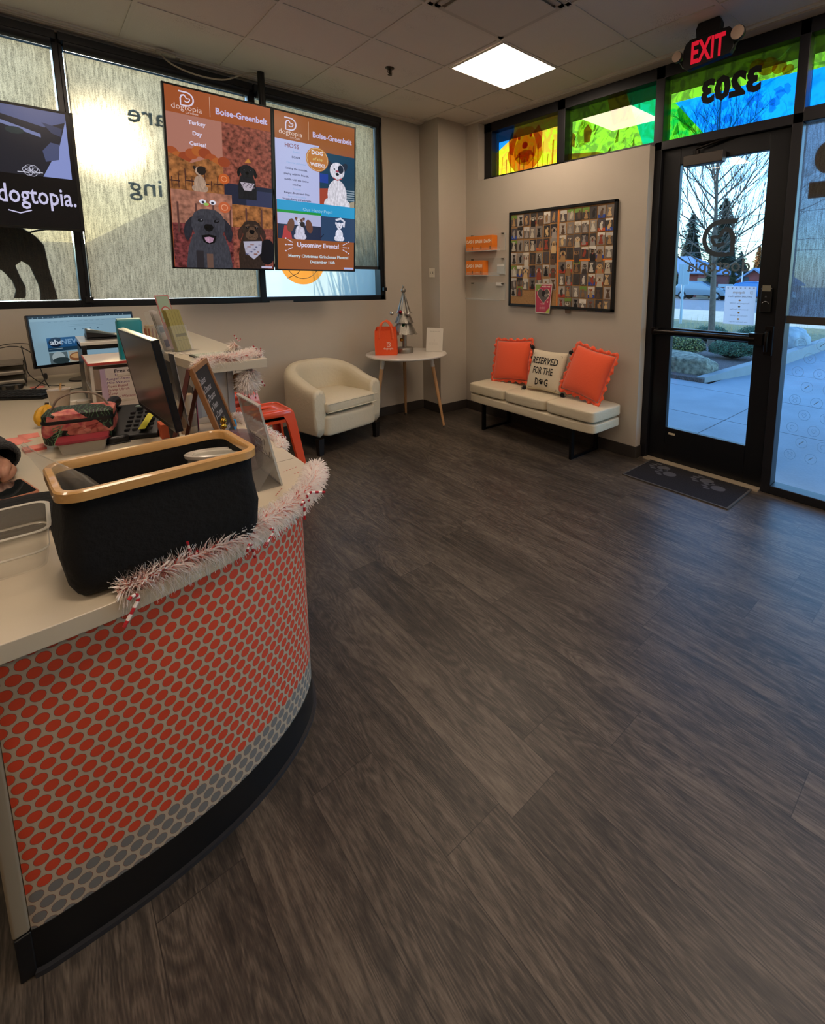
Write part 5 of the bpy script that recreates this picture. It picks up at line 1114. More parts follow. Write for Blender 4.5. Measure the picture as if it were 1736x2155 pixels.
for (c_, wd) in rowsd:
    for j in range(nn):
        f = j/(nn-1)*2-1; vs.append((c_[0]+f*wd*.55+r.uniform(-.003, .003), c_[1]-f*wd*.9*.6+r.uniform(-.003, .003), c_[2]-abs(f)*.014+r.uniform(-.005, .005)))
g.add(vs, [(i*nn+j, i*nn+j+1, (i+1)*nn+j+1, (i+1)*nn+j) for i in range(len(rowsd)-1) for j in range(nn-1)], 0, True)
o = g.build('film', mat('cellophane', '#b8b4ac', .08, alpha=.38, spec=1.0), t, True); o.modifiers.new('s', 'SUBSURF').render_levels = 1
# clear bin at the left edge
t = thing('clear_bin', 'clear acrylic bin at the left edge in front of the phone', 'bin', (-.135, 1.57, TOP), radians(0))
g = G(); A = lambda hx, hy, z: rrect(hx, hy, .03, 6, z)
g.loft([A(.105, .085, .002), A(.110, .092, .03), A(.114, .10, .092), A(.117, .103, .093), A(.117, .103, .099), A(.112, .098, .099), A(.107, .089, .03), A(.102, .082, .005)], cap=True); g.build('bin_body', mat('bin_acrylic', '#d6cfc0', .06, alpha=.14, spec=1.0), t)
g = G(); g.loft([A(.118, .104, .096), A(.120, .106, .099), A(.116, .102, .102), A(.112, .098, .099)], cap=False); g.loft([A(.111, .095, .045), A(.113, .097, .048), A(.111, .095, .051)], cap=False); g.build('bin_rim', m_plr, t)
t = thing('black_pouch', 'flat black fabric pouch behind the clear bin at the left edge', 'pouch', (-.12, 1.76, TOP))
soft(-.30, .0, 1.70, 1.92, TOP, TOP+.05, .018, t, 'pouch_body', m_fab, puff=.008, seed=9)
BX('zip_strip', (-.29, -.01, 1.697, 1.701, TOP+.02, TOP+.026), mat('dark_zip', '#1c1c1e', .4), t)

# ============================================================ LEFT: phone, hand, notes
t = thing('mobile_phone', 'mobile phone in a copper case lying on the desk by the hand', 'phone', (-.10, 2.10, TOP), radians(14))
g = G(); g.loft([rrect(.045, .085, .012, 5, .0), rrect(.0455, .0855, .012, 5, .003), rrect(.0455, .0855, .012, 5, .010), rrect(.044, .084, .012, 5, .012)]); g.build('case', mat('case_copper', '#a8684a', .35), t)
g = G(); g.loft([rrect(.040, .080, .009, 5, .0118), rrect(.040, .080, .009, 5, .0126)]); g.build('screen', mat('phone_glass', '#1c2022', .06, coat=1), t)
BX('button', (.0455, .047, .02, .045, .005, .009), mat('case_copper', ''), t, world=False)
# person: sleeve and hand reaching in from the left
t = thing('person', 'hand and black knitted sleeve of a person resting at the left edge of the desk', 'person', (-.55, 2.85, TOP))
def blob_mesh(name, m, chains, parent, vox=.0022):
    """overlapping tapered chains fused into one continuous skin"""
    g = G()
    for pts, rs in chains:
        P = smoothp(pts, 4); n = len(P); R = []
        for i in range(n):
            f = i/(n-1)*(len(rs)-1); k = min(int(f), len(rs)-2); R.append(rs[k]+(rs[k+1]-rs[k])*(f-k))
        g.tube(P, R, 12); g.ball(tuple(P[0]), R[0]*.99, n=6); g.ball(tuple(P[-1]), R[-1]*.99, n=6)
    o = g.build(name, m, parent, True); q = o.modifiers.new('r', 'REMESH'); q.mode = 'VOXEL'; q.voxel_size = vox; q.use_smooth_shade = True
    q = o.modifiers.new('sm', 'SMOOTH'); q.factor = .5; q.iterations = 4
    return o
m_skin = mat('skin', '#ab7d66', .5, spec=.35, noise=(30, .05)); m_skin.node_tree.nodes['Principled BSDF'].inputs['Subsurface Weight'].default_value = .08
ch = [([(-.30, 2.60, .885), (-.19, 2.44, .855), (-.150, 2.34, .838)], [.036, .034, .028]),
      ([(-.150, 2.34, .838), (-.140, 2.29, .834), (-.132, 2.245, .828)], [.024, .024, .019]), ([(-.150, 2.34, .836), (-.168, 2.29, .832), (-.170, 2.245, .826)], [.022, .023, .018]),
      ([(-.135, 2.33, .832), (-.118, 2.29, .826), (-.114, 2.25, .820)], [.019, .019, .016])]
for bx, by, ln in ((-.108, 2.245, .85), (-.127, 2.238, 1.0), (-.147, 2.238, .97), (-.167, 2.245, .8)):
    ch.append(([(bx, by+.012, .828), (bx-.002, by-.016*ln, .826), (bx-.006, by-.036*ln, .812), (bx-.012, by-.030*ln, .797), (bx-.014, by-.012*ln, .794)], [.0112, .0104, .0094, .0086, .0076]))
ch.append(([(-.120, 2.30, .822), (-.100, 2.265, .812), (-.105, 2.232, .802), (-.118, 2.215, .796)], [.0155, .013, .011, .009]))
blob_mesh('arm_and_hand', m_skin, ch, t)
g = G()
P = smoothp([(-.95, 3.05, 1.10), (-.62, 2.92, 1.0), (-.40, 2.74, .92), (-.25, 2.55, .875), (-.16, 2.40, .850), (-.125, 2.305, .838)], 6); n = len(P)
R = [.085+(.050-.085)*(i/(n-1))**.8+.004*sin(i*1.9)+.003*sin(i*.9+1) for i in range(n)]; R[-1] = .041
g.tube(P, R, 24, cap=False); o = g.build('sleeve', mat('black_knit', '#0c0c0f', .95, bump=(220, .8), sheen=.2), t, True); s_ = o.modifiers.new('s', 'SOLIDIFY'); s_.thickness = .004; s_.offset = 1
m_pk = mat('pink_paper', '#d8685e', .8); m_pk2 = mat('pink_paper_light', '#e0877a', .8)
def pad(x, y, rz, hgt, label, curl=0, w_=.062):
    t = thing('sticky_note', label, 'note', (x, y, TOP), rz)
    g = G(); n = 6; vs = []
    for i in range(n+1):
        f = i/n; vs += [(-w_/2, -w_/2+w_*f, hgt+curl*f*f), (w_/2, -w_/2+w_*f, hgt+curl*f*f*.6)]
    g.add(vs, [(2*i, 2*i+1, 2*i+3, 2*i+2) for i in range(n)], 0, True)
    o = g.build('top_sheet', m_pk2, t); s_ = o.modifiers.new('s', 'SOLIDIFY'); s_.thickness = .0006
    if hgt > .003: g = G().box(-w_/2, w_/2, -w_/2, w_/2, 0, hgt-.0006); g.build('pad', m_pk, t)
    return t
pad(-.045, 2.578, .15, .010, 'thick pink sticky note pad beside the phone and the sleeve'); pad(-.09, 2.73, .5, .001, 'loose pink sticky note with a curled edge behind the thick pad', .02); pad(-.06, 2.80, .1, .001, 'loose pink sticky note furthest behind the thick pad', .008)
pad(-.02, 4.03, .2, .001, 'pink sticky note behind the keyboard by the cables', .004)

# ============================================================ LUNCH BAG ETC
t = thing('food_container', 'clear food container with a red lid under the floral lunch bag', 'container', (.095, 2.44, TOP), radians(-8))
g = G(); g.loft([rrect(.062, .04, .012, 5, .001), rrect(.072, .05, .014, 5, .045)]); g.build('tub', m_plf, t)
g = G(); g.loft([rrect(.076, .054, .016, 5, .045), rrect(.078, .056, .016, 5, .049), rrect(.076, .054, .016, 5, .056)]); g.build('lid', mat('container_lid', '#8a2a36', .35), t)
t = thing('lunch_bag', 'floral zipped lunch bag with a curved handle on the desk', 'bag', (.10, 2.56, TOP), radians(-10))
def floral():
    m = bpy.data.materials.new('floral_print'); m.use_nodes = True; n = m.node_tree; L = n.links; N = n.nodes.new; b = n.nodes['Principled BSDF']; tc = N('ShaderNodeTexCoord')
    vo = N('ShaderNodeTexVoronoi'); vo.inputs['Scale'].default_value = 14; L.new(tc.outputs['Object'], vo.inputs[0])
    nz = N('ShaderNodeTexNoise'); nz.inputs['Scale'].default_value = 40; L.new(tc.outputs['Object'], nz.inputs[0])
    wv = N('ShaderNodeTexWave'); wv.inputs['Scale'].default_value = 24; wv.inputs['Distortion'].default_value = 14; wv.inputs['Detail'].default_value = 3; L.new(tc.outputs['Object'], wv.inputs[0])
    cr = N('ShaderNodeValToRGB'); L.new(wv.outputs[0], cr.inputs[0]); e = cr.color_ramp.elements; e[0].position = .80; e[0].color = (*lin('#0f1412'), 1); e[1].position = .93; e[1].color = (*lin('#48664a'), 1)
    mx = N('ShaderNodeMix'); mx.data_type = 'RGBA'; sx = N('ShaderNodeSeparateColor'); L.new(vo.outputs['Color'], sx.inputs[0]); gt = N('ShaderNodeMath'); gt.operation = 'GREATER_THAN'; gt.inputs[1].default_value = .58; L.new(sx.outputs[0], gt.inputs[0])
    c2 = N('ShaderNodeValToRGB'); L.new(nz.outputs[0], c2.inputs[0]); e = c2.color_ramp.elements; e[0].position = .35; e[0].color = (*lin('#a8404a'), 1); e[1].position = .65; e[1].color = (*lin('#d88a78'), 1)
    L.new(gt.outputs[0], mx.inputs['Factor']); L.new(cr.outputs[0], mx.inputs[6]); L.new(c2.outputs[0], mx.inputs[7]); L.new(mx.outputs[2], b.inputs['Base Color']); b.inputs['Roughness'].default_value = .6
    return m
fl = floral(); bw, bd_, bh = .108, .075, .115
g = G(); g.loft([rrect(bw-.008, bd_-.008, .02, 6, .02), rrect(bw, bd_, .024, 6, .03), rrect(bw+.004, bd_+.004, .026, 6, .075), rrect(bw, bd_, .024, 6, bh), rrect(bw+.0, bd_+.0, .024, 6, bh+.022), rrect(bw-.01, bd_-.01, .024, 6, bh+.031), rrect(bw-.04, bd_-.03, .02, 6, bh+.034)])
g.build('bag_body', fl, t); g = G(); g.loft([rrect(bw+.002, bd_+.002, .026, 6, bh-.012), rrect(bw+.004, bd_+.004, .027, 6, bh-.006), rrect(bw+.002, bd_+.002, .026, 6, bh+.002)], cap=False); g.build('zip', mat('dark_zip', ''), t)
g = G(); g.tube(smoothp([(-.085, 0, bh+.03), (-.06, 0, bh+.075), (0, 0, bh+.095), (.06, 0, bh+.075), (.09, 0, bh+.03)], 5), .0042, 8); g.build('handle', mat('strap_taupe', '#8f7d70', .6), t)
a = Art(.0006)
for u, v, q in ((-.01, .075, '#c07060'), (.045, .085, '#b85e56'), (.02, .055, '#cf8876'), (.06, .055, '#c07060'), (-.035, .02, '#a84a50')):
    for k in range(5): a.ell(u+.014*cos(k*1.257), v+.012*sin(k*1.257), .013, .011, ink(q), same=k > 0)
for k in range(7): a.line([(-.075, .03+.01*k), (-.05, .045+.009*k)], .003, ink('#5a7a58'), same=k > 0); 
a.line([(-.078, .02), (-.045, .10)], .003, ink('#7a9a78')); a.rect(0, .034, .05, .044, ink('#0c0c0e')); a.build('print', (0, -bd_-.006, 0), (1, 0, 0), (0, 0, 1), t, False)
t = thing('banana_bunch', 'small bunch of ripe bananas behind the floral lunch bag', 'bananas', (-.005, 3.0, TOP))
mbn = mat('banana_yellow', '#c9961c', .5, noise=(40, .15))
for k in range(3):
    a0 = -.5+.5*k; P = smoothp([(.005, 2.98+.006*k, TOP+.085), (-.016+.014*k, 2.955, TOP+.07), (-.026+.022*k, 2.935, TOP+.04), (-.018+.022*k, 2.93, TOP+.012)], 4); n = len(P)
    G().tube(P, [.006+.011*sin(pi*min(1, (i+.6)/(n+.2)))**.6 for i in range(n)], 8).build('banana', mbn, t, True)
G().tube([(.005, 2.985, TOP+.08), (.008, 2.99, TOP+.10)], .007, 8).build('stem', mat('banana_stem', '#3a2c16', .7), t, True)
t = thing('iced_drink_cup', 'clear plastic drink cup with a straw behind the lunch bag', 'cup', (.055, 3.18, TOP))
G().lathe([(.028, 0), (.030, .002), (.043, .118), (.0455, .12), (.045, .123), (.041, .12)], (.055, 3.18, TOP), 32).build('cup', mat('cup_plastic', '#cdbdac', .15, alpha=.72, spec=.9), t, True)
G().lathe([(.001, .004), (.029, .004), (.032, .03), (.001, .031)], (.055, 3.18, TOP), 24).build('drink', mat('coffee_drink', '#8a6a52', .2, alpha=.8), t, True)
G().tube([(.045, 3.17, TOP+.01), (.066, 3.19, TOP+.15)], .0038, 8).build('straw', mat('straw_paper', '#c09a68', .6), t, True)
t = thing('small_tub', 'small clear tub with a lid beside the drink cup', 'tub', (.135, 3.15, TOP)); G().lathe([(.026, 0), (.033, .055), (.035, .057), (.035, .06), (.001, .061)], (.135, 3.15, TOP), 28).build('cup', m_plf, t, True); G().cyl((.135, 3.15, TOP+.004), .024, .03, 20).build('contents', mat('granola', '#8f6a44', .9), t, True)
t = thing('small_bottle', 'small white capped bottle between the drink cup and lunch bag', 'bottle', (.10, 3.06, TOP)); G().lathe([(.018, 0), (.019, .003), (.019, .05), (.010, .058), (.010, .062)], (.10, 3.06, TOP), 20).build('bottle_body', mat('bottle_white', '#c8bfb0', .4), t, True); G().cyl((.10, 3.06, TOP+.06), .0125, .018, 16).build('cap', mat('cap_white', '#ddd6c8', .4), t, True)

# drawer organiser
t = thing('drawer_organizer', 'clear plastic drawer organiser with a handwritten list taped to its side', 'organizer', (.30, 3.12, TOP))
ox0, ox1, oy0, oy1, oh = .165, .42, 2.95, 3.30, .26
m_dr = mat('drawer_plastic', '#cdb8aa', .15, alpha=.62, spec=.8); m_drf = mat('drawer_frame', '#cfc6ba', .3, alpha=.9)
g = G()
for z in (0, .125, .25): g.box(ox0, ox1, oy0, oy1, TOP+z, TOP+z+.006)
for x in (ox0, ox1-.012): 
    for y in (oy0, oy1-.012): g.box(x, x+.012, y, y+.012, TOP, TOP+oh)
g.box(ox0, ox1, oy1-.004, oy1, TOP, TOP+oh); g.build('frame', m_drf, t, True, bevel=.002)
for z in (.008, .133):
    g = G(); g.loft([rrect(.118, .16, .03, 6, TOP+z, ((ox0+ox1)/2, 3.125)), rrect(.122, .165, .03, 6, TOP+z+.10, ((ox0+ox1)/2, 3.125))]); dr = g.build('drawer', m_dr, t, True)
    BX('drawer_handle', ((ox0+ox1)/2-.03, (ox0+ox1)/2+.03, 2.945, 2.958, TOP+z+.06, TOP+z+.075), m_drf, dr, .002)
BX('lid', (ox0-.004, ox1+.006, oy0-.006, oy1, TOP+oh, TOP+oh+.006), mat('organizer_lid', '#d8ccc0', .4), t, .002)
g = G(); g.box(ox0-.006, ox1+.008, oy0-.009, oy0-.004, TOP+oh-.004, TOP+oh+.007); g.box(ox0-.007, ox0-.003, oy0, oy1, TOP+oh-.004, TOP+oh+.007); g.build('red_edge', mat('red_edge', '#b8443a', .4), t, True)
for z in (.03, .155):
    g = G()
    for k in range(6): g.ball((ox0+.05+.03*k, 3.02+.03*(k % 3), TOP+z+.01), .02, n=5, sq=(1, 1.2, .7))
    g.build('contents', mat('treats', '#8c5a3c', .8), t, True)
t = thing('list_sheet', 'handwritten pink and purple name list leaning on the drawer organiser', 'paper', (.29, 2.93, TOP))
a = Art(); a.rect(0, 0, .175, .235, mat('list_paper', '#cbbfb8', .7)); a.poly([(0, .235), (0, .0), (.03, .0), (.018, .235)], ink('#b09ab0')); rs_ = ink('#8c3450'); pu = ink('#6a4a86')
a.text('Free day', .095, .212, .024, ink('#2c2430'), bold=.02); a.text('Reservations', .09, .197, .014, pu)
for k, s_ in enumerate(('Ranger Zama', 'Milo Watson', 'Fiona Bizzel', 'Jenny Ulrich', 'Zoey', 'Choco Watson', 'Winnie', 'Kai', 'Gallina U', 'Tamara')): a.text(s_, .022, .178-.0178*k, .0165, rs_ if k > 1 else pu, al='l', slant=.1)
a.build('sheet', (.20, 2.945, TOP), (1, 0, 0), (0, .02, 1), t)
# black upright shelf and scanner behind it
t = thing('label_printer', 'black device with a raised curved lid on the shelf behind the drawers', 'printer', (.30, 3.6, 1.10))
g = G(); g.loft([[(.20, 3.50, 1.105), (.42, 3.50, 1.105), (.42, 3.68, 1.105), (.20, 3.68, 1.105)], [(.20, 3.50, 1.125), (.42, 3.50, 1.12), (.42, 3.68, 1.12), (.20, 3.68, 1.13)]], smooth=False); g.build('base', mat('device_black', '#16151a', .35), t, True, bevel=.004)
g = G(); g.loft([[(.20, 3.50+.03*k, 1.12+(.045 if k in (1, 2, 3) else .03)-.0*k) for k in range(5)]+[(.20, 3.62, 1.115), (.20, 3.50, 1.115)], [(.26, 3.50+.03*k, 1.12+(.03 if k in (1, 2, 3) else .02)) for k in range(5)]+[(.26, 3.62, 1.115), (.26, 3.50, 1.115)], [(.33, 3.50+.03*k, 1.125) for k in range(5)]+[(.33, 3.62, 1.115), (.33, 3.50, 1.115)]]); g.build('lid', mat('device_black', ''), t, True)
t = thing('desk_shelf', 'black metal desk shelf with glossy white top behind the drawer organiser', 'shelf', (.30, 3.6, TOP))
g = G(); g.box(.17, .19, 3.42, 3.80, TOP, 1.085); g.box(.46, .48, 3.42, 3.80, TOP, 1.085); g.box(.17, .48, 3.44, 3.80, 1.06, 1.085); g.box(.17, .48, 3.44, 3.80, .95, .965); g.build('frame', mat('shelf_black', '#151316', .3), t, True, bevel=.002)
BX('white_top', (.165, .485, 3.42, 3.80, 1.085, 1.104), mat('glossy_white', '#d6d0c4', .12), t, .002)

# desk telephone
t = thing('desk_telephone', 'black desk telephone with a yellow note behind the bamboo rim', 'telephone', (.27, 2.56, TOP), radians(-20))
mp_ = mat('phone_plastic', '#0e0e10', .35)
g = G(); g.loft([[(-.10, -.10, .0), (.10, -.10, 0), (.10, .10, 0), (-.10, .10, 0)], [(-.10, -.10, .02), (.10, -.10, .02), (.10, .10, .11), (-.10, .10, .11)]], smooth=False); g.build('body', mp_, t, bevel=.006)
g = G(); g.tube(smoothp([(-.085, -.09, .045), (-.088, -.05, .085), (-.088, .03, .125), (-.085, .09, .13)], 4), [.022, .02, .019, .018, .016, .015, .015, .016, .017, .019, .021, .024, .024], 12); g.build('handset', mp_, t)
g = G(); Rm = Matrix.Translation((0, 0, .0)) 
for i in range(4):
    for j in range(5): g.box(-.02+.026*i, -.003+.026*i, -.075+.026*j, -.06+.026*j, .022+.0117*j+.010, .030+.0117*j+.010)
g.build('keypad', mat('key_grey', '#26262a', .4), t)
g = G(); g.add([(.03, -.09, .04), (.055, -.09, .04), (.075, -.0, .085), (.05, -.0, .085)], [(0, 1, 2, 3)]); g.build('yellow_note', mat('yellow_note', '#c9c23a', .7), t)
BX('blue_label', (-.005, .02, .05, .07, .105, .108), ink('#9ab0a8'), t, world=False)
t = thing('stapler', 'small black stapler beside the lunch bag', 'stapler', (.20, 2.46, TOP), .2); soft(.165, .235, 2.44, 2.465, TOP, TOP+.03, .008, t, 'stapler_body', mp_, puff=.002); BX('stapler_base', (.162, .238, 2.438, 2.467, TOP, TOP+.006), mp_, t, .002)
g = G(); g.box(.335, .37, 2.39, 2.47, TOP, TOP+.06); tag(g.build('orange_box', mat('orange_card', '#c45a34', .6), bevel=.001), 'small orange card box under the angled monitor', 'box')

# monitors
def monitor(name, label, o, yaw, tilt, W, H, art, stand, bez=.010, th=.03):
    U = Vector((cos(yaw), sin(yaw), 0)); N = Vector((sin(yaw), -cos(yaw), 0)); V = cos(tilt)*Vector((0, 0, 1))-sin(tilt)*N; N2 = U.cross(V)
    o = Vector(o); T = Matrix((U, V, N2)).transposed().to_4x4(); T.translation = o
    t = thing(name, label, 'monitor', tuple(o+U*W/2-Vector((0, 0, o.z-TOP))))
    g = G(); g.box(0, W, 0, H, -th, -.002, 0, T)
    for b in ((0, W, 0, .018), (0, W, H-bez, H), (0, bez, 0, H), (W-bez, W, 0, H)): g.box(b[0], b[1], b[2], b[3], -.002, .001, 0, T)
    g.build('casing', mat('monitor_casing', '#0e0e11', .25), t, True, bevel=.001)
    art(W-2*bez, H-bez-.018).build('screen', tuple(o+U*bez+V*.018), U, V, t)
    c = o+U*W/2+V*H*.35-N2*th; b0 = Vector((c.x, c.y, TOP)) - Vector((N2.x, N2.y, 0))*.05
    g = G(); g.tube([c, c-N2*.04, Vector((b0.x, b0.y, TOP+.02)), Vector((b0.x, b0.y, TOP+.004))], .016, 10); g.cyl((b0.x, b0.y, TOP), .09, .01, 32); g.build('stand', mat('monitor_casing', ''), t, True)
    return t
def s_far(w, h):
    C = lambda c: glow(c, .62)
    a = Art(); a.rect(0, 0, w, h, C('#8fb2c4')); a.rect(0, h*.955, w, h, C('#1c3038')); a.rect(0, h*.90, w, h*.955, C('#9ec0d0'))
    for k in range(20): a.rect(w*.03+.024*k, h*.967, w*.035+.024*k, h*.982, C('#c0d0d8'), same=k > 0)
    for k in range(14): a.rect(w*.1+.03*k, h*.872, w*.13+.03*k, h*.876, C('#5a7684'), same=k > 0)
    a.line([(w*.34, h*.80), (w*.68, h*.80), (w*.68, h*.765), (w*.34, h*.765)], .001, C('#6a8898'), closed=True)
    for k in range(4): a.ell(w*.40+w*.075*k, h*.70, .004, .004, C('#4a6a7c'), same=k > 0)
    a.rect(w*.12, h*.26, w*.445, h*.545, C('#1f5688')); a.rect(w*.12, h*.26, w*.445, h*.34, C('#1c3c54')); a.ell(w*.20, h*.45, .035, .03, C('#0c1c34'))
    a.text('abc', w*.205, h*.40, .045, C('#cfd8e4'), bold=.025); a.text('NEWS', w*.355, h*.40, .042, C('#7ea8d0'), bold=.02); a.rect(w*.13, h*.31, w*.25, h*.318, C('#c0d0d8'))
    a.rect(w*.455, h*.26, w*.72, h*.54, C('#a89a80')); a.rect(w*.12, h*.0, w*.285, h*.235, C('#5c6e74')); a.ell(w*.20, h*.13, .03, .035, C('#a8b8bc')); a.ell(w*.22, h*.06, .04, .02, C('#2c3c40'))
    a.rect(w*.295, 0, w*.46, h*.235, C('#b0aa98')); a.ell(w*.375, h*.11, .04, .028, C('#8a5a3a')); a.ell(w*.375, h*.13, .032, .015, C('#c89a68'))
    return a
monitor('computer_monitor', 'black computer monitor showing a web page by the front wall', (-.019, 3.993, .903), .278, .138, .54, .32, s_far, None)
def s_off(w, h): return Art().rect(0, 0, w, h, mat('screen_off', '#4a4038', .22, spec=.8))
tm = monitor('computer_monitor', 'black computer monitor angled over the basket with its dark screen facing left', (.286, 2.508, .919), -1.514, -.142, .55, .33, s_off, None, th=.022)
g = G(); g.add([(.335, 1.99, 1.19), (.375, 2.34, 1.15), (.40, 2.33, .90), (.36, 1.98, .93)], [(0, 1, 2, 3)]); o = g.build('paper_sheet', mat('sheet_grey', '#b4b0b0', .7)); o.modifiers.new('s', 'SOLIDIFY').thickness = .001; tag(o, 'white sheet of paper taped behind the angled monitor', 'paper')
# keyboard, tray, cables
t = thing('keyboard', 'long black keyboard below the web page monitor', 'keyboard', (-.14, 3.80, TOP), radians(-35))
g = G(); g.loft([[(-.22, -.075, 0), (.22, -.075, 0), (.22, .075, 0), (-.22, .075, 0)], [(-.22, -.075, .012), (.22, -.075, .012), (.22, .075, .024), (-.22, .075, .024)]], smooth=False); g.build('keyboard_body', mp_, t, bevel=.003)
g = G()
for i in range(15):
    for j in range(5): g.box(-.208+.028*i, -.184+.028*i, -.065+.027*j, -.041+.027*j, .014+.0021*j, .021+.0023*j)
g.build('keys', mat('key_black', '#1c1c1f', .45), t, bevel=.001)
t = thing('letter_tray', 'stacked grey letter tray with papers at the left edge', 'tray', (-.19, 4.25, TOP))
g = G()
for z in (.02, .075, .13): g.box(-.33, -.065, 4.12, 4.44, TOP+z, TOP+z+.004); g.box(-.33, -.065, 4.12, 4.124, TOP+z, TOP+z+.018); g.box(-.069, -.065, 4.12, 4.44, TOP+z, TOP+z+.03)
for x in (-.33, -.07): 
    for y in (4.12, 4.435): g.box(x, x+.005, y, y+.005, TOP, TOP+.16)
g.build('frame', mat('tray_grey', '#7d766c', .4), t, True)
for z in (.025, .08): BX('paper_stack', (-.32, -.075, 4.13, 4.42, TOP+z, TOP+z+.018), mat('paper_white', '#c9c0b2', .8), t)
t = thing('hole_punch', 'black hole punch under the letter tray', 'punch', (-.14, 4.05, TOP)); soft(-.19, -.08, 4.03, 4.08, TOP, TOP+.035, .012, t, 'punch_body', mp_, puff=.003); g = G(); g.cyl((-.16, 4.02, TOP+.005), .009, .025, 12); g.cyl((-.11, 4.02, TOP+.005), .009, .025, 12); g.build('chrome_pin', mat('steel', ''), t, True)
g = G(); mcb = mat('cable_black', '#141212', .5)
g.tube(smoothp([(-.30, 4.30, .98), (-.15, 4.28, 1.03), (-.06, 4.25, 1.035), (0, 4.20, 1.02), (.04, 4.16, .99)]), .0028, 6); g.tube(smoothp([(-.30, 4.32, .96), (-.12, 4.28, 1.02), (-.03, 4.2, .98), (.0, 4.1, .90), (.015, 4.0, .83), (.03, 3.96, TOP+.006)]), .0028, 6); g.tube(smoothp([(-.07, 4.25, 1.02), (-.06, 4.2, .93), (-.05, 4.15, .85), (.02, 4.05, TOP+.006), (.10, 3.98, TOP+.005)]), .0025, 6)
g.tube(smoothp([(.02, 4.0, .84), (-.01, 3.98, .81), (-.035, 3.95, TOP+.008)]), .003, 6); g.ball((.02, 4.02, .85), .015, n=5, sq=(.7, .7, 1.6)); g.box(-.045, -.028, 3.935, 3.955, TOP, TOP+.012)
tag(g.build('cable_bundle', mcb), 'tangle of black cables beside the web page monitor', 'cables')
g = G(); g.tube(smoothp([(.19, 4.02, .89), (.22, 3.98, .86), (.24, 3.92, .82), (.22, 3.86, TOP+.006), (.12, 3.80, TOP+.005), (.04, 3.72, TOP+.005)]), .0026, 6); tag(g.build('cable', mcb), 'thin black cable drooping under the web page monitor', 'cable')

# raised counter objects
t = thing('teal_box', 'teal box with a pale edge standing behind the angled monitor', 'box', (.335, 3.02, 1.051), 0)
g = G(); g.loft([rrect(.048, .035, .014, 5, 1.052, (.335, 3.02)), rrect(.05, .037, .015, 5, 1.235, (.335, 3.02)), rrect(.046, .033, .013, 5, 1.243, (.335, 3.02))]); g.build('box_body', mat('teal_plastic', '#0d7c86', .4), t, True)
BX('box_lid', (.289, .381, 2.988, 3.052, 1.243, 1.249), mat('teal_top', '#8fc0b8', .4), t)
t = thing('striped_cup', 'cream cup with rust stripes beside the leaflet stand', 'cup', (.50, 3.50, 1.07)); G().lathe([(.028, 0), (.036, .002), (.040, .10), (.041, .102), (.038, .102), (.035, .01), (.001, .008)], (.50, 3.50, 1.07), 28).build('cup_body', mat('cup_cream', '#bca888', .6), t, True)
g = G()
for k in range(14):
    a_ = 2*pi*k/14; g.tube([(.50+.0385*cos(a_), 3.50+.0385*sin(a_), 1.085), (.50+.0415*cos(a_), 3.50+.0415*sin(a_), 1.155)], .003, 5)
g.build('stripe_band', mat('rust_stripe', '#8c4a30', .6), t, True)
def leaflet_stand(name, label, x, y, rz, cards, group=None):
    t = thing(name, label, 'holder', (x, y, 1.07), rz)
    g = G(); Tm = Matrix.Rotation(radians(-14), 4, 'X'); g.box(-.055, .055, -.03, .04, 0, .003); g.box(-.055, .055, .0, .003, .0, .14, 0, Tm); g.box(-.055, .055, .032, .035, 0, .22, 0, Tm); g.box(-.055, -.052, 0, .035, 0, .14, 0, Tm); g.box(.052, .055, 0, .035, 0, .14, 0, Tm)
    g.build('stand', m_ac, t); return t, Tm
t, Tm = leaflet_stand('leaflet_holder', 'clear holder with a stack of olive green leaflets on the raised counter', .562, 2.985, radians(42), 0)
lf = thing('leaflet_stack', 'stack of olive green leaflets in the clear holder on the raised counter', 'leaflets', (.562, 2.985, 1.07), radians(42))
g = G()
for k in range(6): g.box(-.047+.001*(k % 2), .047, .006+.004*k, .0075+.004*k, .004, .222+.0015*k, 0, Tm)
g.build('leaflets', mat('olive_leaflet', '#94884a', .6), lf); a = Art()
for u in (-.03, -.012, .008, .03): a.rect(u, .004, u+.0015, .218, ink('#5f5828'), same=u > -.03)
a.rect(-.035, .08, .04, .095, ink('#5f5828')); a.line([(-.047, .06), (.047, .06)], .0015, ink('#5f5828'))
a.build('print', tuple(Tm @ Vector((0, .0052, 0))), tuple(Tm.to_3x3() @ Vector((1, 0, 0))), tuple(Tm.to_3x3() @ Vector((0, 0, 1))), lf, False)
t, Tm = leaflet_stand('leaflet_holder', 'clear holder with white and red cards, left of the olive leaflets', .505, 3.06, radians(62), 0)
lf = thing('card_stack', 'white printed cards in the clear holder left of the olive leaflets', 'cards', (.505, 3.06, 1.07), radians(62))
g = G()
for k in range(3): g.box(-.03, .03, .006+.006*k, .0075+.006*k, .004, .215+.004*k, 0, Tm)
g.build('cards', mat('card_paper', '#bdb4ac', .6), lf); a = Art(); a.rect(-.028, .02, .028, .06, ink('#5a5c78')); a.rect(-.028, .10, .028, .13, ink('#7c7670')); a.rect(-.028, .14, .028, .20, ink('#a8a29c')); a.build('print', tuple(Tm @ Vector((0, .0052, 0))), tuple(Tm.to_3x3() @ Vector((1, 0, 0))), tuple(Tm.to_3x3() @ Vector((0, 0, 1))), lf, False)
lf = thing('greeting_card', 'red bordered holiday card standing behind the olive leaflets', 'card', (.545, 3.12, 1.07), radians(35))
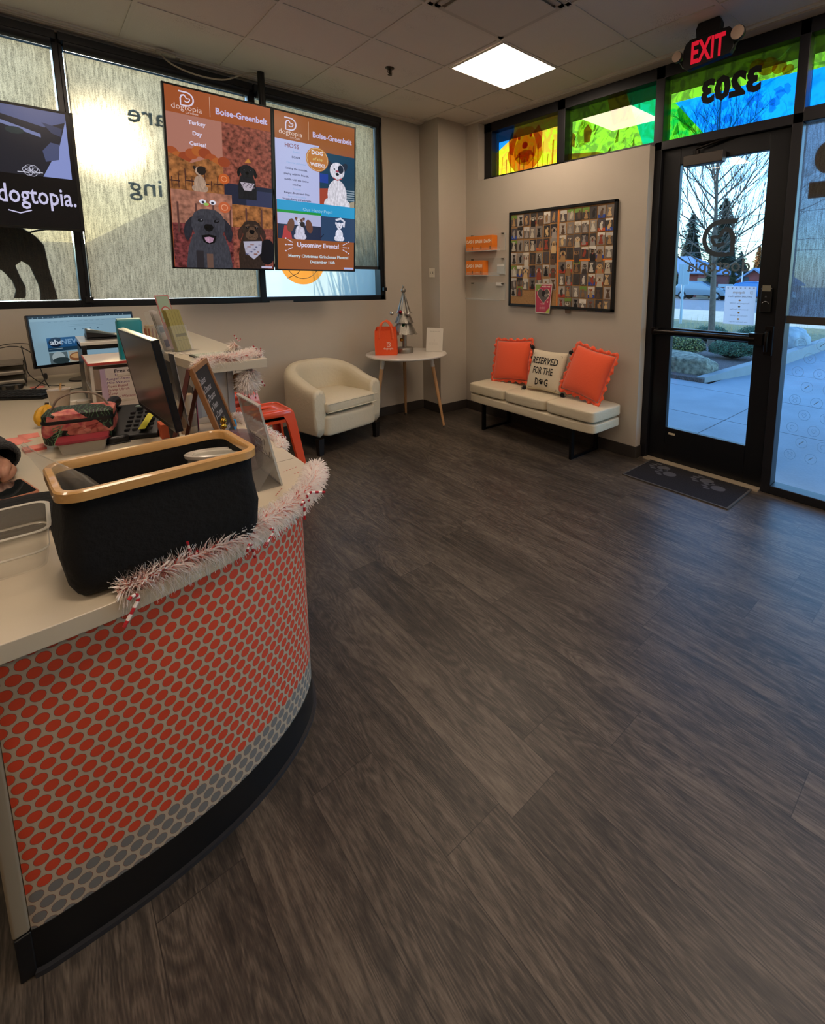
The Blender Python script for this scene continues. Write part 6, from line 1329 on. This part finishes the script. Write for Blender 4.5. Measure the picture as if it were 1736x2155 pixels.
g = G().box(-.042, .042, 0, .002, .12, .295, 0, Tm); g.box(-.042, .042, .0, .03, 0, .12, 0, Tm); g.build('card', mat('card_red', '#a8645c', .6), lf); a = Art(); a.rect(-.036, .15, .036, .289, ink('#8a9a80')); a.ring(0, .205, .026, .006, ink('#a83a34')); a.ell(0, .205, .02, .024, ink('#b8b0a4')); a.ell(.0, .17, .03, .014, ink('#5c5650'))
a.build('print', tuple(Tm @ Vector((0, -.0006, 0))), tuple(Tm.to_3x3() @ Vector((1, 0, 0))), tuple(Tm.to_3x3() @ Vector((0, 0, 1))), lf, False)
t = thing('clipboard', 'dark clipboard with pale papers lying on the raised counter', 'clipboard', (.62, 2.68, 1.07), .06); g = G(); g.box(-.085, .11, -.09, .10, 0, .006); g.build('board', mat('board_black', '#141416', .5), t, bevel=.002); g = G(); g.box(-.08, .05, -.085, .07, .006, .012); g.build('papers', mat('papers_grey', '#a8ae9c', .7), t)
for k in range(4):
    o = BX('paper_clip', (-.016, .016, -.008, .008, 0, .003), mat('paper_white', '')); o.location = (.485+.02*k*.9, 2.93-.05*k*.6, 1.0705); o.rotation_euler = (0, 0, .5+.2*k); tag(o, 'small white tag lying on the raised counter left edge, %s of four' % ORD[k], 'tag', 'white tags on the raised counter')

# chalkboard A-frame
t = thing('chalkboard', 'wooden tabletop A-frame chalkboard with white handwriting', 'chalkboard', (.48, 2.15, TOP))
yaw = 1.18; U = Vector((cos(yaw), sin(yaw), 0)); N = Vector((sin(yaw), -cos(yaw), 0)); top = Vector((.388, 2.02, 1.128)); 
foot = top+N*.10; foot.z = TOP; V = (top-foot).normalized(); Hc = (top-foot).length; Wc = .27; T = Matrix((U, V, U.cross(V))).transposed().to_4x4(); T.translation = foot
mfw = mat('chalk_frame_wood', '#8a5c34', .5, noise=(20, .12))
g = G(); 
for b in ((0, .02, 0, Hc), (Wc-.02, Wc, 0, Hc), (.02, Wc-.02, Hc-.02, Hc), (.02, Wc-.02, .0, .02)): g.box(b[0], b[1], b[2], b[3], -.012, .004, 0, T)
g.build('frame', mfw, t, True, bevel=.0015)
g = G().box(.02, Wc-.02, .02, Hc-.02, -.008, -.002, 0, T); g.build('slate', mat('slate_black', '#1b1a1b', .8), t, True)
a = Art(); ck = ink('#b8b4b4')
for k, s_ in enumerate(('Dasher', 'x Dancer', 'x Prancer', 'x Vixen', 'x Comet', 'x Cupid', 'x Donner', 'x Blitzen')): a.text(s_, .012+.004*k, Hc-.075-.036*k, .036, ck, al='l', slant=.15)
a.build('chalk_writing', tuple(foot+U*.022-U.cross(V)*.0015), U, V, t)
foot2 = top-N*.085; foot2.z = TOP; V2 = (top-foot2).normalized(); T2 = Matrix((U, V2, U.cross(V2))).transposed().to_4x4(); T2.translation = foot2; H2 = (top-foot2).length
g = G()
for b in ((0, .02, 0, H2-.003), (Wc-.02, Wc, 0, H2-.003), (.02, Wc-.02, 0, .02)): g.box(b[0], b[1], b[2], b[3], -.014, 0, 0, T2)
g.build('back_leg', mat('back_leg_wood', '#5c2e22', .5), t, True, bevel=.0015)
t = thing('chalk_marker', 'bright blue clip at the foot of the chalkboard', 'clip', (.575, 2.27, TOP)); g = G(); g.ball((.575, 2.25, TOP+.045), .012, n=6, sq=(.6, 1, 2.2)); g.ball((.565, 2.22, TOP+.025), .012, n=6, sq=(.6, 1, 2)); g.build('clip_body', mat('clip_blue', '#2c86c0', .4), t, True)
# purse and beige bottle
t = thing('clear_purse', 'translucent plum purse with gold clasps behind the basket', 'purse', (.45, 2.02, TOP), radians(12))
soft(.335, .535, 1.74, 1.90, TOP, TOP+.13, .03, t, 'purse_body', mat('plum_vinyl', '#6c4a5c', .15, alpha=.6, spec=.9), puff=.01, seed=3)
t.location = (.45, 2.02, TOP)
g = G(); g.ball((.44, 1.86, TOP+.155), .011, n=8); g.ball((.44, 1.86, TOP+.175), .011, n=8); g.tube([(.44, 1.86, TOP+.12), (.44, 1.86, TOP+.19)], .005, 8); g.ball((.345, 1.80, TOP+.135), .009, n=6); g.build('gold_clasp', mat('gold', '#b8913c', .2, metal=1), t, True)
t = thing('beige_bottle', 'beige capped bottle behind the chalkboard legs', 'bottle', (.44, 2.42, TOP)); G().lathe([(.03, 0), (.031, .004), (.031, .10), (.026, .12), (.026, .165), (.024, .17), (.001, .171)], (.44, 2.42, TOP), 28).build('bottle_body', mat('bottle_beige', '#ab9478', .5), t, True); G().lathe([(.0315, .03), (.0315, .085)], (.44, 2.42, TOP), 28).build('label_band', mat('bottle_band', '#7c6a58', .6), t, True)
t = thing('magazine_rack', 'dark leaflets and cards between the chalkboard and grey cabinet', 'leaflets', (.475, 2.48, TOP)); g = G(); g.box(.46, .463, 2.40, 2.50, TOP, TOP+.20); g.box(.468, .471, 2.41, 2.51, TOP, TOP+.18); g.build('dark_cards', mat('dark_card', '#1c1a1e', .4), t, True); BX('red_card', (.474, .477, 2.42, 2.52, TOP, TOP+.16), mat('red_card', '#9a3a4a', .5), t)
# acrylic slant sign
t = thing('acrylic_sign', 'slanted clear acrylic sign holder standing on the desk by the seam', 'sign', (.53, 1.70, TOP))
yaw, tilt = -1.563, -.189; U = Vector((cos(yaw), sin(yaw), 0)); N = Vector((sin(yaw), -cos(yaw), 0)); V = cos(tilt)*Vector((0, 0, 1))-sin(tilt)*N; o = Vector((.529, 1.795, TOP+.001)); T = Matrix((U, V, U.cross(V))).transposed().to_4x4(); T.translation = o
m_sg = mat('acrylic_sheet', '#8f8c86', .08, alpha=.34, spec=.9)
g = G(); g.box(0, .216, 0, .282, 0, .002, 0, T); g.box(0, .216, 0, .282, .004, .0055, 0, T); g.build('panel', m_sg, t, True)
g = G(); g.box(0, .216, .279, .284, -.002, .008, 0, T); g.box(0, .0025, 0, .28, 0, .006, 0, T); g.box(.2135, .216, 0, .28, 0, .006, 0, T); g.build('panel_edge', m_ace, t, True)
g = G(); g.add([(.529, 1.795, TOP+.001), (.529, 1.579, TOP+.001), (.455, 1.579, TOP+.001), (.455, 1.795, TOP+.001)], [(0, 1, 2, 3)]); g.add([(.455, 1.579, TOP+.001), (.455, 1.795, TOP+.001), tuple(o+V*.085), tuple(o+V*.085+U*.216)], [(0, 1, 2, 3)]); q = g.build('foot', m_sg, t, True); q.modifiers.new('s', 'SOLIDIFY').thickness = .002
a = Art(); gr = ink('#57514c'); cu, cv = .11, .115
a.text('DO NOT', cu, cv+.012, .020, gr, bold=.01, wmax=.07); a.text('ENTER', cu, cv-.012, .020, gr, bold=.01, wmax=.07); a.line([(cu-.045, cv-.022), (cu+.045, cv-.022), (cu+.045, cv+.034), (cu-.045, cv+.034)], .0025, gr, closed=True)
for q in (-1, 1): a.line([(cu+q*.045, cv-.01), (cu+q*.07, cv-.02), (cu+q*.09, cv+.005)], .006, gr); a.line([(cu+q*.055, cv+.02), (cu+q*.07, cv+.045)], .006, gr)
a.build('print', tuple(o+U.cross(V)*.0062), U, V, t)
# hanging tan ornament
t = thing('plush_ornament', 'tan plush ornament with a black tail behind the pink tinsel', 'ornament', (.69, 2.62, .93)); g = G(); g.ball((.69, 2.62, .93), .032, n=10, sq=(.9, .8, 1.2)); g.ball((.69, 2.60, .97), .02, n=8); g.build('plush_body', mat('plush_tan', '#b0783c', .9), t, True); G().tube(smoothp([(.71, 2.60, .965), (.725, 2.59, .95), (.722, 2.59, .93), (.705, 2.59, .92)]), .006, 8).build('tail', mat('plush_black', '#171314', .8), t, True)
g = G().tube([(.69, 2.62, .99), (.69, 2.62, 1.03)], .001, 5); g.build('string', mat('cable_black', ''), t, True)
# small remote/paper on the window sill and floor switch
tag(BX('sill_label', (1.50, 1.70, 4.505, 4.519, 1.236, 1.252), mat('label_grey', '#a39c90', .5)), 'small grey strip under the corner window sill', 'label')
# ============================================================ OUTDOORS
GZ = -.02
m_conc = mat('concrete_paving', '#828a92', .85, noise=(2.2, .10), bump=(40, .2))
g = G(); g.box(3.64, 6.92, -14, 9.5, -.2, GZ); g.box(6.92, 13.6, -14, 2.85, -.2, GZ); st(g.build('ground_paving', m_conc))
g = G(); 
for x in (5.2, 6.55): g.box(x-.005, x+.005, -14, 9.5, GZ, GZ+.0008)
for y in (1.95, .35, -1.25, 3.55, 5.15): g.box(3.64, 6.9, y-.005, y+.005, GZ, GZ+.0008)
for x in (8.6, 10.6): g.box(x-.005, x+.005, -14, 2.3, GZ, GZ+.0008)
st(g.build('ground_joints', mat('joint_dark', '#4c4e50', .9)))
m_mulch = mat('bark_mulch', '#5b4f4c', .95, noise=(55, .6), bump=(60, 1.0))
st(G().box(6.92, 13.6, 2.95, 12, -.2, .04).build('ground_bed', m_mulch))
st(G().box(13.6, 17.8, -14, 14, -.2, .0).build('ground_grass', mat('winter_grass', '#6f6c4c', .95, noise=(8, .4), bump=(60, .8))))
st(G().box(17.8, 24.5, -30, 40, -.2, .0).build('ground_sidewalk', mat('sidewalk_tan', '#b5a58e', .9, noise=(3, .1))))
st(G().box(24.5, 40.5, -40, 60, -.2, -.01).build('ground_road', mat('asphalt', '#5d6670', .9, noise=(4, .08))))
st(G().box(40.5, 160, -120, 160, -.3, -.02).build('ground_far', mat('far_ground', '#7a7460', .95)))
g = G(); g.box(-60, 3.6, 4.8, 120, -.3, GZ-.01); g.box(3.6, 40.4, 12, 120, -.3, GZ-.02); st(g.build('ground_side', mat('gravel_tan', '#8a8272', .95, noise=(6, .2))))
g = G(); g.loft([[(6.95, 2.93, -.02), (6.95, 3.05, -.02), (6.95, 3.05, .06), (6.95, 2.93, .06)], [(8.6, 2.62, -.02), (8.6, 2.76, -.02), (8.6, 2.76, .17), (8.6, 2.62, .17)], [(14, 2.62, -.02), (14, 2.78, -.02), (14, 2.78, .2), (14, 2.62, .2)]], smooth=False); tag(g.build('curb', mat('curb_concrete', '#858889', .85, noise=(3, .08))), 'raised concrete curb edging the planting bed outside the door', 'curb')
def rock(label, c, s, seed, m):
    bm = bmesh.new(); bmesh.ops.create_icosphere(bm, subdivisions=4, radius=1); r = random.Random(seed); from mathutils import noise
    for v in bm.verts:
        p = v.co.copy(); q = Vector((abs(p.x)**.6*(1 if p.x > 0 else -1), abs(p.y)**.6*(1 if p.y > 0 else -1), abs(p.z)**.7*(1 if p.z > 0 else -1)))
        d = noise.noise(p*1.3+Vector((seed, 0, 0)))*.22+noise.noise(p*4+Vector((seed, 3, 0)))*.07; v.co = Vector((q.x*s[0]*(1+d), q.y*s[1]*(1+d), q.z*s[2]*(1+d)*.9))
    me = bpy.data.meshes.new('boulder'); bm.to_mesh(me); bm.free(); me.materials.append(m)
    for f in me.polygons: f.use_smooth = True
    o = bpy.data.objects.new('boulder', me); COL.objects.link(o); o.location = c; return tag(o, label, 'boulder')
m_rock = mat('pale_rock', '#757060', .9, noise=(16, .7), bump=(9, 1.0)); m_rock2 = mat('blue_grey_rock', '#8a9094', .9, noise=(5, .3), bump=(6, 1.0))
rock('long pale boulder at the front of the planting bed outside the glass door', (7.45, 3.70, .10), (.34, .72, .24), 3, m_rock)
rock('large grey boulder seen through the tall window right of the door', (11.3, 3.15, .22), (.45, .42, .33), 8, m_rock2)
def shrub(label, c, r, h, n, cols, seed, leaf=.035):
    rr = random.Random(seed); t = thing('shrub', label, 'shrub', c, group=None); vs = []; fs = []; ms = []
    for k in range(n):
        a_, b_ = rr.uniform(0, 2*pi), math.acos(rr.uniform(-.15, 1)); q = rr.uniform(.72, 1.03)+.07*sin(5*a_)*sin(4*b_); p = Vector((r*q*sin(b_)*cos(a_), r*q*sin(b_)*sin(a_), h*.35+h*.62*q*cos(b_)))
        d = Vector((rr.gauss(0, 1), rr.gauss(0, 1), rr.gauss(0, .8)+.5)).normalized(); e = d.orthogonal().normalized(); L_ = leaf*rr.uniform(.6, 1.3); o = len(vs)
        vs += [p-d*L_*.5, p+e*L_*.22, p+d*L_*.7, p-e*L_*.22]; fs.append((o, o+1, o+2, o+3)); ms.append(rr.randrange(len(cols)))
    g = G(); g.v = [tuple(v) for v in vs]; g.f = fs; g.m = ms; g.sm = [False]*len(fs); o = g.build('foliage', cols, t); o['kind'] = 'stuff'
    g = G(); g.ball((0, 0, h*.42), r*.72, n=8, sq=(1, 1, h/r*.52)); g.tube([(0, 0, -.02), (0, 0, h*.3)], .03, 8); g.build('inner_branches', mat('shrub_inner', '#1c2018', .95), t); return t
lv = [mat('leaf_olive', '#5c6438', .6), mat('leaf_dark', '#2c3a24', .6), mat('leaf_yellow', '#9a9450', .6)]; lg = [mat('leaf_green', '#3c5a40', .6), mat('leaf_mid', '#4c7050', .6), mat('leaf_dark', '')]
shrub('round olive green shrub behind the long boulder', (8.95, 4.25, .03), .42, .44, 9000, lv, 1); shrub('soft green shrub right of the tree trunk', (9.25, 3.42, .03), .40, .40, 11000, lg, 2, .03); shrub('dark shrub between the two nearer shrubs', (11.4, 4.75, .03), .45, .40, 5000, lg, 3); shrub('dark green shrub at the far right of the planting bed', (11.9, 3.95, .03), .38, .42, 5000, lg, 5)
g = G(); rr = random.Random(9)
for k in range(420):
    x, y = 14.2+rr.uniform(-.9, 1.1), 5.6+rr.gauss(0, 1.0); a_ = rr.uniform(0, 2*pi); h_ = rr.uniform(.25, .55); g.add([(x, y, 0), (x+.008, y+.008, 0), (x+.2*cos(a_)*h_, y+.2*sin(a_)*h_, h_)], [(0, 1, 2)])
tag(g.build('dry_grass', mat('dry_grass', '#b0a070', .9)), 'pale dry ornamental grass along the lawn behind the tree', 'grass', kind='stuff')

# bare tree
t = thing('bare_tree', 'bare winter tree with many thin branches outside the glass door', 'tree', (10.62, 4.40, 0)); rr = random.Random(21)
m_bark = mat('bark', '#66574a', .85, noise=(14, .2), bump=(30, .8)); m_twig = mat('twig_bark', '#564a40', .85)
tr_pts = [(10.62, 4.40, -.02), (10.61, 4.40, .5), (10.6, 4.42, 1.3), (10.6, 4.45, 2.0), (10.58, 4.47, 3.0), (10.56, 4.5, 4.0), (10.55, 4.52, 5.6)]
G().tube(smoothp(tr_pts, 4), [.082-.068*min(1, i/24) for i in range(25)], 12).build('trunk', m_bark, t, True)
gb = G(); gt = G(); cnt = [0]
def grow(p, d, ln, r, lev):
    n = 5; pts = [p]; q = p.copy(); dd = d.copy()
    for k in range(n): dd = (dd+Vector((rr.uniform(-.10, .10), rr.uniform(-.10, .10), rr.uniform(.0, .14)))).normalized(); q = q+dd*ln/n; pts.append(q.copy())
    (gb if lev == 0 else gt).tube(pts, [r*(1-.7*i/n) for i in range(n+1)], 6 if lev == 0 else 4)
    if lev < 3:
        for k in range((8, 5, 3)[lev]):
            s = rr.uniform(.25, .98); i = min(int(s*n), n-1); b = pts[i].lerp(pts[i+1], s*n-i); e = Vector((rr.gauss(0, 1), rr.gauss(0, 1), rr.gauss(0, 1))); e = (e-dd*e.dot(dd)).normalized(); grow(b, (dd*.9+e*.65+Vector((0, 0, .2))).normalized(), ln*rr.uniform(.38, .6), r*.42, lev+1)
for k in range(32):
    k *= .75; z = 1.45+2.9*(k/24)**1.0; a_ = k*2.39996/.75+.4; el = .35+.55*(k/24); base = Vector((10.6, 4.42+.03*(z-1.4), z)); grow(base, Vector((cos(a_)*cos(el), sin(a_)*cos(el), sin(el))), 2.1-1.2*(k/24), .024-.010*(k/24), 0)
gb.build('branches', m_bark, t, True); o = gt.build('twigs', m_twig, t, True); o['kind'] = 'stuff'

def conifer(label, c, h, r, seed, colr, layers=26, kind='evergreen_tree'):
    t = thing(kind, label, 'tree', c); rr = random.Random(seed); vs = []; fs = []
    for k in range(int(layers*150)):
        f = rr.random()**1.15; z = h*(.06+.94*f); a_ = rr.uniform(0, 2*pi); R = r*(1-f)**.75*rr.uniform(.45, 1.12)*(.78+.22*sin(3*a_+seed+f*17)+.16*sin(f*41+seed))+.05; p = Vector((R*cos(a_), R*sin(a_), z)); s = h*.028*rr.uniform(.5, 1.3); o = len(vs)
        d = Vector((cos(a_), sin(a_), -.25)).normalized(); e = Vector((-sin(a_), cos(a_), 0)); vs += [p-d*s-e*s*.6, p-d*s+e*s*.6, p+d*s*1.3+Vector((0, 0, rr.uniform(-.3, .5)*s))]; fs.append((o, o+1, o+2))
    g = G(); g.add(vs, fs); o = g.build('foliage', colr, t); o['kind'] = 'stuff'; g = G(); g.loft([[(q*cos(2*pi*k/12), q*sin(2*pi*k/12), z) for k in range(12)] for q, z in ((r*.5, h*.05), (r*.33, h*.5), (.02, h*.93))]); g.build('inner_mass', mat('conifer_inner', '#1a241c', .95), t)
    G().cyl((0, 0, 0), r*.08, h*.1, 10).build('trunk', m_bark, t); return t
m_con = mat('conifer_green', '#2e4034', .85); m_con2 = mat('conifer_dusty', '#4c5a50', .85); m_hed = mat('hedge_green', '#35492c', .85); m_org = mat('autumn_orange', '#c8803c', .85)
conifer('tall dark evergreen behind the bare tree', (56, 22.6, 0), 10.5, 3.8, 1, m_con); conifer('evergreen left of the tall dark one', (58, 27.2, 0), 9.4, 3.6, 2, m_con2); conifer('low dusty evergreen at the left of the door view', (60, 32, 0), 7.0, 3.4, 3, m_con2)
for k, (x, y, h_, r_) in enumerate(((68, 27.6, 5.2, 3.4), (69, 32.5, 6.0, 3.6), (68, 22.6, 4.6, 2.6), (72, 26.4, 5.6, 3.6))): conifer('distant evergreen above the right house roof, %s from the left' % ('second', 'first', 'fourth', 'third')[k], (x, y, 0), h_, r_, 10+k, m_con2 if k % 2 else m_con)
conifer('orange autumn tree at the right of the door view', (50, 16.7, 0), 4.8, 1.5, 30, m_org, kind='autumn_tree'); conifer('second orange tree above the barn roof', (60, 19, 0), 5.2, 2.2, 31, mat('autumn_brown', '#a07858', .85), kind='autumn_tree')
for k, (x, y, h_, r_) in enumerate(((42.2, 22.9, 3.0, .9), (42.2, 21.1, 2.5, .8), (42.4, 18.0, 3.2, .9), (42.4, 16.1, 2.7, .8), (42.4, 13.6, 2.2, .7))): conifer('clipped dark hedge cone across the road, %s from the left' % ORD[k], (x, y, 0), h_, r_, 40+k, m_hed, kind='hedge_cone')
# houses across the road
def house(label, x, y0, y1, h, rh, wall, roof, over=.4):
    t = thing('house', label, 'house', (x, (y0+y1)/2, 0)); d_ = 8
    BX('wall', (x, x+d_, y0, y1, -.05, h), wall, t); ym = (y0+y1)/2
    g = G(); g.loft([[(x-over, y0-over, h-.1), (x-over, ym, h+rh), (x-over, y1+over, h-.1), (x-over, y1+over, h-.25), (x-over, ym, h+rh-.18), (x-over, y0-over, h-.25)], [(x+d_, y0-over, h-.1), (x+d_, ym, h+rh), (x+d_, y1+over, h-.1), (x+d_, y1+over, h-.25), (x+d_, ym, h+rh-.18), (x+d_, y0-over, h-.25)]], smooth=False); g.build('roof', roof, t, True)
    g = G(); g.loft([[(x, y0, h), (x, ym, h+rh-.15), (x, y1, h)], [(x+d_, y0, h), (x+d_, ym, h+rh-.15), (x+d_, y1, h)]], smooth=False); g.build('gable', wall, t, True)
    for k in range(2): BX('house_window', (x-.04, x, y0+(y1-y0)*(.25+.4*k), y0+(y1-y0)*(.38+.4*k), 1.0, 1.9), mat('house_window_dark', '#3c4450', .3), t)
    return t
m_redh = mat('red_siding', '#8c4440', .8, noise=(3, .08)); m_roofb = mat('pale_metal_roof', '#6c7e9c', .6); m_tan = mat('tan_siding', '#a89880', .8)
house('red barn with a pale roof at the right of the door view', 47, 14.2, 17.6, 1.35, 1.35, m_redh, m_roofb)
t = thing('house', 'long red house with a pale blue roof at the left of the door view', 'house', (44.5, 25, 0)); BX('wall', (44.5, 52, 20.0, 32, -.05, 2.2), m_redh, t); BX('side_wall', (44.3, 44.5, 18.6, 20.0, -.05, 1.75), m_tan, t)
g = G(); g.add([(43.8, 19.6, 2.25), (43.8, 33, 2.25), (48.5, 33, 4.0), (48.5, 22.6, 4.0), (53, 19.6, 2.25), (53, 33, 2.25)], [(0, 3, 2, 1), (4, 5, 2, 3), (0, 4, 3)]); o = g.build('roof', m_roofb, t, True); o.modifiers.new('s', 'SOLIDIFY').thickness = .15
for k in range(3): BX('house_window', (44.24, 44.3, 18.95+.4*k, 19.2+.4*k, .7, 1.3), ink('#c8c0b0'), t)
# car
def car(label, c, rz, body, dark='#14181c'):
    t = thing('car', label, 'car', c, rz, 'parked cars across the road'); mb_ = mat('car_paint_'+body[1:], body, .25, metal=.5, coat=1); L_, Wd = 2.15, .86
    prof = [(-L_, .35), (-L_, .75), (-L_+.15, .95), (-L_+.45, 1.35), (-.9, 1.5), (.1, 1.47), (.95, 1.02), (1.7, .88), (L_-.1, .70), (L_, .35)]
    g = G(); rs_ = []
    for y, kx, kz in ((-Wd, .96, .88), (-Wd*.92, 1, 1), (0, 1.01, 1.02), (Wd*.92, 1, 1), (Wd, .96, .88)): rs_.append([(x*kx, y*(1-.16*max(0, z-.95)/.55), .3+(z-.3)*kz) for x, z in prof])
    g.loft(rs_, smooth=False); g.build('body', mb_, t, bevel=.04)
    for s_ in (-1, 1):
        g = G(); y = s_*(Wd*.935); f = lambda x, z: (x, y*(1-.16*max(0, z-.95)/.55)+s_*.012, z)
        g.add([f(-1.55, .98), f(-.35, .98), f(-.35, 1.36), f(-1.2, 1.34)], [(0, 1, 2, 3)]); g.add([f(-.28, .98), f(.78, .98), f(.1, 1.34), f(-.28, 1.36)], [(0, 1, 2, 3)]); g.build('side_window', mat('car_glass', dark, .08), t)
        for x in (-1.35, 1.35):
            g = G(); g.loft([[(x+.33*cos(2*pi*k/20), s_*(Wd-.2), .33+.33*sin(2*pi*k/20)) for k in range(20)], [(x+.33*cos(2*pi*k/20), s_*(Wd+.01), .33+.33*sin(2*pi*k/20)) for k in range(20)]]); wh = g.build('wheel', mat('tyre', '#16161a', .8), t)
            g = G(); g.loft([[(x+.2*cos(2*pi*k/16), s_*(Wd+.01), .33+.2*sin(2*pi*k/16)) for k in range(16)], [(x+.18*cos(2*pi*k/16), s_*(Wd+.02), .33+.18*sin(2*pi*k/16)) for k in range(16)]]); g.build('hubcap', mat('hub_grey', '#8c9096', .4), wh)
    g = G(); g.box(L_-.12, L_+.01, -.75, -.45, .62, .74); g.box(L_-.12, L_+.01, .45, .75, .62, .74); g.build('headlight', mat('headlight', '#d8e0e4', .1), t); return t
car('silver hatchback parked across the road, half behind the tree trunk', (39.2, 17.2, -.01), radians(-86), '#77828c')
car('blue car parked across the road, at the right edge of the door glass', (39.2, 12.7, -.01), radians(-90), '#1f5c90')
# posts
for lab, x, y, h_, pl in (('white sign post on the lawn left of the bare tree', 16.0, 7.72, 2.05, 1), ('white utility post before the red barn', 40.8, 14.75, 3.2, 0)):
    t = thing('sign_post', lab, 'post', (x, y, 0)); mw = mat('post_white', '#9aa6ae', .5); G().cyl((x, y, 0), .045, h_, 10).build('post', mw, t, True)
    if pl: BX('plate', (x-.03, x-.01, y-.22, y+.16, 1.35, 2.05), mw, t)
t = thing('ground_sign', 'low white sign panel across the road above the notice', 'sign', (40.7, 16.0, 0)); BX('panel', (40.7, 40.76, 15.4, 16.6, 1.0, 1.25), mat('post_white', ''), t); G().cyl((40.73, 16, 0), .05, 1.0, 8).build('post', mat('post_white', ''), t, True)
for k, z in enumerate((6.6, 4.55, 3.75)):
    G_ = G(); G_.tube(smoothp([(30, -6+0*k, z*.9+.1), (36, 10, z*.86+.3), (42, 40, z*1.0+.6)]), .018, 5); tag(G_.build('power_line', mat('wire_dark', '#2c3038', .6)), 'thin power line crossing the sky in the door view, %s from the top' % ORD[k], 'wire')
# neighbouring building beyond the front windows
t = thing('house', 'low neighbouring building with a sloping roof beyond the front windows', 'house', (6, 24, 0)); m_nb = mat('neighbour_wall', '#6e6252', .9); m_nr = mat('neighbour_roof', '#5c5548', .9)
g = G(); g.box(-14, 17.5, 20.5, 30, -.1, 2.45); g.build('wall', m_nb, t, True)
g = G(); g.loft([[(-14.4, 20, 2.45), (-14.4, 25, 2.65), (-14.4, 30.5, 2.45)], [(1.45, 20, 2.45), (1.45, 25, 2.65), (1.45, 30.5, 2.45)]], smooth=False)
g.loft([[(1.3, 20, 2.4), (1.3, 30.5, 2.4), (18, 30.5, 2.4), (18, 20, 2.4)], [(6.3, 20.1, 5.7), (6.3, 30, 5.7), (15, 30, 5.7), (15, 20.1, 5.7)]], smooth=False); g.build('roof', m_nr, t, True)  # left slope shows through the shades; the rest extends unseen to shade the pavement
# tall dry grasses against the corner window
t = thing('tall_grass', 'tall dry ornamental grass clump outside the corner window', 'grass', (2.9, 5.9, 0)); rr = random.Random(31); g = G()
for k in range(2600):
    x, y = 2.92+rr.gauss(0, .22), 5.9+max(-.3, min(.3, rr.gauss(0, .13))); h_ = rr.uniform(1.1, 2.35); lx, ly = rr.gauss(0, .22)*h_*.5, rr.uniform(-.12, .12)*h_; w_ = rr.uniform(.004, .010)
    g.add([(x-w_, y, 0), (x+w_, y, 0), (x+lx*.4+w_, y+ly*.4, h_*.6), (x+lx*.4-w_, y+ly*.4, h_*.6), (x+lx, y+ly, h_)], [(0, 1, 2, 3), (3, 2, 4)])
o = g.build('blades', mat('dry_blade', '#6c6250', .9), t, True); o['kind'] = 'stuff'
# canopy over the entrance pavement
t = thing('entrance_canopy', 'flat dark canopy over the pavement outside the clerestory windows', 'canopy', (4.2, 1, 3.2)); g = G(); g.box(3.66, 4.6, -6, 6.5, 3.24, 3.5); g.build('soffit', mat('soffit_dark', '#1c1a18', .8), t, True)
st(G().box(-3.5, 3.66, -3.5, 4.66, 3.17, 3.5).build('roof_deck', mat('roof_deck', '#3c3630', .9)))
